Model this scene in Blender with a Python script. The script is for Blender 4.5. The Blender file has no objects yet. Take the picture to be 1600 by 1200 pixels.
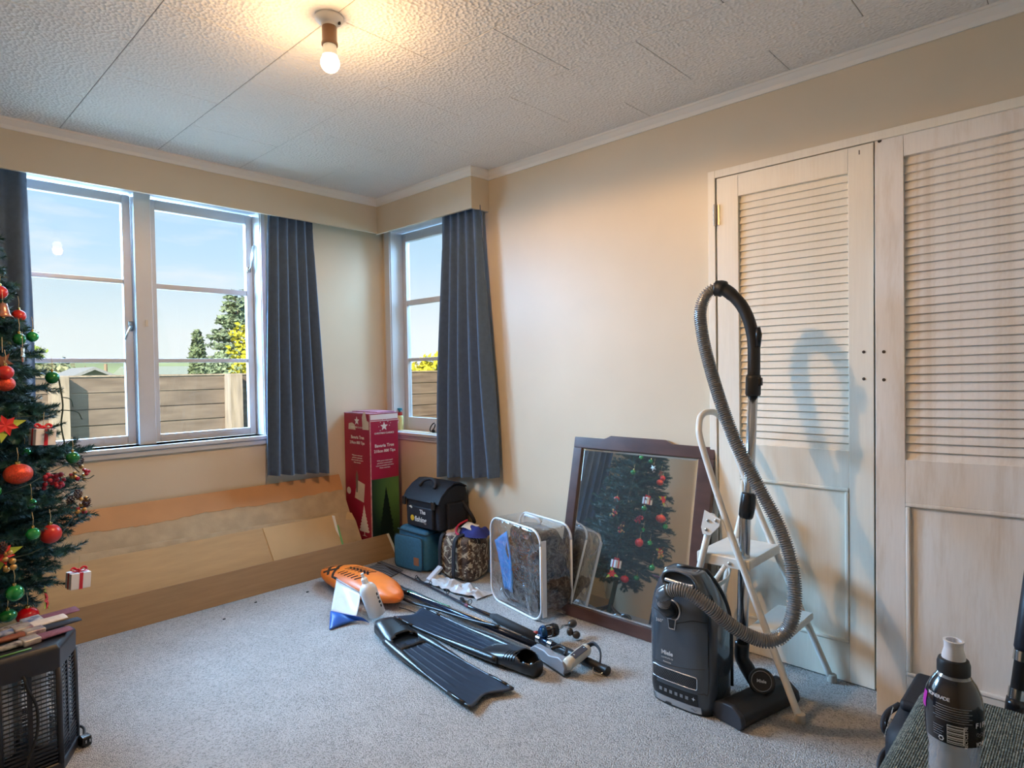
import bpy, math, random
from mathutils import Vector, Matrix, noise as mnoise
random.seed(7)
S = bpy.context.scene
COL = S.collection
PI = math.pi
V = Vector

# ------------------------------------------------------------------ camera, world, sun, lights, exposure
cam_d = bpy.data.cameras.new('camera')
cam_d.sensor_width = 36.0
cam_d.lens = 977.9 / 1600 * 36.0
cam_d.clip_start = 0.02
cam_d.clip_end = 800
cam = bpy.data.objects.new('camera', cam_d)
COL.objects.link(cam)
yaw, pitch, roll = 0.760526, -0.021823, -0.0158299
fw = V((math.cos(yaw) * math.cos(pitch), math.sin(yaw) * math.cos(pitch), math.sin(pitch)))
rt = V((math.sin(yaw), -math.cos(yaw), 0))
up = rt.cross(fw)
r2 = rt * math.cos(roll) + up * math.sin(roll)
u2 = -rt * math.sin(roll) + up * math.cos(roll)
m = Matrix((r2, u2, -fw)).transposed().to_4x4()
m.translation = V((-2.59553, -3.70788, 1.20503))
cam.matrix_world = m
S.camera = cam

S.view_settings.view_transform = 'Standard'
S.view_settings.look = 'None'
S.view_settings.gamma = 1.0
S.view_settings.use_curve_mapping = False
S.view_settings.exposure = 0.15

world = bpy.data.worlds.new('sky')
S.world = world
world.use_nodes = True
wn = world.node_tree.nodes
wl = world.node_tree.links
wn.clear()
wo = wn.new('ShaderNodeOutputWorld')
wb = wn.new('ShaderNodeBackground')
wt = wn.new('ShaderNodeTexCoord')
wsep = wn.new('ShaderNodeSeparateXYZ')
wr = wn.new('ShaderNodeValToRGB')
wno = wn.new('ShaderNodeTexNoise')
wmap = wn.new('ShaderNodeMapping')
wmap.inputs['Scale'].default_value = (3, 3, 14)
wno.inputs['Scale'].default_value = 2.2
wno.inputs['Detail'].default_value = 5
wmx = wn.new('ShaderNodeMixRGB')
wl.new(wt.outputs['Generated'], wsep.inputs[0])
wl.new(wsep.outputs['Z'], wr.inputs[0])
cr = wr.color_ramp
cr.elements[0].position = 0.0
cr.elements[0].color = (0.98, 1.0, 1.0, 1)
cr.elements[1].position = 1.0
cr.elements[1].color = (0.20, 0.42, 0.80, 1)
for pos, c in ((0.06, (0.92, 0.97, 1.0, 1)), (0.17, (0.58, 0.80, 1.0, 1)), (0.30, (0.40, 0.66, 0.95, 1)), (0.55, (0.28, 0.52, 0.88, 1))):
    e = cr.elements.new(pos); e.color = c
wcl = wn.new('ShaderNodeValToRGB')
wcl.color_ramp.elements[0].position = 0.52
wcl.color_ramp.elements[0].color = (0, 0, 0, 1)
wcl.color_ramp.elements[1].position = 0.72
wcl.color_ramp.elements[1].color = (0.6, 0.6, 0.6, 1)
wl.new(wt.outputs['Generated'], wmap.inputs[0])
wl.new(wmap.outputs[0], wno.inputs['Vector'])
wl.new(wno.outputs['Fac'], wcl.inputs[0])
wl.new(wcl.outputs[0], wmx.inputs[0])
wl.new(wr.outputs[0], wmx.inputs[1])
wmx.inputs[2].default_value = (0.92, 0.94, 0.97, 1)
wl.new(wmx.outputs[0], wb.inputs['Color'])
wb.inputs['Strength'].default_value = 0.98
wl.new(wb.outputs[0], wo.inputs[0])

def light(name, kind, energy, color, loc, target=None, **kw):
    d = bpy.data.lights.new(name, kind)
    d.energy = energy
    d.color = color
    for k, v in kw.items():
        setattr(d, k, v)
    o = bpy.data.objects.new(name, d)
    COL.objects.link(o)
    o.location = loc
    if target is not None:
        o.rotation_euler = (V(target) - V(loc)).to_track_quat('-Z', 'Y').to_euler()
    return o

light('sun', 'SUN', 12.0, (1.0, 0.87, 0.70), (-6, -6, 8), (-6 + 0.62, -6 + 0.55, 8 - 0.50), angle=0.009)
# daylight entering through the two windows: bright sky seen from high outside, and low sky and lawn glow
light('daylight_north', 'AREA', 95, (0.40, 0.66, 1.0), (-1.75, 0.95, 2.35), (-1.0, -2.2, 0.55), shape='RECTANGLE', size=2.0, size_y=1.1)
light('daylight_north_low', 'AREA', 40, (0.52, 0.76, 1.0), (-1.60, 0.75, 1.55), (-1.45, -3.0, 1.30), shape='RECTANGLE', size=1.5, size_y=1.35)
light('daylight_north_far', 'AREA', 400, (0.40, 0.66, 1.0), (-2.05, 2.80, 2.95), (-0.35, -3.0, 0.5), shape='RECTANGLE', size=1.6, size_y=1.2)
light('daylight_north_west', 'AREA', 430, (0.27, 0.57, 1.0), (-2.5, 1.6, 2.5), (-0.1, -3.0, 0.5), shape='RECTANGLE', size=2.0, size_y=1.2)
light('daylight_east', 'AREA', 110, (0.36, 0.66, 1.0), (0.85, -0.35, 2.25), (-1.8, -0.9, 0.6), shape='RECTANGLE', size=1.0, size_y=1.0)
BULB_W = 54.0        # shining down and sideways
BULB_UP_W = 11.5      # what leaks upwards past the opaque neck
BULB_COL = (1.0, 0.60, 0.27)

# ------------------------------------------------------------------ helpers
def lin(r, g, b):
    f = lambda c: (c / 255 / 12.92) if c / 255 <= 0.04045 else ((c / 255 + 0.055) / 1.055) ** 2.4
    return (f(r), f(g), f(b))

MATS = {}
def mat(name, col, rough=0.5, metal=0.0, var=0.0, vscale=12.0, bump=0.0, bscale=150.0, stretch=(1, 1, 1), spec=0.5,
        bump_kind='noise', coat=0.0, sheen=0.0, alpha=1.0, trans=0.0, col2=None, emit=None, estr=0.0, bdist=0.002, sss=0.0):
    if name in MATS:
        return MATS[name]
    M = bpy.data.materials.new(name)
    M.use_nodes = True
    nt = M.node_tree
    N, L = nt.nodes, nt.links
    b = N['Principled BSDF']
    b.inputs['Base Color'].default_value = (*col, 1)
    b.inputs['Roughness'].default_value = rough
    b.inputs['Metallic'].default_value = metal
    b.inputs['Specular IOR Level'].default_value = spec
    b.inputs['Coat Weight'].default_value = coat
    b.inputs['Sheen Weight'].default_value = sheen
    b.inputs['Alpha'].default_value = alpha
    b.inputs['Transmission Weight'].default_value = trans
    if sss:
        b.inputs['Subsurface Weight'].default_value = sss
        b.inputs['Subsurface Radius'].default_value = (0.02, 0.02, 0.02)
    if emit:
        b.inputs['Emission Color'].default_value = (*emit, 1)
        b.inputs['Emission Strength'].default_value = estr
    tc = N.new('ShaderNodeTexCoord')
    mp = N.new('ShaderNodeMapping')
    mp.inputs['Scale'].default_value = stretch
    L.new(tc.outputs['Object'], mp.inputs[0])
    if var > 0 or col2:
        n = N.new('ShaderNodeTexNoise')
        n.inputs['Scale'].default_value = vscale
        n.inputs['Detail'].default_value = 5
        L.new(mp.outputs[0], n.inputs['Vector'])
        mx = N.new('ShaderNodeMixRGB')
        rp = N.new('ShaderNodeValToRGB')
        rp.color_ramp.elements[0].position = 0.32
        rp.color_ramp.elements[1].position = 0.68
        L.new(n.outputs['Fac'], rp.inputs[0])
        L.new(rp.outputs[0], mx.inputs[0])
        if col2:
            mx.inputs[1].default_value = (*col, 1)
            mx.inputs[2].default_value = (*col2, 1)
        else:
            mx.inputs[1].default_value = (*[c * (1 - var) for c in col], 1)
            mx.inputs[2].default_value = (*[min(1, c * (1 + var)) for c in col], 1)
        L.new(mx.outputs[0], b.inputs['Base Color'])
    if bump > 0:
        if bump_kind == 'noise':
            t = N.new('ShaderNodeTexNoise'); t.inputs['Detail'].default_value = 4; o = 'Fac'
        elif bump_kind == 'voronoi':
            t = N.new('ShaderNodeTexVoronoi'); o = 'Distance'
        else:
            t = N.new('ShaderNodeTexWave'); o = 'Fac'
        t.inputs['Scale'].default_value = bscale
        L.new(mp.outputs[0], t.inputs['Vector'])
        bp = N.new('ShaderNodeBump')
        bp.inputs['Strength'].default_value = bump
        bp.inputs['Distance'].default_value = bdist
        L.new(t.outputs[o], bp.inputs['Height'])
        L.new(bp.outputs[0], b.inputs['Normal'])
    MATS[name] = M
    return M

class MB:
    """collects geometry in world coordinates"""
    def __init__(s):
        s.v = []; s.f = []
    def add(s, vs, fs, mtx=None):
        o = len(s.v)
        for p in vs:
            p = V(p)
            s.v.append(mtx @ p if mtx is not None else p)
        s.f += [tuple(i + o for i in f) for f in fs]
        return s
    def box(s, a, b, mtx=None):
        x0, y0, z0 = a; x1, y1, z1 = b
        vs = [(x0, y0, z0), (x1, y0, z0), (x1, y1, z0), (x0, y1, z0), (x0, y0, z1), (x1, y0, z1), (x1, y1, z1), (x0, y1, z1)]
        return s.add(vs, [(3, 2, 1, 0), (4, 5, 6, 7), (0, 1, 5, 4), (1, 2, 6, 5), (2, 3, 7, 6), (3, 0, 4, 7)], mtx)
    def cbox(s, c, d, mtx=None):
        return s.box([c[i] - d[i] / 2 for i in range(3)], [c[i] + d[i] / 2 for i in range(3)], mtx)
    def tube(s, pts, r, n=10, cap=True, sx=1.0, upv=None):
        pts = [V(p) for p in pts]
        k = len(pts)
        rs = r if isinstance(r, (list, tuple)) else [r] * k
        T = []
        for i in range(k):
            a = pts[max(0, i - 1)]; b = pts[min(k - 1, i + 1)]
            T.append((b - a).normalized() if (b - a).length > 1e-9 else V((0, 0, 1)))
        u = V(upv) if upv else (V((0, 0, 1)) if abs(T[0].z) < 0.9 else V((1, 0, 0)))
        u = (u - T[0] * u.dot(T[0])).normalized()
        vs = []
        for i in range(k):
            u = (u - T[i] * u.dot(T[i])).normalized()
            w = T[i].cross(u)
            for j in range(n):
                a = 2 * PI * j / n
                vs.append(pts[i] + (u * math.cos(a) + w * math.sin(a) * sx) * rs[i])
        fs = []
        for i in range(k - 1):
            for j in range(n):
                a = i * n + j; b = i * n + (j + 1) % n
                fs.append((a, b, b + n, a + n))
        if cap:
            fs.append(tuple(reversed(range(n))))
            fs.append(tuple(range((k - 1) * n, k * n)))
        return s.add(vs, fs)
    def lathe(s, prof, n=24, mtx=None, cap=True):
        vs = []
        for r, z in prof:
            for j in range(n):
                a = 2 * PI * j / n
                vs.append((r * math.cos(a), r * math.sin(a), z))
        fs = []
        for i in range(len(prof) - 1):
            for j in range(n):
                a = i * n + j; b = i * n + (j + 1) % n
                fs.append((a, b, b + n, a + n))
        if cap:
            fs.append(tuple(reversed(range(n))))
            k = len(prof)
            fs.append(tuple(range((k - 1) * n, k * n)))
        return s.add(vs, fs, mtx)
    def ball(s, c, r, n=16, m=10, sc=(1, 1, 1), mtx=None):
        prof = [(max(1e-4, math.sin(PI * i / m)) * r, -math.cos(PI * i / m) * r) for i in range(m + 1)]
        M = Matrix.Translation(c) @ (mtx if mtx is not None else Matrix.Identity(4)) @ Matrix.Diagonal((*sc, 1))
        return s.lathe(prof, n, M)
    def prism(s, poly, h0, h1, mtx=None):
        n = len(poly)
        vs = [(p[0], p[1], h0) for p in poly] + [(p[0], p[1], h1) for p in poly]
        fs = [tuple(reversed(range(n))), tuple(range(n, 2 * n))]
        for i in range(n):
            j = (i + 1) % n
            fs.append((i, j, j + n, i + n))
        return s.add(vs, fs, mtx)
    def grid(s, fn, nu, nv, wrap=False):
        vs = [fn(i / (nu if wrap else nu - 1), j / (nv - 1)) for j in range(nv) for i in range(nu)]
        fs = []
        for j in range(nv - 1):
            for i in range(nu if wrap else nu - 1):
                a = j * nu + i; b = j * nu + (i + 1) % nu
                fs.append((a, b, b + nu, a + nu))
        return s.add(vs, fs)

def setp(o, label=None, cat=None, group=None, kind=None):
    if label: o['label'] = label
    if cat: o['category'] = cat
    if group: o['group'] = group
    if kind: o['kind'] = kind
    return o

def empty(name, loc, label, cat, group=None):
    o = bpy.data.objects.new(name, None)
    o.empty_display_size = 0.05
    COL.objects.link(o)
    o.location = loc
    return setp(o, label, cat, group)

def wloc(o):
    l = V((0, 0, 0))
    while o is not None:
        l += V(o.location); o = o.parent
    return l

def obj(name, mb, material, parent=None, smooth=False, bevel=0.0, bseg=2, solid=0.0, sub=0, label=None, auto=None):
    """links the collected geometry (world coordinates) as one mesh object"""
    vs = mb.v
    if parent is None:
        xs = [p.x for p in vs]; ys = [p.y for p in vs]; zs = [p.z for p in vs]
        org = V(((min(xs) + max(xs)) / 2, (min(ys) + max(ys)) / 2, min(zs)))
        base = V((0, 0, 0))
    else:
        base = wloc(parent)
        org = base
    me = bpy.data.meshes.new(name)
    me.from_pydata([p - org for p in vs], [], mb.f)
    me.update()
    if smooth:
        me.shade_smooth()
    if material is not None:
        me.materials.append(material)
    o = bpy.data.objects.new(name, me)
    COL.objects.link(o)
    if parent is not None:
        o.parent = parent
        o.location = org - base
    else:
        o.location = org
    if bevel:
        b = o.modifiers.new('bevel', 'BEVEL'); b.width = bevel; b.segments = bseg; b.limit_method = 'ANGLE'; b.angle_limit = 0.6
        me.shade_smooth()
        w = o.modifiers.new('wn', 'WEIGHTED_NORMAL')
    if solid:
        q = o.modifiers.new('solid', 'SOLIDIFY'); q.thickness = solid; q.offset = 0
    if sub:
        q = o.modifiers.new('sub', 'SUBSURF'); q.levels = sub; q.render_levels = sub
    if auto is not None:
        me.shade_smooth()
        me.set_sharp_from_angle(angle=auto)
    if label: o['label'] = label
    return o

def struct(name, mb, material, parent=None, **kw):
    o = obj(name, mb, material, parent, **kw)
    if parent is None:
        o['kind'] = 'structure'
    return o

def dup(o, loc, label=None, group=None, rotz=None, parent=None):
    c = o.copy()
    COL.objects.link(c)
    if parent is not None: c.parent = parent
    if loc is not None: c.location = loc
    if rotz is not None: c.rotation_euler = (0, 0, rotz)
    if label: c['label'] = label
    if group: c['group'] = group
    for ch in list(o.children):
        dup(ch, None, parent=c)
    return c

def text(name, s, size, origin, right, upv, material, parent, ext=0.0004, align='CENTER', bold=0.0):
    cu = bpy.data.curves.new(name, 'FONT')
    cu.body = s; cu.size = size; cu.align_x = align; cu.extrude = ext; cu.offset = bold
    cu.resolution_u = 3
    tmp = bpy.data.objects.new(name, cu)
    COL.objects.link(tmp)
    dg = bpy.context.evaluated_depsgraph_get()
    me = bpy.data.meshes.new_from_object(tmp.evaluated_get(dg))
    bpy.data.objects.remove(tmp)
    r = V(right).normalized(); u = V(upv).normalized(); n = r.cross(u)
    M = Matrix((r, u, n)).transposed().to_4x4()
    M.translation = V(origin) - wloc(parent)
    me.transform(M)
    me.materials.clear()
    me.materials.append(material)
    o = bpy.data.objects.new(name, me)
    COL.objects.link(o)
    o.parent = parent
    return o

def spline(pts, n=8):
    """Catmull-Rom through pts"""
    pts = [V(p) for p in pts]
    out = []
    P = [pts[0] * 2 - pts[1]] + pts + [pts[-1] * 2 - pts[-2]]
    for i in range(1, len(P) - 2):
        for k in range(n):
            t = k / n
            a, b, c, d = P[i - 1], P[i], P[i + 1], P[i + 2]
            out.append(0.5 * ((2 * b) + (c - a) * t + (2 * a - 5 * b + 4 * c - d) * t * t + (3 * b - a - 3 * c + d) * t ** 3))
    out.append(pts[-1])
    return out

def basis(o, e1, e2, e3):
    M = Matrix((V(e1), V(e2), V(e3))).transposed().to_4x4()
    M.translation = V(o)
    return M

# ------------------------------------------------------------------ materials of the shell
H = 2.364
m_wall = mat('wall_paint', (0.69, 0.585, 0.435), 0.42, var=0.03, vscale=2.5, bump=0.05, bscale=220, bdist=0.001, spec=0.4)
m_ceil = mat('ceiling_tile_paint', (0.83, 0.80, 0.77), 0.7, var=0.02, vscale=3, bump=0.8, bscale=78, bump_kind='voronoi', bdist=0.006)
m_gap = mat('tile_joint', (0.34, 0.32, 0.30), 0.9)
m_white = mat('white_gloss_paint', (0.60, 0.615, 0.645), 0.35, var=0.03, vscale=9)
m_corn = mat('cornice_paint', (0.84, 0.80, 0.74), 0.45)
m_dark = mat('dark_cavity', (0.02, 0.018, 0.016), 0.9)

def carpet_material():
    M = bpy.data.materials.new('looped_carpet')
    M.use_nodes = True
    N, L = M.node_tree.nodes, M.node_tree.links
    b = N['Principled BSDF']
    b.inputs['Roughness'].default_value = 0.95
    b.inputs['Specular IOR Level'].default_value = 0.15
    tc = N.new('ShaderNodeTexCoord')
    vo = N.new('ShaderNodeTexVoronoi'); vo.inputs['Scale'].default_value = 230
    L.new(tc.outputs['Object'], vo.inputs['Vector'])
    r1 = N.new('ShaderNodeValToRGB')
    r1.color_ramp.interpolation = 'LINEAR'
    els = r1.color_ramp.elements
    els[0].position = 0.0; els[0].color = (0.30, 0.28, 0.27, 1)
    els[1].position = 1.0; els[1].color = (0.57, 0.545, 0.525, 1)
    for pz, c in ((0.25, (0.42, 0.40, 0.385, 1)), (0.5, (0.50, 0.475, 0.455, 1)), (0.75, (0.535, 0.51, 0.49, 1))):
        e = els.new(pz); e.color = c
    sp = N.new('ShaderNodeSeparateColor')
    L.new(vo.outputs['Color'], sp.inputs[0])
    L.new(sp.outputs[0], r1.inputs[0])
    no = N.new('ShaderNodeTexNoise'); no.inputs['Scale'].default_value = 9; no.inputs['Detail'].default_value = 6
    L.new(tc.outputs['Object'], no.inputs['Vector'])
    mx = N.new('ShaderNodeMixRGB'); mx.blend_type = 'MULTIPLY'; mx.inputs[0].default_value = 0.45
    r2 = N.new('ShaderNodeValToRGB')
    r2.color_ramp.elements[0].position = 0.3; r2.color_ramp.elements[0].color = (0.72, 0.72, 0.72, 1)
    r2.color_ramp.elements[1].position = 0.7
    L.new(no.outputs['Fac'], r2.inputs[0])
    L.new(r1.outputs[0], mx.inputs[1]); L.new(r2.outputs[0], mx.inputs[2])
    L.new(mx.outputs[0], b.inputs['Base Color'])
    bp = N.new('ShaderNodeBump'); bp.inputs['Strength'].default_value = 0.9; bp.inputs['Distance'].default_value = 0.006
    bp.invert = True
    L.new(vo.outputs['Distance'], bp.inputs['Height'])
    L.new(bp.outputs[0], b.inputs['Normal'])
    return M
m_carpet = carpet_material()

# ------------------------------------------------------------------ room shell
XL, YF = -3.25, -4.55
struct('floor', MB().box((XL - 0.1, YF - 0.1, -0.06), (0.14, 0.14, 0.0)), m_carpet)

# back wall (window opening x -2.215..-0.872, z 0.835..2.20)
WX0, WX1, WZ0, WZ1 = -2.215, -0.872, 0.835, 2.20
w = MB()
w.box((XL - 0.1, 0, 0), (WX0, 0.14, H)); w.box((WX1, 0, 0), (0, 0.14, H))
w.box((WX0, 0, 0), (WX1, 0.14, WZ0)); w.box((WX0, 0, WZ1), (WX1, 0.14, H))
struct('wall_back', w, m_wall)
# right wall: window opening y -0.075..-0.98, closet opening y -2.47..-3.75
RY0, RY1 = -0.98, -0.075
w = MB()
w.box((0, RY1, 0), (0.14, 0.14, H)); w.box((0, RY0, 0), (0.14, RY1, 0.80)); w.box((0, RY0, WZ1), (0.14, RY1, H))
w.box((0, -2.475, 0), (0.14, RY0, H)); w.box((0, -3.78, 2.025), (0.14, -2.475, H)); w.box((0, YF - 0.1, 0), (0.14, -3.78, H))
struct('wall_right', w, m_wall)
struct('wall_left', MB().box((XL - 0.1, YF - 0.1, 0), (XL, 0, H)), m_wall)
struct('wall_front', MB().box((XL, YF - 0.1, 0), (0, YF, H)), m_wall)
# closet interior behind the louvre doors
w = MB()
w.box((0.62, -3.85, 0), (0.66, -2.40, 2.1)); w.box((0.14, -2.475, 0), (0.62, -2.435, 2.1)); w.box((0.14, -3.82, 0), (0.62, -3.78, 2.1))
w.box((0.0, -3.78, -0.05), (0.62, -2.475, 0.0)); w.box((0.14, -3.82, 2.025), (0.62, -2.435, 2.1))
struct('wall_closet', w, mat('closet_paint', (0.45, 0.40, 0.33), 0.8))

# ceiling with tiles
ceil = struct('ceiling', MB().box((XL - 0.1, YF - 0.1, H + 0.006), (0.14, 0.14, H + 0.10)), m_gap)
xe = [XL]
x = -1.905 - 0.4155 * 3
cols = []
xs_ = [-3.2515, -2.736, -2.3205, -1.905, -1.4895, -1.072, -0.654, -0.2475, 0.0]
offs = [-0.33, -0.01, -0.33, -0.01, -0.33, -0.01, -0.33, -0.01, -0.33]
gp = 0.0009
for i in range(len(xs_) - 1):
    off = -0.326 if i % 2 == 1 else -0.013
    if i == 3: off = -0.326
    # columns alternate by half a tile
    off = [-0.326, -0.013, -0.326, -0.326 + 0.0, -0.010, -0.326, -0.000, -0.310][i] if i >= 3 else off
    ys = [0.0]
    y = off if off < -0.05 else off - 0.623
    while y > YF + 0.02:
        ys.append(y); y -= 0.623
    ys.append(YF)
    for k in range(len(ys) - 1):
        t = MB()
        a = (xs_[i] + gp, ys[k + 1] + gp, H); b = (xs_[i + 1] - gp, ys[k] - gp, H + 0.006)
        c = 0.0016
        vs = [(a[0] + c, a[1] + c, a[2]), (b[0] - c, a[1] + c, a[2]), (b[0] - c, b[1] - c, a[2]), (a[0] + c, b[1] - c, a[2]),
              (a[0], a[1], a[2] + c), (b[0], a[1], a[2] + c), (b[0], b[1], a[2] + c), (a[0], b[1], a[2] + c)]
        t.add(vs, [(3, 2, 1, 0), (0, 1, 5, 4), (1, 2, 6, 5), (2, 3, 7, 6), (3, 0, 4, 7)])
        obj('ceiling_tile', t, m_ceil, ceil)

# pelmet boxes above the curtains
PB, PR = 2.142, 2.125
p = MB()
p.box((XL, -0.14, PB), (-0.14, -0.122, H)); p.box((XL, -0.122, PB + 0.14), (0, 0, PB + 0.155))
struct('trim_1', p, m_wall)
p = MB()
p.box((-0.14, -1.075, PR + 0.012), (-0.122, -0.122, H)); p.box((-0.122, -1.075, PR + 0.012), (0.0, -1.057, H)); p.box((-0.122, -1.057, PR + 0.14), (0, -0.122, PR + 0.155))
struct('trim_2', p, m_wall)
def cornice(name, a, b, nrm, m0=0, m1=0):
    """small bevelled cornice from a to b (x,y), protruding along nrm; m0/m1 mitre extensions"""
    a = V((*a, 0)); b = V((*b, 0)); d = (b - a).normalized(); n = V((*nrm, 0))
    prof = [(0, 0), (0, -0.046), (0.008, -0.046), (0.012, -0.030), (0.030, -0.010), (0.034, -0.010), (0.034, 0)]
    vs = []
    for (e, sgn) in ((a, m0), (b, m1)):
        for (q, z) in prof:
            vs.append(e + n * q + d * (q * sgn) + V((0, 0, H + z)))
    k = len(prof)
    fs = [tuple(range(k)), tuple(reversed(range(k, 2 * k)))] + [(i, i + k, (i + 1) % k + k, (i + 1) % k) for i in range(k)]
    struct(name, MB().add(vs, fs), m_corn)
cornice('trim_3', (XL, -0.14), (-0.14, -0.14), (0, -1), 0, -1)
cornice('trim_4', (-0.14, -0.14), (-0.14, -1.075), (-1, 0), 1, 1)
cornice('trim_5', (-0.14, -1.075), (0, -1.075), (0, -1), -1, -1)
cornice('trim_6', (0, -1.075), (0, YF), (-1, 0), 1, 0)
cornice('trim_7', (XL, YF), (XL, -0.14), (1, 0), 0, 0)
bb = MB(); bb.box((XL, -0.016, 0), (0, 0, 0.075))
struct('baseboard_back', bb, m_white, bevel=0.003)
bb = MB(); bb.box((-0.016, -2.43, 0), (0, -0.016, 0.075))
struct('baseboard_right', bb, m_white, bevel=0.003)
bb = MB(); bb.box((XL, YF, 0), (XL + 0.016, -0.016, 0.075))
struct('baseboard_left', bb, m_white, bevel=0.003)

# ------------------------------------------------------------------ windows
def glass_material():
    M = bpy.data.materials.new('window_glass')
    M.use_nodes = True
    N, L = M.node_tree.nodes, M.node_tree.links
    N.clear()
    o = N.new('ShaderNodeOutputMaterial'); mx = N.new('ShaderNodeMixShader')
    t = N.new('ShaderNodeBsdfTransparent'); g = N.new('ShaderNodeBsdfGlossy'); fr = N.new('ShaderNodeFresnel')
    g.inputs['Roughness'].default_value = 0.0
    fr.inputs['IOR'].default_value = 1.45
    t.inputs['Color'].default_value = (0.97, 0.985, 0.98, 1)
    ge = N.new('ShaderNodeNewGeometry'); inv = N.new('ShaderNodeMath'); inv.operation = 'SUBTRACT'; inv.inputs[0].default_value = 1.0
    mu = N.new('ShaderNodeMath'); mu.operation = 'MULTIPLY'
    L.new(ge.outputs['Backfacing'], inv.inputs[1]); L.new(inv.outputs[0], mu.inputs[0]); L.new(fr.outputs[0], mu.inputs[1])
    L.new(mu.outputs[0], mx.inputs[0]); L.new(t.outputs[0], mx.inputs[1]); L.new(g.outputs[0], mx.inputs[2]); L.new(mx.outputs[0], o.inputs[0])
    return M
m_glass = glass_material()
m_steel = mat('worn_steel', (0.55, 0.54, 0.52), 0.35, metal=1.0, var=0.1)

# north window. u along +x, v up, w towards the room (-y); sash plane at y=0.10
def wcorr(x, z, d=0.10):
    return (x + (x + 2.5955) * d / 3.708, z + (z - 1.205) * d / 3.708)

win1 = MB()
# reveal lining + architrave bead
win1.box((WX0, 0.0, WZ0), (WX0 + 0.016, 0.135, WZ1)); win1.box((WX1 - 0.016, 0.0, WZ0), (WX1, 0.135, WZ1)); win1.box((WX0, 0.0, WZ1 - 0.016), (WX1, 0.135, WZ1))
win1 = struct('window_1', win1, m_white, bevel=0.002)
fr = MB(); fr.box((WX0 - 0.005, -0.010, WZ0), (WX0 + 0.012, 0.0, WZ1)); fr.box((WX1 - 0.012, -0.010, WZ0), (WX1 + 0.012, 0.0, WZ1))
obj('window_frame', fr, m_white, win1, bevel=0.002)
sl = MB(); sl.box((WX0 - 0.03, -0.032, WZ0 - 0.022), (WX1 + 0.03, 0.13, WZ0))
sl.box((WX0 - 0.03, -0.018, WZ0 - 0.052), (WX1 + 0.03, 0.0, WZ0 - 0.022))
obj('window_sill', sl, m_white, win1, bevel=0.004)
mul = MB(); mul.box((-1.548, 0.045, WZ0), (-1.466, 0.135, WZ1))
obj('mullion', mul, m_white, win1, bevel=0.004)
def sash(parent, x0, x1, z0, z1, gx0, gx1, gz0, gz1, bars, y=0.10, th=0.036):
    """sash in the plane y, outer x0..x1, z0..z1, glass gx0..gx1, gz0..gz1, bars = list of (zc, half)"""
    s_ = MB()
    s_.box((x0, y, z0), (gx0, y + th, z1)); s_.box((gx1, y, z0), (x1, y + th, z1))
    s_.box((gx0, y, z0), (gx1, y + th, gz0)); s_.box((gx0, y, gz1), (gx1, y + th, z1))
    f = obj('sash', s_, m_white, parent, bevel=0.003)
    zs = [gz0]
    for zc, hf in bars:
        obj('glazing_bar', MB().box((gx0, y + 0.006, zc - hf), (gx1, y + th - 0.004, zc + hf)), m_white, f, bevel=0.003)
        zs += [zc - hf, zc + hf]
    zs.append(gz1)
    for i in range(0, len(zs), 2):
        obj('pane', MB().box((gx0, y + 0.018, zs[i]), (gx1, y + 0.0215, zs[i + 1])), m_glass, f)
    return f
def wc(x): return wcorr(x, 1)[0]
def zc(z): return wcorr(0, z)[1]
sR = sash(win1, -1.464, -0.890, WZ0 + 0.004, 2.175, wc(-1.461) + 0.002, wc(-0.972), zc(0.889), zc(2.097), [(zc(1.689), 0.015), (zc(1.288), 0.0115)])
sL = sash(win1, WX0 + 0.018, -1.550, WZ0 + 0.004, 2.175, WX0 + 0.075, wc(-1.616), zc(0.895), zc(2.105), [(zc(1.700), 0.012), (zc(1.288), 0.0115)])
# hand latch and casement stay
lt = MB(); lt.cbox((wc(-1.59), 0.092, 1.475), (0.022, 0.012, 0.05))
lt.tube([(wc(-1.592), 0.085, 1.475), (wc(-1.598), 0.068, 1.465), (wc(-1.612), 0.060, 1.44), (wc(-1.625), 0.062, 1.40)], [0.007, 0.006, 0.006, 0.005], 8)
obj('window_latch', lt, m_steel, win1, smooth=True)
lt = MB(); lt.cbox((-1.50, 0.044, 1.49), (0.012, 0.006, 0.035))
obj('striker_plate', lt, m_steel, win1)
st = MB()
st.tube([(-0.915, 0.092, 1.84), (-0.912, 0.07, 1.86), (-0.905, 0.06, 1.92), (-0.893, 0.055, 1.99)], 0.004, 6)
st.tube([(-0.918, 0.088, 1.84), (-0.915, 0.064, 1.86), (-0.916, 0.056, 1.92), (-0.906, 0.050, 1.985)], 0.003, 6)
st.cbox((-0.915, 0.094, 1.845), (0.02, 0.012, 0.03))
obj('window_stay', st, m_steel, win1, smooth=True)
gr = MB()
for k in range(26):
    gr.ball((-1.93 + random.random() * 0.12, 0.092 + random.random() * 0.01, WZ0 + 0.006 + random.random() * 0.02), 0.003 + random.random() * 0.003, 6, 4, (1.6, 0.5, 1))
obj('mould_spots', gr, mat('mould_black', (0.03, 0.03, 0.03), 0.9), win1)['kind'] = 'stuff'

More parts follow.
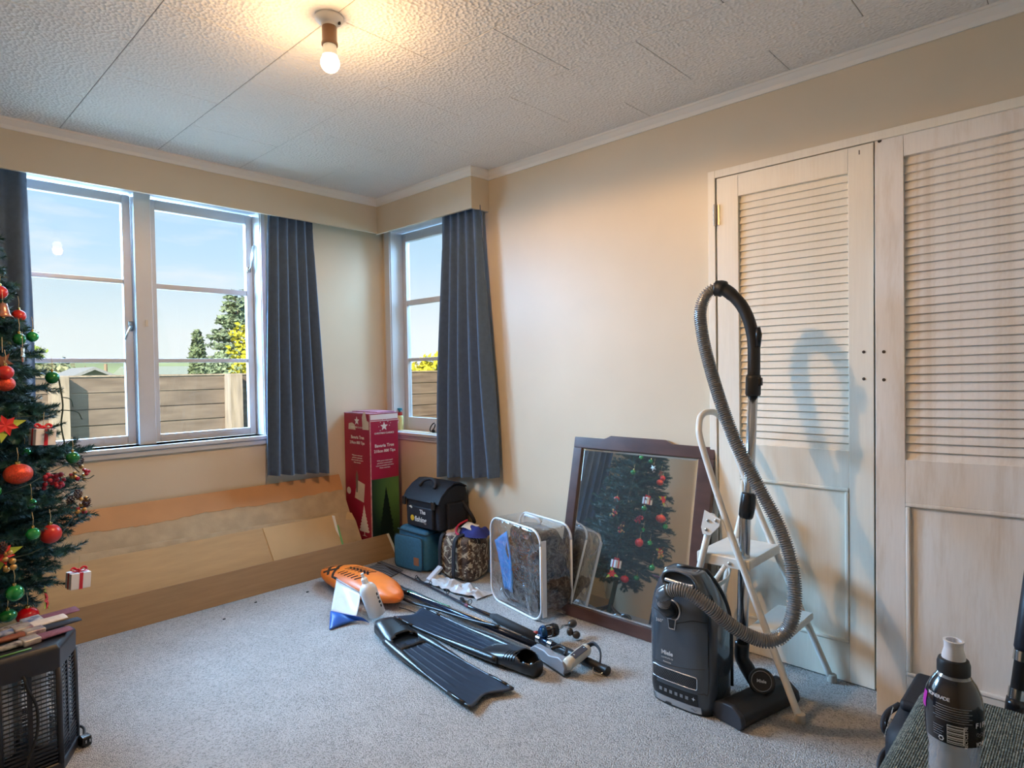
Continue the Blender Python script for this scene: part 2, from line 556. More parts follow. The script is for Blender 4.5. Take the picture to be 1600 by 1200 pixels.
# east window (sash plane x=0.10)
RZ0 = 0.795
w2 = MB()
w2.box((0, RY1 - 0.016, RZ0), (0.135, RY1, WZ1)); w2.box((0, RY0, RZ0), (0.135, RY0 + 0.016, WZ1)); w2.box((0, RY0, WZ1 - 0.016), (0.135, RY1, WZ1))
win2 = struct('window_2', w2, m_white, bevel=0.002)
fr = MB(); fr.box((-0.010, RY1 - 0.012, RZ0), (0, RY1 + 0.045, WZ1)); fr.box((-0.01, RY0 - 0.045, RZ0), (0, RY0 + 0.012, WZ1))
obj('window_frame', fr, m_white, win2, bevel=0.002)
sl = MB(); sl.box((-0.032, RY0 - 0.05, RZ0 - 0.02), (0.13, RY1 + 0.05, RZ0)); sl.box((-0.02, RY0 - 0.05, RZ0 - 0.036), (0.0, RY1 + 0.05, RZ0 - 0.02)); sl.box((-0.012, RY0 - 0.05, RZ0 - 0.052), (0.0, RY1 + 0.05, RZ0 - 0.036))
obj('window_sill', sl, m_white, win2, bevel=0.003)
k = 1 + 0.10 / 2.5955
def ey(y): return y + (y + 3.708) * 0.0385
def ez(z): return z + (z - 1.205) * 0.0385
s_ = MB()
gy0, gy1, gz0, gz1 = RY0 + 0.055, ey(-0.262), ez(0.900), ez(2.084)
s_.box((0.10, gy1, RZ0 + 0.004), (0.136, RY1 - 0.018, 2.178)); s_.box((0.10, RY0 + 0.018, RZ0 + 0.004), (0.136, gy0, 2.178))
s_.box((0.10, gy0, RZ0 + 0.004), (0.136, gy1, gz0)); s_.box((0.10, gy0, gz1), (0.136, gy1, 2.178))
f = obj('sash', s_, m_white, win2, bevel=0.003)
zs = [gz0]
for z, hf in ((ez(1.288), 0.0115), (ez(1.673), 0.018)):
    obj('glazing_bar', MB().box((0.106, gy0, z - hf), (0.132, gy1, z + hf)), m_white, f, bevel=0.003)
    zs += [z - hf, z + hf]
zs.append(gz1)
for i in range(0, 6, 2):
    obj('pane', MB().box((0.118, gy0, zs[i]), (0.1215, gy1, zs[i + 1])), m_glass, f)
st = MB()
st.tube([(0.05 + 0.016 * math.cos(a * 0.4), -0.455 + 0.020 * math.sin(a * 0.4), RZ0 + 0.040 + 0.026 * math.cos(a * 0.4)) for a in range(15)], 0.004, 6)
st.box((0.03, -0.56, RZ0), (0.045, -0.44, RZ0 + 0.006)); st.cbox((0.045, -0.47, RZ0 + 0.012), (0.012, 0.02, 0.024))
obj('window_stay', st, mat('black_iron', (0.02, 0.02, 0.022), 0.4, metal=0.6), win2, smooth=True)
# ------------------------------------------------------------------ louvre doors
def stained_paint(name, base, stain, amt, seed):
    M = bpy.data.materials.new(name)
    M.use_nodes = True
    N, L = M.node_tree.nodes, M.node_tree.links
    b = N['Principled BSDF']; b.inputs['Roughness'].default_value = 0.5
    tc = N.new('ShaderNodeTexCoord'); mp = N.new('ShaderNodeMapping')
    mp.inputs['Scale'].default_value = (5, 9, 1.1); mp.inputs['Location'].default_value = (seed, seed * 1.7, 0)
    L.new(tc.outputs['Object'], mp.inputs[0])
    n1 = N.new('ShaderNodeTexNoise'); n1.inputs['Scale'].default_value = 2.0; n1.inputs['Detail'].default_value = 8; n1.inputs['Roughness'].default_value = 0.65
    L.new(mp.outputs[0], n1.inputs['Vector'])
    r = N.new('ShaderNodeValToRGB'); r.color_ramp.elements[0].position = 0.50; r.color_ramp.elements[0].color = (0, 0, 0, 1)
    r.color_ramp.elements[1].position = 0.80; r.color_ramp.elements[1].color = (amt, amt, amt, 1)
    L.new(n1.outputs['Fac'], r.inputs[0])
    mp2 = N.new('ShaderNodeMapping'); mp2.inputs['Scale'].default_value = (60, 60, 2.5)
    L.new(tc.outputs['Object'], mp2.inputs[0])
    n2 = N.new('ShaderNodeTexNoise'); n2.inputs['Scale'].default_value = 2.5; n2.inputs['Detail'].default_value = 3
    L.new(mp2.outputs[0], n2.inputs['Vector'])
    mx0 = N.new('ShaderNodeMixRGB'); L.new(n2.outputs['Fac'], mx0.inputs[0])
    mx0.inputs[1].default_value = (*[c * 0.94 for c in base], 1); mx0.inputs[2].default_value = (*[min(1, c * 1.05) for c in base], 1)
    mx = N.new('ShaderNodeMixRGB'); L.new(r.outputs[0], mx.inputs[0]); L.new(mx0.outputs[0], mx.inputs[1]); mx.inputs[2].default_value = (*stain, 1)
    L.new(mx.outputs[0], b.inputs['Base Color'])
    return M
m_door = stained_paint('cream_door_paint', (0.87, 0.80, 0.675), (0.74, 0.63, 0.46), 0.5, 3.1)
m_door2 = stained_paint('whitewashed_door_paint', (0.84, 0.79, 0.735), (0.58, 0.46, 0.33), 0.75, 8.3)
m_screw = mat('dark_screw', (0.06, 0.045, 0.035), 0.5, metal=0.5)

def louvre_door(root, T, w_, h_, sl, sr, lv0, lv1, pv0, pv1, th, material, n=36):
    """T maps (u along the width, v up, w outward) to world"""
    def part(name, mb, mt=material, parent=root, **kw):
        return obj(name, mb, mt, parent, **kw)
    bx = lambda u0, u1, v0, v1, w0, w1: MB().box((u0, v0, w0), (u1, v1, w1), T)
    part('stile', bx(0, sl, 0, h_, -th, 0), bevel=0.002)
    part('stile', bx(w_ - sr, w_, 0, h_, -th, 0), bevel=0.002)
    part('rail', bx(sl, w_ - sr, lv1, h_, -th, -0.0004), bevel=0.0015)
    part('rail', bx(sl, w_ - sr, pv1, lv0, -th, -0.0004), bevel=0.0015)
    part('rail', bx(sl, w_ - sr, 0, pv0, -th, -0.0004), bevel=0.0015)
    part('panel', bx(sl, w_ - sr, pv0, pv1, -th * 0.75, -0.009))
    mo = MB()
    e = 0.014
    for (u0, u1, v0, v1) in ((sl, w_ - sr, pv1 - e, pv1), (sl, w_ - sr, pv0, pv0 + e), (sl, sl + e, pv0 + e, pv1 - e), (w_ - sr - e, w_ - sr, pv0 + e, pv1 - e)):
        mo.box((u0, v0, -0.010), (u1, v1, 0.003), T)
    part('panel_moulding', mo, bevel=0.004)
    pitch = (lv1 - lv0) / n
    a = math.radians(71)
    ln, tk = 0.0335, 0.0065
    base = None
    for i in range(n):
        vc = lv0 + (i + 0.5) * pitch
        ca, sa = math.cos(a), math.sin(a)
        wc_ = -0.0175
        pts = []
        for (q, t_) in ((-ln / 2, -tk / 2), (ln / 2, -tk / 2), (ln / 2, tk / 2), (-ln / 2, tk / 2)):
            # slat direction: outer edge low, inner edge high
            vv = vc + q * sa + t_ * ca
            ww = wc_ - q * ca + t_ * sa
            pts.append((vv, ww))
        if base is None:
            mbs = MB()
            mbs.add([T @ V((sl, p_[0], p_[1])) for p_ in pts] + [T @ V((w_ - sr, p_[0], p_[1])) for p_ in pts],
                    [(0, 1, 2, 3), (7, 6, 5, 4), (0, 4, 5, 1), (1, 5, 6, 2), (2, 6, 7, 3), (3, 7, 4, 0)])
            base = part('slat', mbs)
        else:
            c = base.copy(); COL.objects.link(c); c.parent = root
            d = (T.to_3x3() @ V((0, i * pitch, 0)))
            c.location = V(base.location) + d

# closed left door in its frame
D1 = basis((-0.03, -2.493, 0.004), (0, -1, 0), (0, 0, 1), (-1, 0, 0))
fm = MB()
fm.box((-0.034, -2.487, 0), (0.10, -2.455, 2.045)); fm.box((-0.034, -3.80, 2.013), (0.10, -2.487, 2.045)); fm.box((-0.034, -3.80, 0), (0.10, -3.77, 2.013))
door1 = struct('door_1', fm, m_door, bevel=0.002)
louvre_door(door1, D1, 0.598, 2.006, 0.094, 0.085, 0.878, 1.915, 0.146, 0.738, 0.034, m_door)
hg = MB()
for z in (1.855, 0.30):
    hg.tube([(-0.041, -2.489, z - 0.045), (-0.041, -2.489, z + 0.045)], 0.006, 8)
    hg.cbox((-0.0315, -2.500, z), (0.003, 0.014, 0.085))
    for q in (-0.02, 0.0, 0.02):
        hg.tube([(-0.041, -2.489, z + q - 0.002), (-0.041, -2.489, z + q + 0.002)], 0.0075, 8)
obj('hinge', hg, mat('painted_hinge', (0.55, 0.47, 0.38), 0.4, metal=0.4), door1, smooth=False)
for z in (1.252, 1.153):
    obj('screw_hole', MB().lathe([(0.005, 0), (0.006, 0.001)], 8, basis((-0.0305, -3.058, z), (0, 1, 0), (0, 0, 1), (-1, 0, 0))), m_screw, door1)
obj('screw_hole', MB().cbox((-0.0305, -3.045, 1.985), (0.001, 0.003, 0.016)), m_screw, door1)

# right door, taken off and leaned against the opening
la = math.atan2(0.18, 2.05)
D2 = basis((-0.20, -3.136, 0.001), (0, -1, 0), (math.sin(la), 0, math.cos(la)), (-math.cos(la), 0, math.sin(la)))
D2 = D2 @ Matrix.Rotation(math.radians(1.2), 4, 'Z')
door2 = bpy.data.objects.new('door_2', None); COL.objects.link(door2); door2.location = (-0.20, -3.42, 0)
setp(door2, 'whitewashed louvre door with brown stains, leaning loose on the closet opening', kind='structure')
louvre_door(door2, D2, 0.62, 2.034, 0.090, 0.09, 0.878, 1.942, 0.155, 0.733, 0.034, m_door2)
for (u_, v_) in ((0.016, 2.018), (0.027, 1.253), (0.027, 1.154)):
    obj('screw_hole', MB().lathe([(0.007 if v_ > 1.5 else 0.005, 0), (0.006, 0.0012)], 8, D2 @ Matrix.Translation((u_, v_, 0))), m_screw, door2)

# ------------------------------------------------------------------ outside: lawn, fence, trees, houses
struct('ground', MB().box((-60, 0.3, -0.55), (90, 160, -0.45)).box((0.75, -30, -0.55), (90, 0.3, -0.45)), mat('lawn', (0.10, 0.16, 0.05), 0.9, var=0.4, vscale=3, bump=0.5, bscale=60))
def board_mat():
    return mat('weathered_timber', (0.165, 0.118, 0.082), 0.75, col2=(0.085, 0.058, 0.040), vscale=2.6, stretch=(0.9, 3, 6), bump=0.3, bscale=20)
m_board = board_mat()
m_post = mat('fence_post_timber', (0.235, 0.178, 0.122), 0.75, var=0.25, vscale=4, stretch=(6, 6, 0.8))
fence = empty('fence', (0, 3.0, -0.45), 'horizontal plank fence in sunlight outside both windows', 'fence')
postx = [-1.366 + 1.51 * k for k in range(-4, 7)]
for j, pxx in enumerate(postx):
    obj('post', MB().box((pxx - 0.065, 2.850, -0.45), (pxx + 0.065, 3.03, 1.215)), m_post, fence, bevel=0.004)
top = 1.203
for i in range(len(postx) - 1):
    for r_ in range(11):
        z1 = top - 0.150 * r_
        dz = random.uniform(-0.002, 0.002)
        yo = random.uniform(-0.004, 0.004)
        b_ = MB().box((postx[i], 3.0 + yo, z1 - 0.1400 + dz), (postx[i + 1], 3.02, z1 + dz)).box((postx[i], 3.02, z1 - 0.1490), (postx[i + 1], 3.03, z1))
        o = obj('plank', b_, m_board, fence)
obj('cap_board', MB().box((postx[0], 2.985, 1.204), (postx[-1], 3.035, 1.219)), m_post, fence)

m_leaf = {
    'pine': mat('pine_foliage', (0.17, 0.235, 0.15), 0.8, var=0.5, vscale=1.5),
    'dark': mat('dark_conifer_foliage', (0.12, 0.17, 0.09), 0.8, var=0.4, vscale=2),
    'gold': mat('golden_conifer_foliage', (0.42, 0.40, 0.02), 0.8, var=0.3, vscale=2.5),
    'green': mat('green_foliage', (0.17, 0.24, 0.05), 0.8, var=0.4, vscale=2),
    'grey': mat('hedge_foliage', (0.22, 0.24, 0.15), 0.85, var=0.4, vscale=1),
}
m_bark = mat('bark', (0.14, 0.10, 0.07), 0.9, var=0.3)
def leafcloud(mb, c, rx, ry, rz, n, size, rng, droop=0.0):
    for _ in range(n):
        while True:
            p = V((rng.uniform(-1, 1), rng.uniform(-1, 1), rng.uniform(-1, 1)))
            if 0.25 < p.length < 1: break
        q = V(c) + V((p.x * rx, p.y * ry, p.z * rz))
        d = V((rng.gauss(0, 1), rng.gauss(0, 1), rng.gauss(0, 0.5) - droop)).normalized()
        e = d.cross(V((rng.gauss(0, 1), rng.gauss(0, 1), rng.gauss(0, 1)))).normalized()
        s1 = size * rng.uniform(0.6, 1.4)
        a = q + d * s1; b = q + e * s1 * 0.45; g = q - e * s1 * 0.45; h = q - d * s1 * 0.5
        mb.add([h, b, a, g], [(0, 1, 2, 3)])
def tree(name, label, base, h, kind, seed, clumps, size, group=None, trunk=0.12, cat='tree'):
    rng = random.Random(seed)
    root = empty(name, base, label, cat, group)
    obj('trunk', MB().tube([V(base), V(base) + V((0, 0, h * 0.5)), V(base) + V((0, 0, h * 0.95))], [trunk, trunk * 0.7, trunk * 0.15], 8), m_bark, root, smooth=True)
    mb = MB()
    for (dx, dy, z, rx, rz, n) in clumps:
        leafcloud(mb, V(base) + V((dx, dy, z)), rx, rx, rz, n, size, rng)
    o = obj('foliage', mb, m_leaf[kind], root)
    o['kind'] = 'stuff'
    return root
G = -0.45
# tall open pine seen through the right half of the window
cl = []
rng = random.Random(3)
for k in range(16):
    z = 1.2 + k * 0.262
    R_ = 1.75 * (1 - k / 17.0) + 0.12
    for j in range(6):
        a = rng.uniform(0, 2 * PI)
        cl.append((math.cos(a) * R_ * 0.75, math.sin(a) * R_ * 0.75, z + rng.uniform(-0.2, 0.2), 0.22 + R_ * 0.25, 0.10, 70))
tree('pine_tree', 'tall feathery grey green pine standing beyond the fence', (9.3, 24.5, G), 5.1, 'pine', 1, cl, 0.13, trunk=0.15)
cl = [(0.3 * math.sin(k * 2.1), 0.3 * math.cos(k * 1.7), 0.9 + k * 0.19, 0.95 * (1 - k / 22), 0.45, 170) for k in range(14)]
tree('golden_conifer', 'bright yellow golden conifer standing in front of the tall pine', (6.95, 17.5, G), 3.5, 'gold', 2, cl, 0.11)
cl = [(0, 0, 0.7 + k * 0.24, 0.40 * (1 - (k / 13) ** 2.5) + 0.10, 0.4, 200) for k in range(13)]
tree('cypress_tree', 'dark rounded column cypress left of the tall pine', (9.35, 29.4, G), 3.6, 'dark', 4, cl, 0.16)
cl = [(rng.uniform(-1.0, 1.0), rng.uniform(-0.6, 0.6), 1.0 + rng.uniform(0, 1.0), 0.7, 0.4, 150) for k in range(16)]
tree('shrub_bank', 'low green shrubs between fence and tall pine', (8.0, 20.8, G), 2.6, 'pine', 5, cl, 0.13, cat='bush')
# tree behind the christmas tree, seen at the left edge of the window
cl = []
for k in range(22):
    xx = rng.uniform(-1.4, 0.45); cl.append((xx, rng.uniform(-0.6, 0.6), 2.15 + rng.uniform(-0.25, 0.30) - 0.15 * xx, 0.34, 0.12, 80))
tree('cedar_tree', 'spreading green cedar seen beside the left curtain', (-0.40, 12.0, G), 2.6, 'green', 6, cl, 0.085)
cl = [(rng.uniform(-0.9, 0.9), rng.uniform(-0.5, 0.5), 0.9 + rng.uniform(0, 0.75), 0.45, 0.3, 80) for k in range(9)]
tree('golden_shrub', 'yellow green shrub just above the fence behind the christmas tree', (-1.1, 9.0, G), 1.7, 'gold', 7, cl, 0.07, cat='bush')
cl = [(rng.uniform(-0.5, 0.5), rng.uniform(-0.5, 0.5), 1.0 + rng.uniform(0, 0.7), 0.6, 0.5, 120) for k in range(9)]
tree('round_tree', 'small round green tree behind the timber pole', (6.4, 38, G), 2.4, 'green', 8, cl, 0.14)
cl = [(rng.uniform(-7, 4), rng.uniform(-1, 1), 0.8 + rng.uniform(0, 1.6), 1.1, 0.7, 90) for k in range(26)]
tree('hedge', 'grey green hedge beyond the gabled house', (5.2, 48, G), 2.0, 'grey', 9, cl, 0.25, cat='hedge')
cl = [(rng.uniform(-3.5, 3.5), rng.uniform(-0.5, 0.5), 1.0 + rng.uniform(0, 0.9), 0.6, 0.4, 120) for k in range(24)]
tree('golden_hedge', 'yellow green hedge above the fence seen through the side window', (9.8, 13.0, G), 1.8, 'gold', 10, cl, 0.13, cat='hedge')
cl = [(0, 0, 0.8 + k * 0.35, 0.8 * (1 - k / 11), 0.4, 90) for k in range(10)]
tree('young_pine', 'small pointed conifer seen through the side window', (17.5, 24.5, G), 4.2, 'pine', 11, cl, 0.14)
# utility pole and houses
obj_ = obj('timber_pole', MB().tube([(5.48, 30, G), (5.48, 30, 1.80)], 0.07, 8), m_post)
setp(obj_, 'pale timber pole in front of the small round tree', 'pole')
m_roof = mat('iron_roof', (0.22, 0.24, 0.26), 0.6, var=0.1)
m_roof2 = mat('green_iron_roof', (0.24, 0.29, 0.26), 0.6, var=0.1)
def house(label, c, wx, wy, wall_h, roof_h, mr, gable_front=True):
    root = empty('house', c, label, 'house')
    x, y, z = c
    obj('wall', MB().box((x - wx / 2, y - wy / 2, z), (x + wx / 2, y + wy / 2, z + wall_h)), mat('house_cladding', (0.55, 0.54, 0.50), 0.8), root)
    e = 0.3
    r_ = MB()
    if gable_front:
        P_ = [(x - wx / 2 - e, z + wall_h - 0.1), (x, z + wall_h + roof_h), (x + wx / 2 + e, z + wall_h - 0.1), (x + wx / 2 + e, z + wall_h), (x, z + wall_h + roof_h + 0.12), (x - wx / 2 - e, z + wall_h)]
        r_.add([(a, y - wy / 2 - e, b) for a, b in P_] + [(a, y + wy / 2 + e, b) for a, b in P_], [(0, 1, 2, 3, 4, 5), (11, 10, 9, 8, 7, 6)] + [(i, i + 6, (i + 1) % 6 + 6, (i + 1) % 6) for i in range(6)])
        g_ = MB(); g_.add([(x - wx / 2, y - wy / 2, z + wall_h), (x + wx / 2, y - wy / 2, z + wall_h), (x, y - wy / 2, z + wall_h + roof_h), (x - wx / 2, y - wy / 2 + 0.1, z + wall_h), (x + wx / 2, y - wy / 2 + 0.1, z + wall_h), (x, y - wy / 2 + 0.1, z + wall_h + roof_h)],
                          [(0, 1, 2), (5, 4, 3), (0, 3, 4, 1), (1, 4, 5, 2), (2, 5, 3, 0)])
        obj('gable', g_, mat('gable_board', (0.30, 0.30, 0.32), 0.8), root)
    else:
        P_ = [(y - wy / 2 - e, z + wall_h), (y, z + wall_h + roof_h), (y + wy / 2 + e, z + wall_h), (y, z + wall_h - 0.1)]
        r_.add([(x - wx / 2 - e, a, b) for a, b in P_] + [(x + wx / 2 + e, a, b) for a, b in P_], [(0, 1, 2, 3), (7, 6, 5, 4)] + [(i, i + 4, (i + 1) % 4 + 4, (i + 1) % 4) for i in range(4)])
    obj('roof', r_, mr, root)
    return root
house('distant grey gabled house showing above the fence', (4.03, 27.5, G), 3.0, 3.4, 1.22, 0.72, m_roof)
house('long pale green roof left of the tall pine above the fence', (9.9, 35.5, G), 4.2, 6, 1.35, 0.85, m_roof2, False)
hl = MB()
def hillf(u, v):
    x = -60 + 200 * u; y = 90 + 60 * v
    return V((x, y, G + 4.6 * math.sin(PI * v) * (0.75 + 0.25 * math.sin(x * 0.06) + 0.12 * math.sin(x * 0.17))))
hl.grid(hillf, 60, 10)
struct('hills', hl, mat('pasture_hill', (0.20, 0.27, 0.15), 0.95, var=0.3, vscale=0.05), smooth=True)
# ------------------------------------------------------------------ ceiling light
LX, LY = -1.498, -1.868
cl_ = empty('ceiling_light', (LX, LY, H - 0.16), 'bare glowing bulb in a brown and white ceiling holder', 'light')
T0 = Matrix.Translation((LX, LY, 0))
m_holder = mat('white_bakelite', (0.78, 0.74, 0.68), 0.35)
obj('base', MB().lathe([(0.046, H), (0.047, H - 0.006), (0.040, H - 0.016), (0.026, H - 0.026), (0.024, H - 0.032)], 28, T0), m_holder, cl_, auto=0.6)
obj('screw', MB().tube([(LX + 0.020, LY - 0.026, H - 0.018), (LX + 0.021, LY - 0.027, H - 0.025)], 0.005, 8), m_screw, cl_)
obj('socket', MB().lathe([(0.022, H - 0.030), (0.024, H - 0.033), (0.024, H - 0.080), (0.026, H - 0.083), (0.026, H - 0.092), (0.021, H - 0.092)], 24, T0), mat('brown_bakelite', (0.22, 0.11, 0.05), 0.3), cl_, auto=0.6)
m_bulb = mat('bulb_glow', (1, 0.95, 0.85), 0.4, emit=(1.0, 0.86, 0.62), estr=7.0)
m_bneck = mat('bulb_neck', (0.85, 0.80, 0.70), 0.4, emit=(1.0, 0.80, 0.50), estr=0.35)
obj('bulb_neck', MB().lathe([(0.020, H - 0.090), (0.0215, H - 0.094), (0.0225, H - 0.122), (0.024, H - 0.125)], 24, T0), m_bneck, cl_, smooth=True)
prof = [(0.024, H - 0.125)] + [(0.0305 * math.sin(a), H - 0.148 + 0.0305 * math.cos(a)) for a in [0.75 + (PI - 0.75) * i / 12 for i in range(13)]]
prof[-1] = (0.0005, prof[-1][1])
obj('bulb', MB().lathe(prof, 28, T0), m_bulb, cl_, smooth=True)
light('bulb_light', 'SPOT', BULB_W, BULB_COL, (LX, LY, H - 0.190), (LX, LY, 0), shadow_soft_size=0.03, spot_size=PI, spot_blend=0.15)
light('bulb_upward_glow', 'POINT', BULB_UP_W, BULB_COL, (LX, LY, H - 0.190), shadow_soft_size=0.03)

# ------------------------------------------------------------------ curtains
m_curt = mat('slate_blue_curtain_fabric', (0.068, 0.112, 0.190), 0.85, var=0.08, vscale=40, bump=0.15, bscale=900, sheen=0.25)
def curtain(name, label, fn_edge, axis, folds, seed, group):
    """fn_edge(v) -> (a0, a1, z) edges along the wall at height parameter v"""
    rng = random.Random(seed)
    ph = [rng.uniform(-0.5, 0.5) for _ in range(4)]
    def f(u, v):
        a0, a1, _ = fn_edge(v)
        zt, zb = 2.165, fn_edge(1)[2](u)
        z = zt + (zb - zt) * v
        uu = u + 0.03 * math.sin(7 * u + 3 * v + ph[0]) * v
        amp = 0.013 + 0.022 * min(1, v * 1.6)
        uu += 0.035 * math.sin(2 * PI * uu + ph[0] * 4) + 0.02 * math.sin(4 * PI * uu + ph[3] * 5)
        th = 2 * PI * folds * uu
        d = amp * math.sin(th + 0.5 * math.sin(2.3 * v + ph[1])) + 0.15 * amp * math.sin(2 * th + ph[2] + 2.0 * v) * (1 - 0.8 * v)
        d += 0.006 * math.sin(folds * PI * uu + 5 * v + ph[3]) * v
        a = a0 + (a1 - a0) * uu + 0.06 * amp * math.cos(th) * v
        dep = -0.083 + d * (0.8 if v < 0.12 else 1)
        return V((a, dep, z)) if axis == 'x' else V((dep, a, z))
    mb = MB().grid(f, folds * 14 + 1, 44)
    o = obj(name, mb, m_curt, None, smooth=True, solid=0.002)
    setp(o, label, 'curtain', group)
    hm = MB()
    def g(u, v):
        p_ = f(u, 1.0 - 0.055 * (1 - v))
        q = V((0, -0.0022, 0)) if axis == 'x' else V((-0.0022, 0, 0))
        return p_ + q
    h = obj('hem', MB().grid(g, folds * 14 + 1, 3), m_curt, o, smooth=True)
    tp = MB()
    def g2(u, v):
        p_ = f(u, 0.035 * v)
        q = V((0, -0.0022, 0)) if axis == 'x' else V((-0.0022, 0, 0))
        return p_ + q
    obj('heading_tape', MB().grid(g2, folds * 14 + 1, 3), m_curt, o, smooth=True)
    return o
lerp = lambda a, b, t: a + (b - a) * t
curtain('curtain', 'slate blue curtain right of the two-sash window, above the cardboard sheets', lambda v: (lerp(-0.862, -0.912, v), lerp(-0.575, -0.497, v ** 1.2), lambda u: lerp(0.600, 0.566, u)), 'x', 5, 1, 'slate blue curtains')
curtain('curtain', 'slate blue curtain hanging at the small side window', lambda v: (lerp(-0.728, -0.612, v), lerp(-1.066, -1.180, v ** 1.3), lambda u: lerp(0.540, 0.592, u)), 'y', 5, 5, 'slate blue curtains')
curtain('curtain', 'slate blue curtain behind the christmas tree', lambda v: (lerp(-2.70, -2.74, v), lerp(-2.030, -2.022, v), lambda u: 0.60), 'x', 7, 9, 'slate blue curtains')

# ------------------------------------------------------------------ cardboard sheets leaning on the back wall
m_kraft = mat('kraft_cardboard', (0.50, 0.325, 0.155), 0.75, var=0.06, vscale=6, stretch=(1, 1, 8), bump=0.08, bscale=120)
m_kraft2 = mat('pale_kraft_cardboard', (0.56, 0.385, 0.195), 0.75, var=0.05, vscale=6, bump=0.06, bscale=120)
m_kraft3 = mat('dark_kraft_cardboard', (0.34, 0.21, 0.105), 0.7, var=0.08, vscale=5, stretch=(1, 1, 10), bump=0.1, bscale=90)
m_tan = mat('torn_liner_cardboard', (0.46, 0.34, 0.205), 0.85, var=0.10, vscale=14, bump=0.25, bscale=160)
m_orange = mat('orange_brown_liner', (0.52, 0.255, 0.10), 0.65, var=0.10, vscale=4)
m_stripw = mat('white_paper_strip', (0.78, 0.78, 0.74), 0.6)
m_green = mat('green_strip', (0.16, 0.42, 0.14), 0.5)
m_edge = mat('board_edge', (0.30, 0.20, 0.11), 0.9)
def sheet(label, yb, yt, zt, poly, th, material, cat='cardboard'):
    """poly in (x, s): s along the slope from the floor; plane from (yb, 0) to (yt, zt)"""
    sl = math.hypot(yt - yb, zt)
    e2 = V((0, (yt - yb) / sl, zt / sl)); e1 = V((1, 0, 0)); e3 = e1.cross(e2)
    T = basis((0, yb, 0.0), e1, e2, e3)
    root = empty('cardboard_sheet', (sum(p[0] for p in poly) / len(poly), yb, 0), label, cat, 'cardboard sheets on the back wall')
    obj('board', MB().prism(poly, -th, 0, T), material, root, bevel=0.0015, bseg=1)
    return root, T
rng = random.Random(5)
# rear sheet with torn orange liner
r1, T1 = sheet('rear cardboard sheet with an orange brown band along its top edge', -0.300, -0.022, 0.535, [(-2.9, 0), (-0.392, 0), (-0.400, 0.603), (-2.9, 0.611)], 0.004, m_tan)
jag = []
x = -0.40
while x > -2.9:
    jag.append((x, 0.490 + 0.006 * math.sin(x * 9) + rng.uniform(-0.004, 0.005) - 0.0))
    x -= rng.uniform(0.012, 0.035)
obj('torn_liner', MB().prism([(-2.9, 0.611), (-2.9, 0.488)] + list(reversed(jag)) + [(-0.400, 0.603)], 0.0003, 0.0016, T1), m_orange, r1)
# second tan sheet
r2_, T2 = sheet('tan cardboard sheet with a torn corner in front of the orange banded one', -0.316, -0.128, 0.385, [(-2.9, 0), (-0.372, 0), (-0.385, 0.28), (-0.40, 0.335), (-0.43, 0.348), (-0.47, 0.352), (-2.9, 0.425)], 0.004, m_tan)
obj('torn_corner', MB().prism([(-0.455, 0.30), (-0.392, 0.285), (-0.40, 0.333), (-0.43, 0.346), (-0.445, 0.325)], 0.0003, 0.0013, T2), m_kraft2, r2_)
# third sheet, kraft with paler end piece
r3, T3 = sheet('golden brown cardboard sheet with a pale end and a green edge', -0.330, -0.165, 0.33, [(-2.9, 0), (-0.525, 0), (-0.535, 0.350), (-2.9, 0.372)], 0.004, m_kraft)
obj('pale_end', MB().prism([(-0.955, 0.0), (-0.527, 0.0), (-0.537, 0.3475), (-0.99, 0.352)], 0.0003, 0.0025, T3), m_kraft2, r3, label='paler kraft end piece')
obj('edge_strip', MB().prism([(-0.533, 0.0), (-0.519, 0.0), (-0.522, 0.28), (-0.534, 0.28)], 0.0027, 0.0035, T3), m_green, r3, label='green printed edge')
obj('paper_strip', MB().prism([(-0.548, 0.25), (-0.534, 0.20), (-0.530, 0.340), (-0.548, 0.346)], 0.0036, 0.0042, T3), m_stripw, r3)
# front low board
r4, T4 = sheet('long low brown board lying on its edge at the front of the cardboard', -0.347, -0.318, 0.157, [(-2.9, 0), (-0.168, 0), (-0.222, 0.1585), (-2.9, 0.1565)], 0.005, m_kraft3)
obj('edge_strip', MB().prism([(-0.186, 0.0), (-0.166, 0.0), (-0.221, 0.159), (-0.238, 0.159)], 0.0004, 0.001, T4), m_stripw, r4, label='white paper edge')
obj('green_edge', MB().prism([(-0.169, 0.0), (-0.1655, 0.0), (-0.1925, 0.08), (-0.1965, 0.08)], 0.0012, 0.0016, T4), m_green, r4, label='green printed edge')

# ------------------------------------------------------------------ red christmas tree carton
bx0, bx1, by0, by1, bz = -0.345, -0.128, -0.315, -0.012, 0.938
m_red = mat('crimson_print', (0.36, 0.012, 0.045), 0.38, var=0.06, vscale=5)
m_pink = mat('scuffed_pink_top', (0.46, 0.20, 0.28), 0.5, var=0.3, vscale=20)
m_print = mat('white_print', (0.80, 0.74, 0.70), 0.5)
m_torn = mat('torn_paper_patch', (0.66, 0.56, 0.44), 0.8, var=0.1)
m_tape = mat('clear_packing_tape', (0.80, 0.72, 0.72), 0.15, coat=0.6)
bxr = empty('christmas_tree_carton', ((bx0 + bx1) / 2, (by0 + by1) / 2, 0), 'tall red christmas tree carton standing in the room corner', 'carton')
obj('carton_body', MB().box((bx0, by0, 0), (bx1, by1, bz)), m_red, bxr, bevel=0.003)
tp = MB(); tp.prism([(bx0 - 0.001, by0 - 0.002), (bx1, by0 - 0.001), (bx1, by1), (bx0, by1)], bz, bz + 0.006)
tp.prism([(bx0 + 0.07, by0 + 0.02), (bx1 - 0.01, by0 + 0.02), (bx1 - 0.01, by1 - 0.02), (bx0 + 0.05, by1 - 0.02)], bz + 0.006, bz + 0.012)
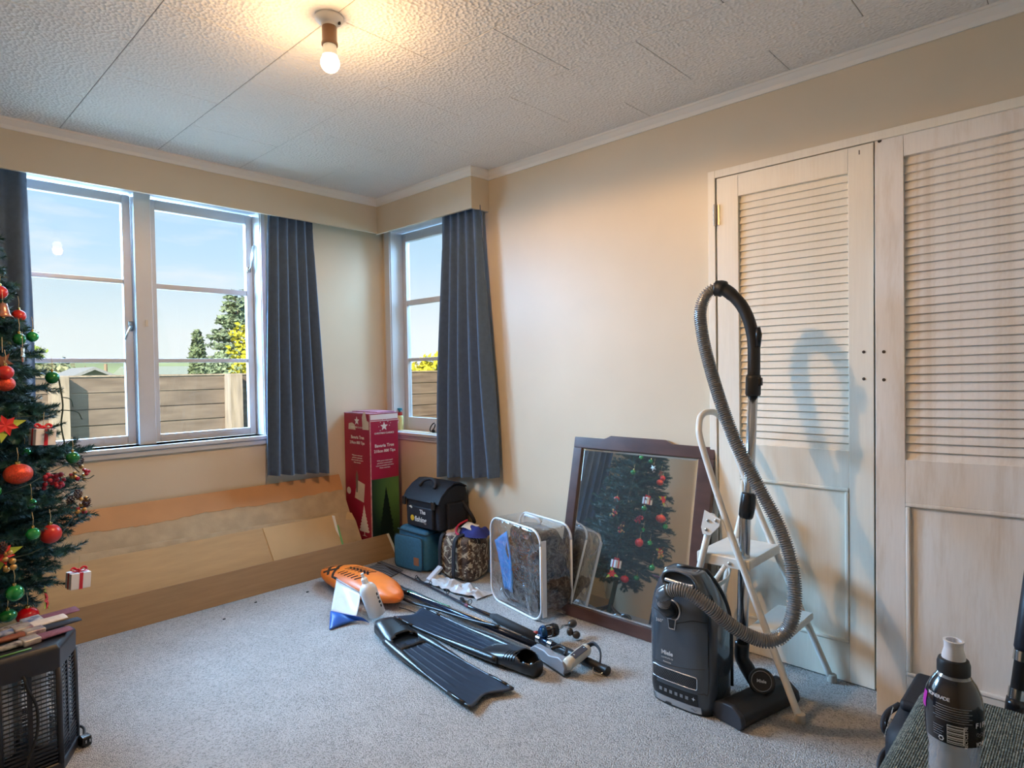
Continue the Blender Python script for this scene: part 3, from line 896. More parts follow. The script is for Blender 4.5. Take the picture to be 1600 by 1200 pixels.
obj('flap', tp, m_pink, bxr)
tt = MB(); tt.box((bx0 + 0.003, by0 - 0.0012, bz - 0.036), (bx1 - 0.002, by0 - 0.0002, bz - 0.003)); tt.box((bx0 + 0.003, by0 - 0.0014, bz - 0.046), (bx1 - 0.002, by0 - 0.0002, bz - 0.042))
obj('packing_tape', tt, m_tape, bxr)
FR, FU, FN = V((1, 0, 0)), V((0, 0, 1)), V((0, -1, 0))
LR = V((0, -1, 0))
yf = by0 - 0.0008; xf = bx0 - 0.0008
def star_poly(r0, r1, n=5, rot=PI / 2):
    return [((r0 if i % 2 == 0 else r1) * math.cos(rot + i * PI / n), (r0 if i % 2 == 0 else r1) * math.sin(rot + i * PI / n)) for i in range(2 * n)]
def green_mat():
    M = bpy.data.materials.new('green_glow_print'); M.use_nodes = True
    N, L = M.node_tree.nodes, M.node_tree.links; b = N['Principled BSDF']; b.inputs['Roughness'].default_value = 0.35
    tc = N.new('ShaderNodeTexCoord'); mp = N.new('ShaderNodeMapping'); mp.inputs['Location'].default_value = (-0.085, 0, -0.44); mp.inputs['Scale'].default_value = (1, 1, 1)
    # object origin at carton base
    g = N.new('ShaderNodeTexGradient'); g.gradient_type = 'SPHERICAL'
    mp2 = N.new('ShaderNodeMapping'); mp2.inputs['Scale'].default_value = (5.0, 0, 3.0)
    L.new(tc.outputs['Object'], mp.inputs[0]); L.new(mp.outputs[0], mp2.inputs[0]); L.new(mp2.outputs[0], g.inputs[0])
    r = N.new('ShaderNodeValToRGB'); r.color_ramp.elements[0].color = (0.010, 0.022, 0.014, 1); r.color_ramp.elements[1].color = (0.13, 0.27, 0.07, 1)
    L.new(g.outputs['Fac'], r.inputs[0]); L.new(r.outputs[0], b.inputs['Base Color'])
    return M
obj('picture_panel', MB().box((bx0 + 0.002, by0 - 0.0006, 0.0), (bx1 - 0.002, by0, 0.52)), green_mat(), bxr)
def tree_poly(h, w, n, rng):
    L_ = []; R_ = []
    for i in range(n):
        t = i / (n - 1); z = h * (1 - t)
        ww = w * (0.06 + 0.94 * t) * (1.0 if i % 2 else 0.78) * rng.uniform(0.9, 1.08)
        L_.append((-ww / 2, z)); R_.append((ww / 2, z))
    return [(0, h * 1.06)] + R_ + list(reversed(L_))
rng = random.Random(2)
def flat(poly, o, r, t=0.0004):
    n_ = V(r).cross(FU)
    return MB().prism(poly, 0.0, t, basis(o, r, FU, n_))
obj('printed_tree', flat(tree_poly(0.33, 0.145, 25, rng), (-0.232, by0 - 0.0006, 0.115), FR), mat('dark_tree_print', (0.008, 0.018, 0.014), 0.4), bxr)
obj('printed_star', flat(star_poly(0.030, 0.013), (-0.238, by0 - 0.0002, 0.856), FR), m_print, bxr)
dots = MB()
for (a, b, c) in ((-0.028, 0.028, 0.004), (0.03, 0.03, 0.004), (-0.04, 0.0, 0.003), (0.042, 0.004, 0.004), (-0.03, -0.025, 0.004), (0.02, 0.045, 0.003), (-0.012, 0.045, 0.003), (0.05, 0.02, 0.003)):
    n_ = FN
    dots.prism([(a + p[0], b + p[1]) for p in star_poly(c, c * 0.5)], 0, 0.0004, basis((-0.238, by0 - 0.0002, 0.856), FR, FU, FN))
obj('printed_sparkle', dots, m_print, bxr)
text('lettering', 'CHRISTMAS CLASSICS', 0.0155, (-0.238, yf, 0.808), FR, FU, m_print, bxr, bold=0.0002)
text('lettering', 'Bavaria Tree', 0.029, (-0.238, yf, 0.724), FR, FU, m_print, bxr, bold=0.0004)
text('lettering', '210cm 800 Tips', 0.0255, (-0.236, yf, 0.690), FR, FU, m_print, bxr, bold=0.0004)
for i, s_ in enumerate(('With green metal stand', 'pull down construction', 'easy to assemble and store', 'Flame retardant')):
    text('lettering', s_, 0.0125, (-0.238, yf, 0.632 - 0.0155 * i), FR, FU, m_print, bxr)
text('lettering', 'Bavaria Tree', 0.030, (xf, -0.170, 0.775), LR, FU, m_print, bxr, bold=0.0004)
text('lettering', '210cm 800 Tips', 0.0265, (xf, -0.165, 0.741), LR, FU, m_print, bxr, bold=0.0004)
text('lettering', 'CHRISTMAS CLASSICS', 0.0150, (xf, -0.165, 0.845), LR, FU, m_print, bxr)
for i, s_ in enumerate(('With green metal stand', 'pull down construction', 'easy to assemble and store', 'Flame retardant')):
    text('lettering', s_, 0.0125, (xf, -0.162, 0.662 - 0.0155 * i), LR, FU, m_print, bxr)
obj('printed_star', flat(star_poly(0.030, 0.013), (bx0 - 0.0002, -0.165, 0.892), LR), m_print, bxr)
obj('printed_white_tree', flat(tree_poly(0.165, 0.12, 17, rng), (bx0 - 0.0002, -0.230, 0.175), LR), m_print, bxr)
obj('printed_white_tree_stem', flat([(-0.004, 0), (0.004, 0), (0.004, -0.02), (0.03, -0.026), (-0.03, -0.026), (-0.004, -0.02)], (bx0 - 0.0002, -0.230, 0.175), LR), m_print, bxr)
for P_, o_ in (([(-0.06, -0.045), (0.045, -0.065), (0.06, 0.055), (-0.03, 0.075)], (bx0 - 0.0006, -0.185, 0.43)), ([(-0.045, -0.02), (0.04, -0.022), (0.03, 0.012), (0.0, 0.024), (-0.04, 0.018)], (bx0 - 0.0006, -0.110, 0.855)), ([(-0.03, -0.03), (0.04, -0.03), (0.04, 0.02), (0.02, 0.03), (0.0, 0.085), (-0.02, 0.08), (-0.035, 0.05)], (bx0 - 0.0006, -0.262, 0.868))):
    obj('torn_patch', flat(P_, o_, LR), m_torn, bxr)
obj('printed_bauble', MB().lathe([(0.024, 0), (0.0235, 0.0004)], 16, basis((bx0 - 0.0003, -0.055, 0.425), LR, FU, LR.cross(FU))), m_print, bxr)
obj('scuff_mark', flat([(-0.012, -0.06), (0.006, -0.062), (0.014, 0.05), (0.0, 0.085), (-0.014, 0.05)], (bx0 - 0.0009, -0.155, 0.485), LR), mat('scuff', (0.20, 0.15, 0.12), 0.8), bxr)
ts = MB(); ts.box((bx0 - 0.0012, by0 - 0.0012, 0.0), (bx0 + 0.004, by0 + 0.006, bz))
obj('corner_tape', ts, mat('worn_corner', (0.55, 0.28, 0.28), 0.4, var=0.3, vscale=60), bxr)

# ------------------------------------------------------------------ soap bottle on the side sill
sx, sy, sz = 0.047, -0.098, RZ0
sp = empty('soap_pump_bottle', (sx, sy, sz), 'small yellow green pump bottle with blue pump on the side window sill', 'bottle')
Tm = Matrix.Translation((sx, sy, sz)) @ Matrix.Diagonal((0.75, 1.1, 1, 1))
obj('bottle_body', MB().lathe([(0.026, 0), (0.028, 0.004), (0.028, 0.095), (0.024, 0.104), (0.014, 0.108)], 24, Tm), mat('lime_plastic', (0.60, 0.68, 0.30), 0.3, col2=(0.75, 0.62, 0.28), vscale=25), sp, smooth=True)
obj('collar', MB().lathe([(0.021, 0.106), (0.021, 0.128), (0.012, 0.130)], 20, Tm), mat('red_cap', (0.40, 0.05, 0.04), 0.4), sp, auto=0.6)
pm = MB(); pm.lathe([(0.007, 0.128), (0.007, 0.142), (0.020, 0.143), (0.021, 0.156), (0.008, 0.158)], 16, Tm)
pm.tube([(sx, sy, sz + 0.150), (sx - 0.012, sy + 0.03, sz + 0.152), (sx - 0.015, sy + 0.038, sz + 0.146)], 0.0055, 8)
obj('pump', pm, mat('teal_plastic', (0.03, 0.30, 0.42), 0.3), sp, auto=0.6)
nrm = V((-2.64, -3.6, 0)).normalized(); rr = V((0, 0, 1)).cross(nrm)
nrm = V((-1, 0, 0)); rr = V((0, -1, 0))
lb = MB().lathe([(0.019, 0), (0.018, 0.001)], 20, basis(V((sx, sy, sz + 0.070)) + nrm * 0.0208, rr, (0, 0, 1), nrm))
obj('face_label', lb, m_print, sp)
ed = MB()
for s_ in (-0.007, 0.007):
    ed.lathe([(0.004, 0), (0.0035, 0.001)], 10, basis(V((sx, sy, sz + 0.072)) + nrm * 0.0218 + rr * s_, rr, (0, 0, 1), nrm))
obj('eye_dot', ed, m_dark, sp)

# ------------------------------------------------------------------ soft helpers
def pillowbox(c, half, exps=(4, 4, 4), n=28, m_=18, mtx=None, wob=0.0, seed=0, flat_bottom=True):
    """superellipsoid box in world coords with optional wobble"""
    mb = MB()
    def sgn(v, p): return math.copysign(abs(v) ** p, v)
    e1 = 2 / exps[0]; e2 = 2 / exps[2]
    def f(u, v):
        th = 2 * PI * u; ph = -PI / 2 + PI * v
        x_ = sgn(math.cos(ph), e2) * sgn(math.cos(th), e1) * half[0]
        y_ = sgn(math.cos(ph), e2) * sgn(math.sin(th), e1) * half[1]
        z_ = sgn(math.sin(ph), e2) * half[2]
        p_ = V((x_, y_, z_))
        if wob:
            q = p_ * 9 + V((seed * 3.1, seed * 1.7, seed))
            p_ += V((mnoise.noise(q), mnoise.noise(q + V((9, 0, 0))), mnoise.noise(q + V((0, 9, 0))))) * wob
        if mtx is not None: p_ = mtx @ p_
        return V(c) + p_
    mb.grid(f, n, m_, wrap=True)
    return mb
m_blue = mat('teal_blue_nylon', (0.035, 0.155, 0.27), 0.6, var=0.10, vscale=60, bump=0.2, bscale=500)
m_blue2 = mat('dark_teal_piping', (0.02, 0.06, 0.10), 0.6)
m_leather = mat('tan_leather_patch', (0.33, 0.14, 0.07), 0.6)
m_blk = mat('black_nylon', (0.006, 0.007, 0.013), 0.65, var=0.3, vscale=80, bump=0.2, bscale=400)
m_blk2 = mat('black_webbing', (0.018, 0.018, 0.024), 0.7, bump=0.3, bscale=700)

# blue cooler bag
cb = empty('cooler_bag', (-0.17, -0.635, 0), 'teal blue soft cooler bag with a small leather patch, under the black bag', 'bag')
rz = Matrix.Rotation(math.radians(7), 4, 'Z')
obj('bag_body', pillowbox((-0.175, -0.635, 0.130), (0.115, 0.135, 0.130), (7, 7, 7), mtx=rz, wob=0.010), m_blue, cb, smooth=True)
obj('front_pocket', pillowbox((-0.286, -0.632, 0.110), (0.022, 0.117, 0.100), (8, 8, 8), mtx=rz, wob=0.004, seed=2), m_blue, cb, smooth=True)
def rim(c, hy, hz, r, mtx, xoff=0.0, k=0.025, n=4):
    pts = []
    for (sy_, sz_, a0) in ((1, 1, 0), (-1, 1, 90), (-1, -1, 180), (1, -1, 270)):
        for i in range(n + 1):
            a = math.radians(a0 + 90 * i / n)
            pts.append(V(c) + mtx @ V((xoff, sy_ * (hy - k) + k * math.cos(a), sz_ * (hz - k) + k * math.sin(a))))
    pts.append(pts[0])
    return pts
obj('zip', MB().tube(rim((-0.286, -0.632, 0.110), 0.117, 0.100, 0.003, rz, -0.016), 0.0035, 6), m_blue2, cb, smooth=True)
zz = MB(); zz.tube([V((-0.175, -0.635, 0.236)) + rz @ V(p_) for p_ in ((-0.116, 0.115, 0.005), (-0.118, 0, -0.002), (-0.116, -0.125, -0.008), (0.0, -0.137, -0.006))], 0.004, 6)
obj('lid_zip', zz, m_blue2, cb, smooth=True)
obj('leather_patch', MB().cbox((0, 0, 0), (0.003, 0.042, 0.048), Matrix.Translation((-0.286, -0.632, 0.110)) @ rz @ Matrix.Translation((-0.0215, -0.072, -0.045))), m_leather, cb, bevel=0.001)
# black tackle bag sitting on the cooler and camo bags
zb = 0.262
kb = empty('tackle_bag', (-0.145, -0.725, zb), 'black tackle bag with yellow and white lettering on top of the cooler bag', 'bag')
prof_ = [(-0.26, zb), (-0.265, zb + 0.17), (-0.245, zb + 0.20), (-0.20, zb + 0.245), (-0.15, zb + 0.272), (-0.10, zb + 0.268), (-0.05, zb + 0.255), (-0.035, zb + 0.20), (-0.03, zb)]
T = basis((0, -0.89, 0), (1, 0, 0), (0, 0, 1), (0, -1, 0)) 
T = Matrix(((1, 0, 0, 0), (0, 0, 1, -0.888), (0, 1, 0, 0), (0, 0, 0, 1)))
obj('bag_body', MB().prism(prof_, 0, 0.325, T), m_blk, kb, bevel=0.018, bseg=3)
lid = [(-0.278, zb + 0.165), (-0.272, zb + 0.180), (-0.252, zb + 0.212), (-0.205, zb + 0.252), (-0.15, zb + 0.279), (-0.10, zb + 0.275), (-0.05, zb + 0.250), (-0.05, zb + 0.24), (-0.10, zb + 0.264), (-0.15, zb + 0.268), (-0.20, zb + 0.240), (-0.24, zb + 0.20), (-0.262, zb + 0.162)]
T_ = T @ Matrix.Translation((0, 0, -0.008))
obj('lid_flap', MB().prism(lid, 0, 0.341, T_), m_blk, kb, bevel=0.005)
obj('front_pocket', MB().box((-0.282, -0.845, zb + 0.010), (-0.258, -0.600, zb + 0.135)), m_blk, kb, bevel=0.010, bseg=3)
obj('side_pocket', MB().box((-0.215, -0.912, zb + 0.012), (-0.075, -0.884, zb + 0.165)), m_blk, kb, bevel=0.012, bseg=3)
hd = MB().tube(spline([(-0.226, -0.655, zb + 0.245), (-0.20, -0.67, zb + 0.275), (-0.19, -0.725, zb + 0.290), (-0.20, -0.78, zb + 0.275), (-0.226, -0.80, zb + 0.245)], 5), 0.010, 8)
obj('carry_handle', hd, m_blk2, kb, smooth=True)
for y_ in (-0.60, -0.85):
    b_ = MB(); b_.cbox((-0.279, y_ + (0.03 if y_ > -0.7 else -0.0), zb + 0.155), (0.012, 0.032, 0.050))
    obj('buckle', b_, mat('black_plastic', (0.012, 0.012, 0.014), 0.25), kb, bevel=0.004)
for sy_, s2 in ((-0.915, 1),):
    stp = MB().tube(spline([(-0.10, -0.905, zb + 0.16), (-0.08, -0.945, zb + 0.10), (-0.06, -0.965, zb + 0.045), (-0.05, -0.93, zb + 0.02)], 5), 0.012, 6, sx=0.35)
    obj('shoulder_strap', stp, m_blk2, kb, smooth=True)
m_yel = mat('yellow_thread', (0.75, 0.50, 0.03), 0.6)
m_wth = mat('white_thread', (0.75, 0.75, 0.72), 0.6)
text('lettering', 'The', 0.034, (-0.2835, -0.755, zb + 0.095), LR, FU, m_wth, kb, bold=0.0008)
text('lettering', 'fishing', 0.044, (-0.2835, -0.735, zb + 0.045), LR, FU, m_wth, kb, bold=0.0008)
obj('emblem', MB().lathe([(0.018, 0), (0.017, 0.0012)], 12, basis((-0.2822, -0.655, zb + 0.060), LR, FU, (-1, 0, 0))), m_yel, kb)
obj('emblem', flat([(-0.022, 0.012), (0.006, 0.002), (0.012, 0.010), (-0.002, 0.020)], (-0.2825, -0.645, zb + 0.115), LR, 0.001), m_wth, kb)

# camouflage bag
def camo_material(name, stretch=(1, 1, 1), seed=0.0, tone=1.0, stroke=0.9, fine=1.5):
    M = bpy.data.materials.new(name); M.use_nodes = True
    N, L = M.node_tree.nodes, M.node_tree.links; b = N['Principled BSDF']; b.inputs['Roughness'].default_value = 0.8
    tc = N.new('ShaderNodeTexCoord'); mp = N.new('ShaderNodeMapping'); mp.inputs['Location'].default_value = (seed, seed, seed); mp.inputs['Scale'].default_value = stretch
    L.new(tc.outputs['Object'], mp.inputs[0])
    n1 = N.new('ShaderNodeTexNoise'); n1.inputs['Scale'].default_value = 22; n1.inputs['Detail'].default_value = 7; n1.inputs['Distortion'].default_value = 1.2
    L.new(mp.outputs[0], n1.inputs['Vector'])
    r = N.new('ShaderNodeValToRGB'); e = r.color_ramp.elements
    e[0].position = 0.30; e[0].color = (0.018 * tone, 0.012 * tone, 0.010 * tone, 1); e[1].position = 0.75; e[1].color = (0.36 * tone, 0.28 * tone, 0.21 * tone, 1)
    for p_, c in ((0.45, (0.07, 0.042, 0.028)), (0.55, (0.14, 0.085, 0.055)), (0.63, (0.10, 0.075, 0.055))):
        q = e.new(p_); q.color = (*[x_ * tone for x_ in c], 1)
    L.new(n1.outputs['Fac'], r.inputs[0])
    last = r.outputs[0]
    for rot, sc in (((0.9, 0.2, 0.2), 1.0), ((-0.8, 0.5, 0.4), 1.3), ((0.1, 0.3, 1.0), 0.8), ((1.5, 0.4, 0.6), 1.1)):
        m2 = N.new('ShaderNodeMapping'); m2.inputs['Rotation'].default_value = rot; m2.vector_type = 'TEXTURE'; m2.inputs['Scale'].default_value = (1 / (30 * sc * fine), 1 / (30 * sc * fine), 1 / (5 * sc * fine))
        L.new(mp.outputs[0], m2.inputs[0])
        n2 = N.new('ShaderNodeTexNoise'); n2.inputs['Scale'].default_value = 1.0; n2.inputs['Detail'].default_value = 1.5
        L.new(m2.outputs[0], n2.inputs['Vector'])
        r2 = N.new('ShaderNodeValToRGB'); q = r2.color_ramp.elements; q[0].position = 0.615; q[0].color = (0, 0, 0, 1); q[1].position = 0.645; q[1].color = (stroke, stroke, stroke, 1)
        L.new(n2.outputs['Fac'], r2.inputs[0])
        mx = N.new('ShaderNodeMixRGB'); L.new(r2.outputs[0], mx.inputs[0]); L.new(last, mx.inputs[1]); mx.inputs[2].default_value = (0.50 * tone, 0.43 * tone, 0.31 * tone, 1)
        last = mx.outputs[0]
    L.new(last, b.inputs['Base Color'])
    return M
m_camo = camo_material('reed_camouflage_fabric')
m_camo2 = camo_material('dark_camouflage_fabric', (1, 1, 1), 4.0, 0.55, 0.22, 2.0)
gb = empty('camouflage_bag', (-0.14, -0.965, 0), 'reed camouflage bag with black straps below the blue jersey', 'bag')
obj('bag_body', pillowbox((-0.145, -0.962, 0.128), (0.100, 0.128, 0.126), (6, 6, 6), wob=0.014, seed=5, mtx=Matrix.Rotation(math.radians(6), 4, 'Z'), n=40, m_=26), m_camo, gb, smooth=True)
for y_ in (-0.885, -1.005):
    s_ = MB()
    s_.tube(spline([(-0.262 - 0.004, y_, 0.020), (-0.266, y_ - 0.002, 0.10), (-0.262, y_ - 0.004, 0.20), (-0.240, y_ - 0.006, 0.252), (-0.17, y_ - 0.01, 0.265)], 6), 0.016, 6, sx=0.2, upv=(0, 1, 0))
    obj('strap', s_, m_blk2, gb, smooth=True)
# blue rugby jersey folded on the camo bag
jr = empty('folded_jersey', (-0.13, -1.02, 0.255), 'crumpled royal blue jersey with red trim and cream patch on the camouflage bag', 'clothing')
m_jb = mat('royal_blue_knit', (0.018, 0.022, 0.16), 0.8, var=0.2, vscale=30)
def crumple(c, rx, ry, h, seed, n=26, fq=14, amp=0.018, rot=0.0):
    cs, sn = math.cos(rot), math.sin(rot)
    def f(u, v):
        a = 2 * PI * u; r_ = 1 - v
        ed = 1 + 0.22 * mnoise.noise(V((math.cos(a) * 1.5 + seed, math.sin(a) * 1.5, 0)))
        x_ = math.cos(a) * rx * r_ * ed; y_ = math.sin(a) * ry * r_ * ed
        z_ = h * (1 - r_ ** 3.0) + amp * mnoise.noise(V((x_ * fq + seed, y_ * fq, seed))) * (1 - r_ ** 6)
        return V((c[0] + x_ * cs - y_ * sn, c[1] + x_ * sn + y_ * cs, max(c[2], c[2] + z_)))
    return MB().grid(f, n, 12, wrap=True)
obj('cloth', crumple((-0.125, -1.035, 0.252), 0.080, 0.10, 0.046, 1.3, 30, 22, 0.026), m_jb, jr, smooth=True)
pt = MB().grid(lambda u, v: V((-0.185 + 0.050 * v + 0.02 * u, -0.985 - 0.085 * u, 0.296 + 0.022 * v - 0.006 * u + 0.004 * math.sin(6 * u))), 6, 5)
obj('cream_patch', pt, mat('cream_print', (0.70, 0.58, 0.44), 0.7), jr, smooth=True, solid=0.002)
obj('red_trim', MB().tube(spline([(-0.105, -0.955, 0.320), (-0.165, -0.945, 0.300), (-0.205, -0.965, 0.272), (-0.215, -1.0, 0.258)], 6), 0.007, 8), mat('red_trim', (0.50, 0.02, 0.06), 0.6), jr, smooth=True)
# pinkish crumpled paper on the camo bag beside the jersey
o = obj('crumpled_paper', crumple((-0.170, -0.915, 0.250), 0.070, 0.055, 0.022, 4.1, 24, 30, 0.02), mat('pinkish_paper', (0.52, 0.42, 0.38), 0.8, var=0.2, vscale=30), None, smooth=True)
setp(o, 'pale crumpled paper on the camouflage bag between straps and jersey', 'paper')

# ------------------------------------------------------------------ clear zip bag with camo bedding
e1 = V((-0.080, -0.427, 0)).normalized(); e3 = V((0, 0, 1)); e2 = V((-e1.y, e1.x, 0))
e2 = V((0.98, -0.19, 0)); e2 = (e2 - e1 * e2.dot(e1)).normalized()
W_, D_, HB = 0.430, 0.195, 0.445
O_ = V((-0.305, -1.352, 0))
TB = basis(O_, e1, e2, e3)
def vinyl():
    M = bpy.data.materials.new('clear_vinyl'); M.use_nodes = True
    N, L = M.node_tree.nodes, M.node_tree.links; N.clear()
    o = N.new('ShaderNodeOutputMaterial'); mx = N.new('ShaderNodeMixShader'); t = N.new('ShaderNodeBsdfTransparent'); g = N.new('ShaderNodeBsdfGlossy')
    t.inputs['Color'].default_value = (0.93, 0.94, 0.95, 1); g.inputs['Roughness'].default_value = 0.06; g.inputs['Color'].default_value = (0.92, 0.94, 0.97, 1)
    lw = N.new('ShaderNodeLayerWeight'); lw.inputs['Blend'].default_value = 0.30
    mp_ = N.new('ShaderNodeMath'); mp_.operation = 'MULTIPLY_ADD'; mp_.inputs[1].default_value = 0.65; mp_.inputs[2].default_value = 0.07
    tc = N.new('ShaderNodeTexCoord'); no = N.new('ShaderNodeTexNoise'); no.inputs['Scale'].default_value = 11; no.inputs['Detail'].default_value = 3; no.inputs['Distortion'].default_value = 1.5
    bp = N.new('ShaderNodeBump'); bp.inputs['Strength'].default_value = 0.9; bp.inputs['Distance'].default_value = 0.02
    L.new(tc.outputs['Object'], no.inputs['Vector']); L.new(no.outputs['Fac'], bp.inputs['Height']); L.new(bp.outputs[0], g.inputs['Normal']); L.new(bp.outputs[0], lw.inputs['Normal'])
    L.new(lw.outputs['Facing'], mp_.inputs[0]); L.new(mp_.outputs[0], mx.inputs[0]); L.new(t.outputs[0], mx.inputs[1]); L.new(g.outputs[0], mx.inputs[2]); L.new(mx.outputs[0], o.inputs[0])
    return M
m_vinyl = vinyl()
m_pipe = mat('white_vinyl_piping', (0.72, 0.72, 0.74), 0.35)
zbg = empty('clear_zip_bag', TB @ V((W_ / 2, D_ / 2, 0)), 'clear vinyl zip bag with white piping leaning room for camouflage bedding', 'bag')
zbg['label'] = 'clear vinyl zip bag with white piping standing left of the mirror'
obj('vinyl_shell', MB().grid(lambda u, v: pillowbox_pt(u, v), 40, 24, wrap=True) if False else pillowbox(TB @ V((W_ / 2, D_ / 2, HB / 2)), (W_ / 2, D_ / 2, HB / 2 - 0.002), (14, 14, 12), n=56, m_=28, mtx=TB.to_3x3().to_4x4(), wob=0.006, seed=3), m_vinyl, zbg, smooth=True)
def rrect(w0, w1, h0, h1, d, k=0.07, n=6):
    pts = []
    for (cx_, cy_, a0) in ((w1 - k, h1 - k, 0), (w0 + k, h1 - k, 90), (w0 + k, h0 + k, 180), (w1 - k, h0 + k, 270)):
        for i in range(n + 1):
            a = math.radians(a0 + 90 * i / n)
            pts.append(TB @ V((cx_ + k * math.cos(a), d, cy_ + k * math.sin(a))))
    return pts + [pts[0]]
for d in (0.002, D_ - 0.002):
    obj('piping', MB().tube(rrect(0.004, W_ - 0.004, 0.006, HB - 0.004, d), 0.0055, 8), m_pipe, zbg, smooth=True)
zs = MB(); zs.box((W_ - 0.002, 0.004, 0.03), (W_ + 0.004, 0.030, HB - 0.05), TB)
obj('zip_tape', zs, m_pipe, zbg, bevel=0.002)
hh = MB().tube(spline([TB @ V(p_) for p_ in ((0.17, 0.10, HB + 0.004), (0.19, 0.09, HB + 0.022), (0.24, 0.08, HB + 0.026), (0.29, 0.09, HB + 0.020), (0.31, 0.10, HB + 0.002))], 5), 0.007, 8, sx=0.5)
obj('carry_handle', hh, mat('frosted_handle', (0.6, 0.6, 0.6), 0.3), zbg, smooth=True)
# contents: camo garment bundle in two lumps of one folded piece, and a blue cloth
bd = empty('folded_camouflage_clothing', TB @ V((0.27, 0.10, 0.012)), 'brown camouflage clothing folded inside the clear bag', 'clothing')
obj('fold', pillowbox(TB @ V((0.262, 0.106, 0.205)), (0.158, 0.076, 0.195), (5, 5, 4), mtx=TB.to_3x3().to_4x4(), wob=0.055, seed=7, n=60, m_=40), m_camo2, bd, smooth=True)
obj('fold', pillowbox(TB @ V((0.120, 0.116, 0.170)), (0.108, 0.064, 0.160), (4, 4, 4), mtx=TB.to_3x3().to_4x4(), wob=0.03, seed=9, n=40, m_=26), mat('dark_folded_fabric', (0.03, 0.026, 0.024), 0.8, var=0.4, vscale=25), bd, smooth=True)
obj('fold', pillowbox(TB @ V((0.255, 0.106, 0.365)), (0.155, 0.074, 0.062), (4, 4, 3), mtx=TB.to_3x3().to_4x4(), wob=0.03, seed=11, n=40, m_=26), m_camo2, bd, smooth=True)
P_ = [TB @ V(p_) for p_ in ((0.025, 0.008, 0.315), (0.135, 0.008, 0.385), (0.190, 0.008, 0.240), (0.180, 0.008, 0.080), (0.110, 0.008, 0.085))]
def bluef(u, v):
    a = lerp(P_[0], P_[1], u); b = lerp(P_[4], P_[3], u)
    p_ = lerp(a, b, v) + e1 * 0.02 * math.sin(PI * v) * u
    return p_ + e2 * (0.004 + 0.003 * math.sin(9 * u + 4 * v))
o = obj('blue_cloth', MB().grid(bluef, 10, 14), mat('sky_blue_cloth', (0.045, 0.26, 0.62), 0.7, var=0.1), None, smooth=True, solid=0.004)
setp(o, 'bright sky blue cloth pressed against the front of the clear bag', 'cloth')

# ------------------------------------------------------------------ mirror leaning on the right wall
ma = math.radians(12.4)
TMi = basis((-0.212, 0, 0.0), (0, -1, 0), (math.sin(ma), 0, math.cos(ma)), (-math.cos(ma), 0, math.sin(ma)))
m_wood = mat('dark_mahogany', (0.060, 0.028, 0.024), 0.30, col2=(0.10, 0.048, 0.038), vscale=6, stretch=(12, 1, 1.5), coat=0.3)
mr = empty('wall_mirror', (-0.12, -2.10, 0), 'large dark wooden framed mirror leaning against the wall beside the ladder', 'mirror')
a0, a1, h1 = 1.712, 2.478, 0.876
g0, g1, v0, v1 = 1.764, 2.404, 0.054, 0.824
P_ = [(a0, v1 - 0.002), (a1, v1 - 0.002), (a1, h1), (2.275, h1), (2.262, 0.880), (2.235, 0.893), (1.932, 0.893), (1.905, 0.880), (1.892, h1), (a0, h1)]
obj('frame_rail', MB().prism(P_, -0.022, 0.008, TMi), m_wood, mr, bevel=0.003)
obj('frame_rail', MB().box((a0, 0.0, -0.022), (a1, v0, 0.008), TMi), m_wood, mr, bevel=0.003)
obj('frame_stile', MB().box((a0, v0, -0.022), (g0, v1 - 0.002, 0.0078), TMi), m_wood, mr, bevel=0.003)
obj('frame_stile', MB().box((g1, v0, -0.022), (a1, v1 - 0.002, 0.0078), TMi), m_wood, mr, bevel=0.003)
m_mir = mat('silvered_glass', (0.76, 0.82, 0.85), 0.012, metal=0.955)
obj('mirror_glass', MB().box((g0 + 0.012, v0 + 0.012, -0.004), (g1 - 0.012, v1 - 0.012, -0.001), TMi), m_mir, mr)
bv = MB()
for q in (((g0, v0), (g1, v0), (g1 - 0.014, v0 + 0.014), (g0 + 0.014, v0 + 0.014)), ((g1, v0), (g1, v1), (g1 - 0.014, v1 - 0.014), (g1 - 0.014, v0 + 0.014)), ((g1, v1), (g0, v1), (g0 + 0.014, v1 - 0.014), (g1 - 0.014, v1 - 0.014)), ((g0, v1), (g0, v0), (g0 + 0.014, v0 + 0.014), (g0 + 0.014, v1 - 0.014))):
    zz_ = [-0.0035, -0.0035, -0.0008, -0.0008]
    bv.add([TMi @ V((q[i][0], q[i][1], zz_[i])) for i in range(4)], [(0, 1, 2, 3)])
obj('mirror_bevel', bv, m_mir, mr)
obj('back_board', MB().box((a0 + 0.02, 0.02, -0.027), (a1 - 0.02, h1 - 0.02, -0.0225), TMi), mat('ply_back', (0.25, 0.17, 0.10), 0.8), mr)

# ------------------------------------------------------------------ step ladder
m_lad = mat('cream_enamel_tube', (0.72, 0.69, 0.63), 0.35, var=0.05, vscale=14)
m_riv = mat('rivet', (0.5, 0.48, 0.45), 0.35, metal=0.8)
ld = empty('step_ladder', (-0.24, -2.70, 0), 'cream metal folding step ladder standing between the mirror and the vacuum cleaner', 'ladder')
r_ = 0.0125
loop = spline([(-0.42, -2.958, 0.008), (-0.405, -2.83, 0.302), (-0.390, -2.703, 0.601), (-0.372, -2.590, 0.900), (-0.350, -2.566, 0.985), (-0.295, -2.556, 1.022), (-0.20, -2.556, 1.022), (-0.145, -2.566, 0.985), (-0.122, -2.590, 0.900), (-0.105, -2.703, 0.601), (-0.085, -2.83, 0.302), (-0.058, -2.950, 0.008)], 8)
obj('front_frame', MB().tube(loop, r_, 10), m_lad, ld, smooth=True)
def legpath(xa, xb):
    return [(xa, -2.640, 0.655), (xa + 0.003, -2.575, 0.40), (xb, -2.482, 0.008)]
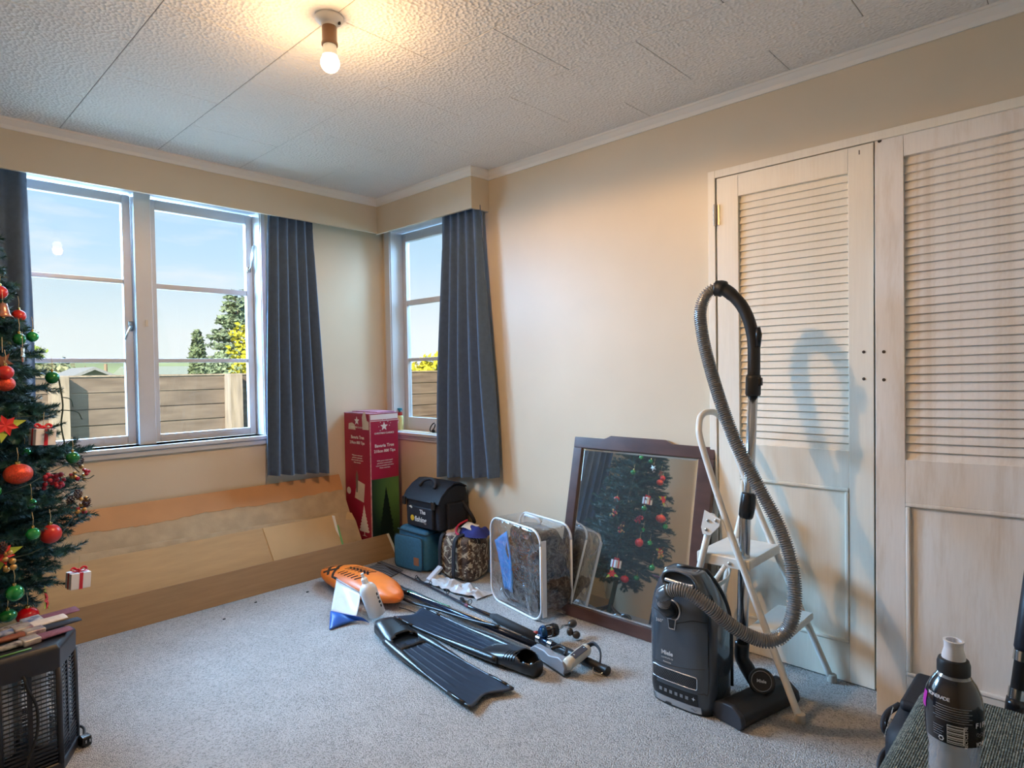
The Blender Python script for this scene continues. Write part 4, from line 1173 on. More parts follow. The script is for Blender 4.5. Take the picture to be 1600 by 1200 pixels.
obj('leg', MB().tube(legpath(-0.398, -0.385), 0.0125, 10), m_lad, ld, smooth=True)
obj('leg', MB().tube(legpath(-0.110, -0.095), 0.0125, 10), m_lad, ld, smooth=True)
for x_, s_ in ((-0.404, -1), (-0.104, 1)):
    b_ = MB(); b_.prism([(-2.618, 0.672), (-2.682, 0.645), (-2.676, 0.618), (-2.640, 0.580), (-2.610, 0.580), (-2.604, 0.605)], 0, 0.004, basis((x_ - 0.012 * (1 if s_ < 0 else -1) - 0.002, 0, 0), (0, 1, 0), (0, 0, 1), (1, 0, 0)))
    o = obj('hinge_bracket', b_, m_lad, ld, bevel=0.001)
    for (yy, zz_) in ((-2.625, 0.600), (-2.632, 0.635), (-2.664, 0.640)):
        obj('rivet', MB().ball((x_ - 0.0155 * (1 if s_ < 0 else -1), yy, zz_), 0.006, 8, 6), m_riv, o, smooth=True)
tr = MB(); tr.box((-0.385, -2.775, 0.492), (-0.100, -2.570, 0.502)); tr.box((-0.387, -2.775, 0.462), (-0.379, -2.570, 0.500)); tr.box((-0.106, -2.775, 0.462), (-0.098, -2.570, 0.500)); tr.box((-0.385, -2.777, 0.470), (-0.10, -2.770, 0.500))
obj('step', tr, m_lad, ld, bevel=0.003)
tr = MB(); tr.box((-0.402, -2.895, 0.252), (-0.092, -2.765, 0.260)); tr.box((-0.402, -2.897, 0.235), (-0.092, -2.890, 0.258)); tr.box((-0.402, -2.770, 0.235), (-0.092, -2.763, 0.258))
obj('step', tr, m_lad, ld, bevel=0.003)
for x_ in (-0.392, -0.092):
    obj('fold_strut', MB().tube([(x_, -2.685, 0.468), (x_, -2.625, 0.375), (x_, -2.61, 0.36)], 0.009, 8, sx=0.5), m_lad, ld, smooth=True)
obj('cross_strap', MB().tube(spline([(-0.385, -2.565, 0.370), (-0.30, -2.60, 0.352), (-0.18, -2.60, 0.352), (-0.095, -2.565, 0.370)], 5), 0.010, 8, sx=0.3), m_lad, ld, smooth=True)
for p_ in ((-0.42, -2.960, 0), (-0.058, -2.952, 0), (-0.385, -2.481, 0), (-0.095, -2.481, 0)):
    obj('rubber_foot', MB().lathe([(0.017, 0.0005), (0.018, 0.006), (0.016, 0.028), (0.013, 0.030)], 14, Matrix.Translation(p_)), mat('beige_rubber', (0.45, 0.41, 0.35), 0.7), ld, auto=0.7)
obj('rivet', MB().ball((-0.388, -2.700, 0.480), 0.007, 8, 6), m_riv, ld, smooth=True)
# ------------------------------------------------------------------ vacuum cleaner standing on end
VX, VY, HX, HY, VE = -0.520, -2.612, 0.110, 0.124, 4.5
m_vac = mat('slate_grey_gloss', (0.050, 0.062, 0.078), 0.14, coat=0.5, var=0.03)
m_vac2 = mat('lighter_grey_gloss', (0.080, 0.092, 0.108), 0.16, coat=0.4)
m_bplast = mat('black_plastic', (0.012, 0.012, 0.014), 0.25)
m_mblack = mat('matte_black_plastic', (0.016, 0.016, 0.018), 0.45)
m_silver = mat('satin_silver_plastic', (0.55, 0.56, 0.58), 0.25, metal=0.7)
m_chrome = mat('brushed_steel_tube', (0.62, 0.62, 0.63), 0.20, metal=1.0)
m_label = mat('pale_grey_print', (0.55, 0.56, 0.58), 0.4)
vc = empty('vacuum_cleaner', (VX, VY, 0), 'dark grey canister vacuum cleaner standing on end with ribbed hose and steel tube', 'vacuum')
def vprof(z):
    """front x, back x, half width at height z"""
    t = max(0.0, min(1.0, z / 0.492))
    xb = VX + HX - 0.105 * max(0, (t - 0.50) / 0.50) ** 1.7 - 0.01 * max(0, 0.08 - t) / 0.08
    xf = VX - HX + 0.030 * max(0, (t - 0.62) / 0.38) ** 2 + 0.012 * max(0, (0.10 - t) / 0.10)
    hw = HY * (1 - 0.52 * max(0, (t - 0.55) / 0.45) ** 2.3) * (1 - 0.06 * max(0, (0.12 - t) / 0.12))
    return xf, xb, hw
def vpt(a, z):
    xf, xb, hw = vprof(z)
    cx, hx = (xf + xb) / 2, (xb - xf) / 2
    c, s = math.cos(a), math.sin(a)
    return V((cx + math.copysign(abs(c) ** (2 / VE), c) * hx, VY + math.copysign(abs(s) ** (2 / 3.6), s) * hw, z))
def vfront(y, z, off=0.0):
    xf, xb, hw = vprof(z)
    cx, hx = (xf + xb) / 2, (xb - xf) / 2
    q = min(0.999, abs((y - VY) / hw))
    s = q ** (3.6 / 2)
    c = math.sqrt(max(0, 1 - s * s)) ** (2 / VE)
    return V((cx - hx * c - off, y, z))
zs_ = [0.012, 0.02, 0.04] + [0.04 + 0.38 * i / 26 for i in range(1, 27)] + [0.44, 0.456, 0.468, 0.476, 0.480]
mb = MB()
rings = [[vpt(2 * PI * j / 72, z) for j in range(72)] for z in zs_]
# rounded crown
top_c = V((sum(p.x for p in rings[-1]) / 72, VY, 0.488))
for t in (0.93, 0.8, 0.55, 0.2):
    rings.append([top_c + (p - V((top_c.x, VY, p.z))) * t + V((0, 0, -0.008 * t ** 5)) for p in rings[len(zs_) - 1]])
for rg in rings: mb.v += rg
for i in range(len(rings) - 1):
    for j in range(72):
        a = i * 72 + j; b = i * 72 + (j + 1) % 72
        mb.f.append((a, b, b + 72, a + 72))
mb.f.append(tuple(range((len(rings) - 1) * 72, len(rings) * 72)))
obj('body', mb, m_vac, vc, smooth=True)
# black bumper band around the back edge
bm_ = MB()
edge = [vpt(2 * PI * 0.085 - 0.0, z) for z in zs_]
obj('bumper_base', MB().add([p + (p - V((VX, VY, p.z))) * 0.012 - V((0, 0, 0)) for p in [vpt(2 * PI * j / 72, 0.001) for j in range(72)]] + [p + (p - V((VX, VY, p.z))) * 0.015 for p in [vpt(2 * PI * j / 72, 0.024) for j in range(72)]],
    [(j, (j + 1) % 72, (j + 1) % 72 + 72, j + 72) for j in range(72)] + [tuple(reversed(range(72)))]), m_mblack, vc, smooth=True)
def patch(y0, y1, zfun0, zfun1, off, n=16, k=5):
    """patch hugging the front between y0..y1 and heights zfun0(y)..zfun1(y)"""
    g0 = MB().grid(lambda u, v: vfront(lerp(y0, y1, u), lerp(zfun0(lerp(y0, y1, u)), zfun1(lerp(y0, y1, u)), v), off), n, k)
    return g0
cst = lambda z: (lambda y: z)
def seam(pts, r=0.0011):
    return MB().tube([vfront(y, z, 0.0002) for y, z in spl2(pts)], r, 5)
def spl2(pts):
    return [(p.x, p.y) for p in spline([V((a, b, 0)) for a, b in pts], 8)]
sm = MB()
for L_ in ([(-2.500, 0.337), (-2.54, 0.334), (-2.57, 0.318), (-2.60, 0.305), (-2.64, 0.318), (-2.68, 0.332), (-2.722, 0.330)], [(-2.720, 0.400), (-2.722, 0.30), (-2.722, 0.178)], [(-2.500, 0.150), (-2.60, 0.152), (-2.722, 0.172)], [(-2.724, 0.30), (-2.722, 0.10), (-2.71, 0.085), (-2.69, 0.082)], [(-2.61, 0.438), (-2.66, 0.432), (-2.71, 0.415), (-2.722, 0.39)]):
    sm.tube([vfront(y, z, -0.0002) for y, z in spl2(L_)], 0.0013, 5)
obj('seam', sm, m_dark, vc, smooth=True)
# rear bumper strip running over the crown
st_ = MB().tube([vpt(-PI / 2 + 0.50, z) + V((0.002, -0.001, 0)) for z in zs_[3:]] + [V((-0.545, -2.64, 0.486)), V((-0.560, -2.61, 0.492)), V((-0.565, -2.585, 0.488))], 0.007, 8)
obj('rear_bumper', st_, m_mblack, vc, smooth=True)
# grille
gz0, gz1, gy0_, gy1_ = 0.094, 0.137, -2.513, -2.690
obj('grille', patch(gy0_, gy1_, cst(gz0), cst(gz1), 0.001, 20), m_dark, vc, smooth=True)
hx_ = MB()
cs = 0.0062
row = 0
z = gz0 + 0.004
while z < gz1 - 0.002:
    y = gy0_ - 0.003 - (cs * 0.5 if row % 2 else 0)
    while y > gy1_ + 0.003:
        pts = [vfront(y + cs * 0.52 * math.cos(PI / 6 + i * PI / 3), z + cs * 0.52 * math.sin(PI / 6 + i * PI / 3), 0.0022) for i in range(7)]
        hx_.tube(pts, 0.00055, 3, cap=False)
        y -= cs
    z += cs * 0.87; row += 1
o = obj('grille_mesh', hx_, mat('grille_grey', (0.10, 0.10, 0.11), 0.4), vc)
o['kind'] = 'stuff'
fr_pts = []
k_ = 0.006
for (yc, zc_, a0) in ((gy0_ - k_, gz1 - k_, 0), (gy1_ + k_, gz1 - k_, 90), (gy1_ + k_, gz0 + k_, 180), (gy0_ - k_, gz0 + k_, 270)):
    for i in range(5):
        a = math.radians(a0 + 22.5 * i)
        fr_pts.append((yc + k_ * math.cos(a), zc_ + k_ * math.sin(a)))
ff = []
for i in range(len(fr_pts)):
    a, b = fr_pts[i], fr_pts[(i + 1) % len(fr_pts)]
    n_ = 6 if math.hypot(a[0] - b[0], a[1] - b[1]) > 0.03 else 1
    ff += [vfront(lerp(a[0], b[0], t / n_), lerp(a[1], b[1], t / n_), 0.002) for t in range(n_)]
obj('grille_frame', MB().tube(ff + [ff[0]], 0.0022, 6), m_silver, vc, smooth=True)
# control panel, buttons, pedal strip
obj('control_panel', patch(-2.508, -2.692, cst(0.036), cst(0.078), 0.001, 20), m_bplast, vc, smooth=True)
for i in range(6):
    y = -2.545 - 0.0205 * i
    obj('button', patch(y, y - 0.011, cst(0.052), cst(0.064), 0.0022, 4, 3), mat('button_grey', (0.20, 0.20, 0.21), 0.4), vc)
obj('star_mark', MB().prism(star_poly(0.007, 0.002, 4), 0, 0.0006, basis(vfront(-2.677, 0.060, 0.0016), (0, -1, 0), (0, 0, 1), (-1, 0, 0))), m_label, vc)
obj('pedal_strip', patch(-2.508, -2.700, cst(0.008), cst(0.034), 0.0025, 20), m_silver, vc, smooth=True)
obj('pedal_notch', patch(-2.565, -2.59, cst(0.003), cst(0.014), 0.004, 6, 3), m_mblack, vc, smooth=True)
pw = MB().tube([vfront(-2.525, 0.021, 0.0028) + V((0, 0.005 * math.cos(a), 0.005 * math.sin(a))) for a in [2.0 + 5.4 * i / 12 for i in range(13)]], 0.0007, 4)
obj('power_mark', pw, m_mblack, vc)
obj('curl_mark', MB().tube([vfront(-2.665 - 0.003 * i, 0.019 + 0.004 * math.sin(i), 0.0028) for i in range(8)], 0.0008, 4), m_mblack, vc)
obj('latch_tab', patch(-2.515, -2.530, cst(0.076), cst(0.090), 0.0018, 4, 3), m_bplast, vc)
text('lettering', 'Miele', 0.021, vfront(-2.578, 0.186, 0.0015), (0, -1, 0), (0, 0, 1), m_label, vc, bold=0.0006)
text('lettering', 'COMPLETE C3', 0.0072, vfront(-2.578, 0.172, 0.0015), (0, -1, 0), (0, 0, 1), m_label, vc)
text('lettering', 'PowerLine', 0.0072, vfront(-2.578, 0.158, 0.0015), (0, -1, 0), (0, 0, 1), m_label, vc)
text('lettering', '360°', 0.016, vfront(-2.548, 0.297, 0.0015), (0, -1, 0), (0, 0, 1), m_label, vc)
# carry handle arch at the top
def hp(y, z, off): return vfront(y, min(z, 0.478), off) + V((0, 0, max(0, z - 0.478)))
hpts = spl2([(-2.562, 0.440), (-2.558, 0.462), (-2.575, 0.482), (-2.62, 0.492), (-2.668, 0.482), (-2.690, 0.458), (-2.686, 0.440), (-2.660, 0.434), (-2.61, 0.438), (-2.575, 0.434), (-2.562, 0.440)])
obj('handle_recess', MB().prism([(-p[0], p[1]) for p in hpts[:-1]], 0.0, 0.003, basis(V((-0.6135, 0, 0)), (0, -1, 0), (0, 0, 1), (-1, 0, 0))), m_dark, vc)
obj('carry_handle', MB().tube([V((-0.622, y, z)) for y, z in hpts], 0.008, 8, sx=0.7), m_vac2, vc, smooth=True)
obj('handle_grip', MB().tube([V((-0.626, y, z)) for y, z in spl2([(-2.572, 0.455), (-2.61, 0.452), (-2.65, 0.450), (-2.680, 0.452)])], 0.007, 8), m_silver, vc, smooth=True)
# hose socket
rc = vfront(-2.600, 0.352, 0.0)
obj('socket_ring', MB().tube([rc + V((-0.004, 0.030 * math.cos(a), 0.034 * math.sin(a))) for a in [2 * PI * i / 28 for i in range(29)]], 0.0038, 8, cap=False), m_silver, vc, smooth=True)
obj('socket', MB().tube([rc + V((0.01, 0, -0.002)), rc + V((-0.018, 0.004, 0.004)), rc + V((-0.034, 0.010, 0.020)), rc + V((-0.043, 0.012, 0.036))], [0.029, 0.028, 0.026, 0.0235], 20), m_bplast, vc, smooth=True)
obj('socket_release', MB().prism([(2.583, 0.322), (2.617, 0.322), (2.612, 0.284), (2.588, 0.284)], 0, 0.006, basis(V((vfront(-2.6, 0.30).x, 0, 0)), (0, -1, 0), (0, 0, 1), (-1, 0, 0))), m_silver, vc, bevel=0.002)
obj('release_button', MB().prism([(2.587, 0.320), (2.613, 0.320), (2.609, 0.289), (2.591, 0.289)], 0.006, 0.009, basis(V((vfront(-2.6, 0.30).x, 0, 0)), (0, -1, 0), (0, 0, 1), (-1, 0, 0))), m_bplast, vc, bevel=0.002)
# ribbed hose
hp_ = [(-0.672, -2.590, 0.383), (-0.690, -2.610, 0.428), (-0.690, -2.645, 0.450), (-0.680, -2.690, 0.448), (-0.660, -2.746, 0.413), (-0.620, -2.805, 0.354), (-0.580, -2.863, 0.314), (-0.550, -2.914, 0.307), (-0.520, -2.954, 0.343), (-0.500, -2.970, 0.425), (-0.480, -2.956, 0.544), (-0.460, -2.910, 0.660), (-0.450, -2.846, 0.769), (-0.440, -2.786, 0.869), (-0.430, -2.736, 0.960), (-0.420, -2.688, 1.073), (-0.400, -2.638, 1.202), (-0.390, -2.606, 1.311), (-0.380, -2.590, 1.409), (-0.370, -2.602, 1.467), (-0.360, -2.626, 1.494), (-0.352, -2.648, 1.500)]
sp_ = spline(hp_, 24)
# even arc length samples
L0 = [0]
for i in range(1, len(sp_)): L0.append(L0[-1] + (sp_[i] - sp_[i - 1]).length)
tot = L0[-1]; pitch = 0.0076
nr = int(tot / pitch)
def at(s):
    import bisect
    i = min(len(L0) - 2, max(0, bisect.bisect_right(L0, s) - 1))
    t = (s - L0[i]) / max(1e-9, L0[i + 1] - L0[i])
    return sp_[i].lerp(sp_[i + 1], t)
path, rad = [], []
for i in range(nr):
    s0 = i * pitch
    for f_, rr_ in ((0.0, 0.0178), (0.16, 0.0236), (0.46, 0.0236), (0.62, 0.0178)):
        path.append(at(s0 + f_ * pitch)); rad.append(rr_)
m_hose = mat('grey_ribbed_hose', (0.23, 0.225, 0.225), 0.22, spec=0.8)
obj('hose', MB().tube(path, rad, 18), m_hose, vc, auto=0.9)
obj('hose_elbow', MB().tube(spline([rc + V((-0.040, 0.011, 0.032)), rc + V((-0.052, 0.010, 0.060)), V((-0.690, -2.602, 0.425)), V((-0.691, -2.625, 0.441))], 5), [0.0240] * 6 + [0.0262] * 10, 18), m_vac2, vc, smooth=True)
# handle and steel tube
hd_ = spline([(-0.352, -2.640, 1.501), (-0.349, -2.664, 1.497), (-0.345, -2.692, 1.478), (-0.340, -2.731, 1.433), (-0.335, -2.757, 1.375), (-0.330, -2.771, 1.305), (-0.330, -2.773, 1.223), (-0.330, -2.771, 1.150)], 6)
obj('hose_handle', MB().tube(hd_, [0.030] * 4 + [0.031] * 4 + [0.024] * 6 + [0.022] * (len(hd_) - 14), 18), m_mblack, vc, smooth=True)
obj('handle_slider', MB().tube([(-0.345, -2.794, 1.345), (-0.345, -2.797, 1.320), (-0.345, -2.794, 1.275)], [0.009, 0.012, 0.009], 10), m_bplast, vc, smooth=True)
obj('tube_collar', MB().tube([(-0.330, -2.7715, 1.175), (-0.330, -2.771, 1.165), (-0.331, -2.769, 1.105), (-0.331, -2.769, 1.098)], [0.024, 0.027, 0.027, 0.024], 18), m_mblack, vc, smooth=True)
obj('release_button', MB().cbox((0, 0, 0), (0.018, 0.016, 0.030), Matrix.Translation((-0.335, -2.797, 1.150))), m_bplast, vc, bevel=0.004)
obj('steel_tube', MB().tube([(-0.331, -2.769, 1.110), (-0.340, -2.755, 0.741), (-0.342, -2.750, 0.690)], 0.0175, 20), m_chrome, vc, smooth=True)
obj('steel_tube', MB().tube([(-0.342, -2.750, 0.690), (-0.345, -2.742, 0.646), (-0.360, -2.733, 0.170)], 0.0205, 20), m_chrome, vc, smooth=True)
obj('tube_lock', MB().tube([(-0.3395, -2.7555, 0.742), (-0.340, -2.755, 0.735), (-0.342, -2.750, 0.690), (-0.3445, -2.745, 0.655), (-0.345, -2.744, 0.648)], [0.024, 0.027, 0.0285, 0.026, 0.022], 18), m_bplast, vc, smooth=True)
# floor head
obj('head_neck', MB().tube(spline([(-0.359, -2.733, 0.185), (-0.361, -2.732, 0.135), (-0.372, -2.752, 0.110), (-0.400, -2.795, 0.082)], 5), [0.026] * 6 + [0.025] * 4 + [0.026] * 6, 18), m_mblack, vc, smooth=True)
# head lies across, resting on its long edge
hb0 = V((-0.560, -2.795, 0.0)); hb1 = V((-0.300, -2.845, 0.0))
ex = V((0.276, -0.070, 0)).normalized()
hx3 = V((0, 0, 1)); ey_ = hx3.cross(ex)
TH = basis((-0.445, -2.818, 0.0), ex, ey_, hx3)
prof_h = [(-0.056, 0.002), (0.056, 0.002), (0.063, 0.020), (0.055, 0.048), (0.026, 0.066), (-0.024, 0.068), (-0.058, 0.046), (-0.064, 0.020)]
TP = TH @ Matrix(((0, 0, 1, 0), (1, 0, 0, 0), (0, 1, 0, 0), (0, 0, 0, 1)))
obj('floor_head', MB().prism(prof_h, -0.145, 0.145, TP), m_mblack, vc, bevel=0.008, bseg=3)
obj('head_end_cap', MB().prism([(p[0] * 1.06, p[1] * 1.04) for p in prof_h], -0.160, -0.138, TP), mat('charcoal_rubber', (0.030, 0.031, 0.040), 0.5), vc, bevel=0.006)
obj('head_end_cap', MB().prism([(p[0] * 1.06, p[1] * 1.04) for p in prof_h], 0.138, 0.160, TP), MATS['charcoal_rubber'], vc, bevel=0.006)
dn = (V((-2.5955, -3.7079, 1.205)) - (TH @ V((0.02, 0, 0.08)))).normalized()
dn = (dn + V((0, 0, 0.25)) - ex * 0.1).normalized()
dr = V((0, 0, 1)).cross(dn).normalized(); du = dn.cross(dr)
dc = V((-0.428, -2.832, 0.100))
obj('swivel_joint', MB().lathe([(0.044, -0.045), (0.045, -0.006), (0.040, 0.0), (0.0005, 0.001)], 32, basis(dc, dr, du, dn)), m_mblack, vc, auto=0.7)
obj('badge_ring', MB().tube([dc + (dr * math.cos(a) + du * math.sin(a)) * 0.033 + dn * 0.001 for a in [2 * PI * i / 36 for i in range(37)]], 0.0014, 6, cap=False), m_silver, vc, smooth=True)
text('lettering', 'Miele', 0.0145, dc + dn * 0.0018 - du * 0.005, dr, du, m_label, vc, bold=0.0005)
for q in (-0.012, 0.014):
    obj('foot_pedal', MB().cbox((0.127, -0.028 + q * 1.2, 0.058), (0.018, 0.016, 0.010), TH), mat('pedal_grey', (0.16, 0.16, 0.17), 0.4), vc, bevel=0.003)

# ------------------------------------------------------------------ swim fins
m_fin = mat('black_blue_rubber_blade', (0.013, 0.024, 0.045), 0.42, var=0.25, vscale=25, stretch=(3, 0.6, 3), spec=0.6)
m_pocket = mat('black_rubber_pocket', (0.012, 0.013, 0.016), 0.33, var=0.15, vscale=40, spec=0.6)
def fin(label, heel, tip, w_h, w_t, seed, toe_hole, heel_hole, roll=0.0):
    heel = V(heel); tip = V(tip)
    d = (tip - heel); Lf = d.length; d.normalize()
    sd = V((0, 0, 1)).cross(d).normalized()      # left side when looking heel -> tip
    T = basis(heel, d, sd, (0, 0, 1)) @ Matrix.Rotation(roll, 4, 'X')
    root = empty('swim_fin', heel, label, 'fin', 'pair of swim fins')
    LP = 0.285
    # blade surface
    def zb(s):   # height of blade along length
        t = (s - LP * 0.55) / (Lf - LP * 0.55)
        return 0.030 - 0.016 * min(1, t * 1.3) + 0.012 * max(0, t - 0.5)
    def hw(s):
        t = (s - LP * 0.6) / (Lf - LP * 0.6)
        return 0.5 * lerp(w_h * 0.92, w_t, max(0, min(1, t * 1.15)) ** 0.8)
    def fb(u, v, dz=0.0):
        s = lerp(LP * 0.60, Lf, u)
        tipcut = 0.028 * (math.cos(2 * PI * (v - 0.5)) * 0.5 + 0.5) - 0.012 * abs(2 * v - 1)
        if u > 0.8: s -= tipcut * (u - 0.8) / 0.2
        y = (2 * v - 1) * hw(s)
        ribs = 0.0
        if 0.10 < u < 0.80:
            for r0 in (0.2, 0.4, 0.6, 0.8):
                ribs += 0.0025 * math.exp(-((v - r0) / 0.016) ** 2) * min(1, (u - 0.10) * 20) * min(1, (0.80 - u) * 8)
        return T @ V((s, y, zb(s) + ribs + dz))
    b_ = MB().grid(lambda u, v: fb(u, v), 40, 61)
    n0 = len(b_.v)
    obj('blade', b_, m_fin, root, smooth=True, solid=0.005)
    for sgn in (0.0, 1.0):
        rp = [fb(u, sgn) + V((0, 0, 0.003)) for u in [i / 30 for i in range(31)]]
        rr_ = [0.015 * (1 - 0.75 * min(1, max(0, (i / 30 - 0.25) * 3.0))) + 0.0015 for i in range(31)]
        rr_ = [max(0.0050, q) if i < 17 else 0.0046 for i, q in enumerate(rr_)]
        obj('side_rail', MB().tube(rp, rr_, 8), m_pocket, root, smooth=True)
        st_ = [fb(u, sgn) + V((0, 0, 0.004)) for u in (0.80, 0.85, 0.9, 0.95)]
        obj('edge_strip', MB().tube(st_, 0.0062, 6), m_bplast, root, smooth=True)
    # foot pocket: lofted shell with openings left out
    secs = 22; seg = 32
    vs = []; 
    for i in range(secs):
        t = i / (secs - 1); s = t * LP * 1.02
        wid = 0.5 * w_h * (0.66 + 0.34 * math.sin(min(1, t * 1.25) * PI / 2)) * (0.70 + 0.30 * min(1, t * 7)) 
        hgt = 0.085 * (1 - 0.62 * t ** 1.6) * (0.72 + 0.28 * min(1, t * 5))
        for j in range(seg):
            a = 2 * PI * j / seg
            c, s_ = math.cos(a), math.sin(a)
            y = math.copysign(abs(c) ** 0.75, c) * wid
            z = hgt * 0.5 + math.copysign(abs(s_) ** 0.8, s_) * hgt * 0.5
            vs.append(T @ V((s, y, z + 0.002)))
    fs = []
    for i in range(secs - 1):
        for j in range(seg):
            a = 2 * PI * (j + 0.5) / seg; t = (i + 0.5) / (secs - 1)
            up_ = math.sin(a)
            if heel_hole and up_ > 0.10 and ((t - 0.16) / 0.19) ** 2 + (math.cos(a) / 0.90) ** 2 < 1: continue
            if toe_hole and up_ > 0.10 and ((t - 0.80) / 0.13) ** 2 + (math.cos(a) / 0.80) ** 2 < 1: continue
            a_ = i * seg + j; b2 = i * seg + (j + 1) % seg
            fs.append((a_, b2, b2 + seg, a_ + seg))
    if heel_hole:
        fs.append(tuple(reversed(range(seg))))
    else:
        pass
    o = obj('foot_pocket', MB().add(vs, fs), m_pocket, root, smooth=True)
    q = o.modifiers.new('solid', 'SOLIDIFY'); q.thickness = 0.004; q.offset = -1
    for k_ in range(5):
        i = 6 + k_ * 1
        pts = [V(vs[i * seg + j]) + (V(vs[i * seg + j]) - (T @ V((i / (secs - 1) * LP * 1.02, 0, 0.03)))).normalized() * 0.0008 for j in range(1, 8)]
        obj('pocket_ridge', MB().tube(pts, 0.0014, 5), m_pocket, root, smooth=True)
    return root
fin('swim fin nearest the camera, standing heel end towards the orange bag with its blade flat on the carpet', (-0.940, -1.268, 0.0), (-1.034, -2.090, 0.0), 0.150, 0.196, 1, True, False)
S.collection.objects['swim_fin']['label'] = 'black swim fin whose blade tip points towards the camera'
fin('black swim fin lying the other way with its heel opening towards the vacuum', (-0.778, -2.095, 0.0), (-0.742, -1.228, 0.0), 0.128, 0.165, 2, False, True)

# ------------------------------------------------------------------ orange dive float, flag and bottle
m_flo = mat('safety_orange_vinyl', (0.80, 0.17, 0.012), 0.42, var=0.08, vscale=10, bump=0.15, bscale=30)
fl = empty('dive_float', (-0.735, -0.78, 0), 'orange inflatable dive float with black lettering beside the low board', 'float')
def flo(u, v):
    a = 2 * PI * u; t = v
    yy = lerp(-0.415, -1.135, t)
    w = 0.125 * (max(0.0, math.sin(PI * t)) ** 0.48) * (1.06 - 0.15 * t)
    h = 0.062 * (max(0.0, math.sin(PI * t)) ** 0.45)
    c, s_ = math.cos(a), math.sin(a)
    x_ = -0.735 + math.copysign(abs(c) ** 0.85, c) * w + 0.02 * math.sin(3 * t)
    z_ = 0.063 + math.copysign(abs(s_) ** 0.9, s_) * h
    p_ = V((x_, yy, z_))
    p_.z = max(0.002, p_.z + 0.006 * mnoise.noise(p_ * 12))
    return p_
obj('bladder', MB().grid(flo, 40, 40, wrap=True), m_flo, fl, smooth=True)
obj('inflation_valve', MB().tube([(-0.745, -0.418, 0.058), (-0.748, -0.398, 0.045)], [0.010, 0.007], 8), m_silver, fl, smooth=True)
def flo_mark(name, pts, r=0.008):
    P_ = []
    for u, v in pts: P_.append(flo(u, v) + V((0, 0, 0.0012)))
    return obj(name, MB().tube(P_, r, 6, sx=1.0), m_bplast, fl, smooth=True)
def flo_strip(name, c0, c1, w_, n=8):
    """flat painted band between two (u, v) points on the float's skin"""
    mb = MB()
    d = (c1[0] - c0[0], c1[1] - c0[1]); l_ = math.hypot(*d); nx = (-d[1] / l_ * w_ * 0.5, d[0] / l_ * w_ * 0.5)
    def f(u, v):
        a = lerp(c0[0], c1[0], u) + nx[0] * (2 * v - 1); b = lerp(c0[1], c1[1], u) + nx[1] * (2 * v - 1)
        p_ = flo(a, b); ctr = V((-0.735 + 0.02 * math.sin(3 * b), p_.y, 0.063))
        return p_ + (p_ - ctr).normalized() * 0.001
    return obj(name, mb.grid(f, n, 4), m_bplast, fl, smooth=True)
for c0, c1, w_ in (((0.42, 0.14), (0.29, 0.26), 0.035), ((0.33, 0.10), (0.24, 0.20), 0.03), ((0.42, 0.24), (0.25, 0.10), 0.035), ((0.42, 0.32), (0.22, 0.19), 0.03), ((0.38, 0.02), (0.30, 0.13), 0.022), ((0.24, 0.17), (0.15, 0.30), 0.022)):
    flo_strip('painted_mark', c0, c1, w_)
for k in range(6):
    v0 = 0.34 + 0.045 * k
    flo_strip('painted_letter', (0.36, v0), (0.31, v0 + 0.03), 0.013, 4)
    flo_strip('painted_letter', (0.28, v0 - 0.02), (0.20, v0 + 0.025), 0.013, 4)
    flo_strip('painted_letter', (0.24, v0 - 0.025), (0.26, v0 + 0.03), 0.010, 4)
# flag: white sheet draped from the float to the floor with a blue lower half
fg = empty('dive_flag', (-0.95, -0.98, 0), 'small white and blue dive flag draped over the orange float onto the carpet', 'flag')
m_flw = mat('white_flag_vinyl', (0.66, 0.66, 0.70), 0.35, var=0.05, trans=0.0)
m_flb = mat('blue_flag_vinyl', (0.012, 0.090, 0.40), 0.4)
A_, B_ = V((-0.868, -0.762, 0.112)), V((-0.880, -1.010, 0.100)); C_, D__ = V((-0.960, -1.095, 0.035)), V((-1.020, -0.965, 0.045))
def fw_(u, v):
    p_ = lerp(lerp(A_, B_, u), lerp(D__, C_, u), v)
    p_.z += 0.012 * math.sin(PI * v) * math.cos(5 * u) - 0.01 * math.sin(PI * v)
    return p_
obj('white_cloth', MB().grid(fw_, 14, 12), m_flw, fg, smooth=True, solid=0.0015)
def fb_(u, v):
    top_ = lerp(D__, C_, u) + V((-0.003, 0, 0)); E_, F_ = V((-1.095, -1.075, 0.004)), V((-0.925, -1.150, 0.006))
    bot = lerp(E_, F_, u); bot += V((0.045 * math.sin(PI * u), 0.02 * math.sin(PI * u), 0.008 * math.sin(PI * u)))
    p_ = lerp(top_, bot, v); p_.z += 0.012 * math.sin(PI * v) * math.sin(7 * u)
    p_.z = max(0.003, p_.z)
    return p_
obj('blue_cloth', MB().grid(fb_, 14, 10), m_flb, fg, smooth=True, solid=0.0015)
obj('flag_rod', MB().tube([A_ + V((0.002, 0.035, 0.008)), B_ + V((0, -0.01, 0.004))], 0.0035, 8), mat('clear_rod', (0.45, 0.45, 0.46), 0.2), fg, smooth=True)
obj('rod_cap', MB().tube([A_ + V((0.002, 0.045, 0.008)), A_ + V((0.001, 0.0, 0.007))], 0.006, 8), m_bplast, fg, smooth=True)
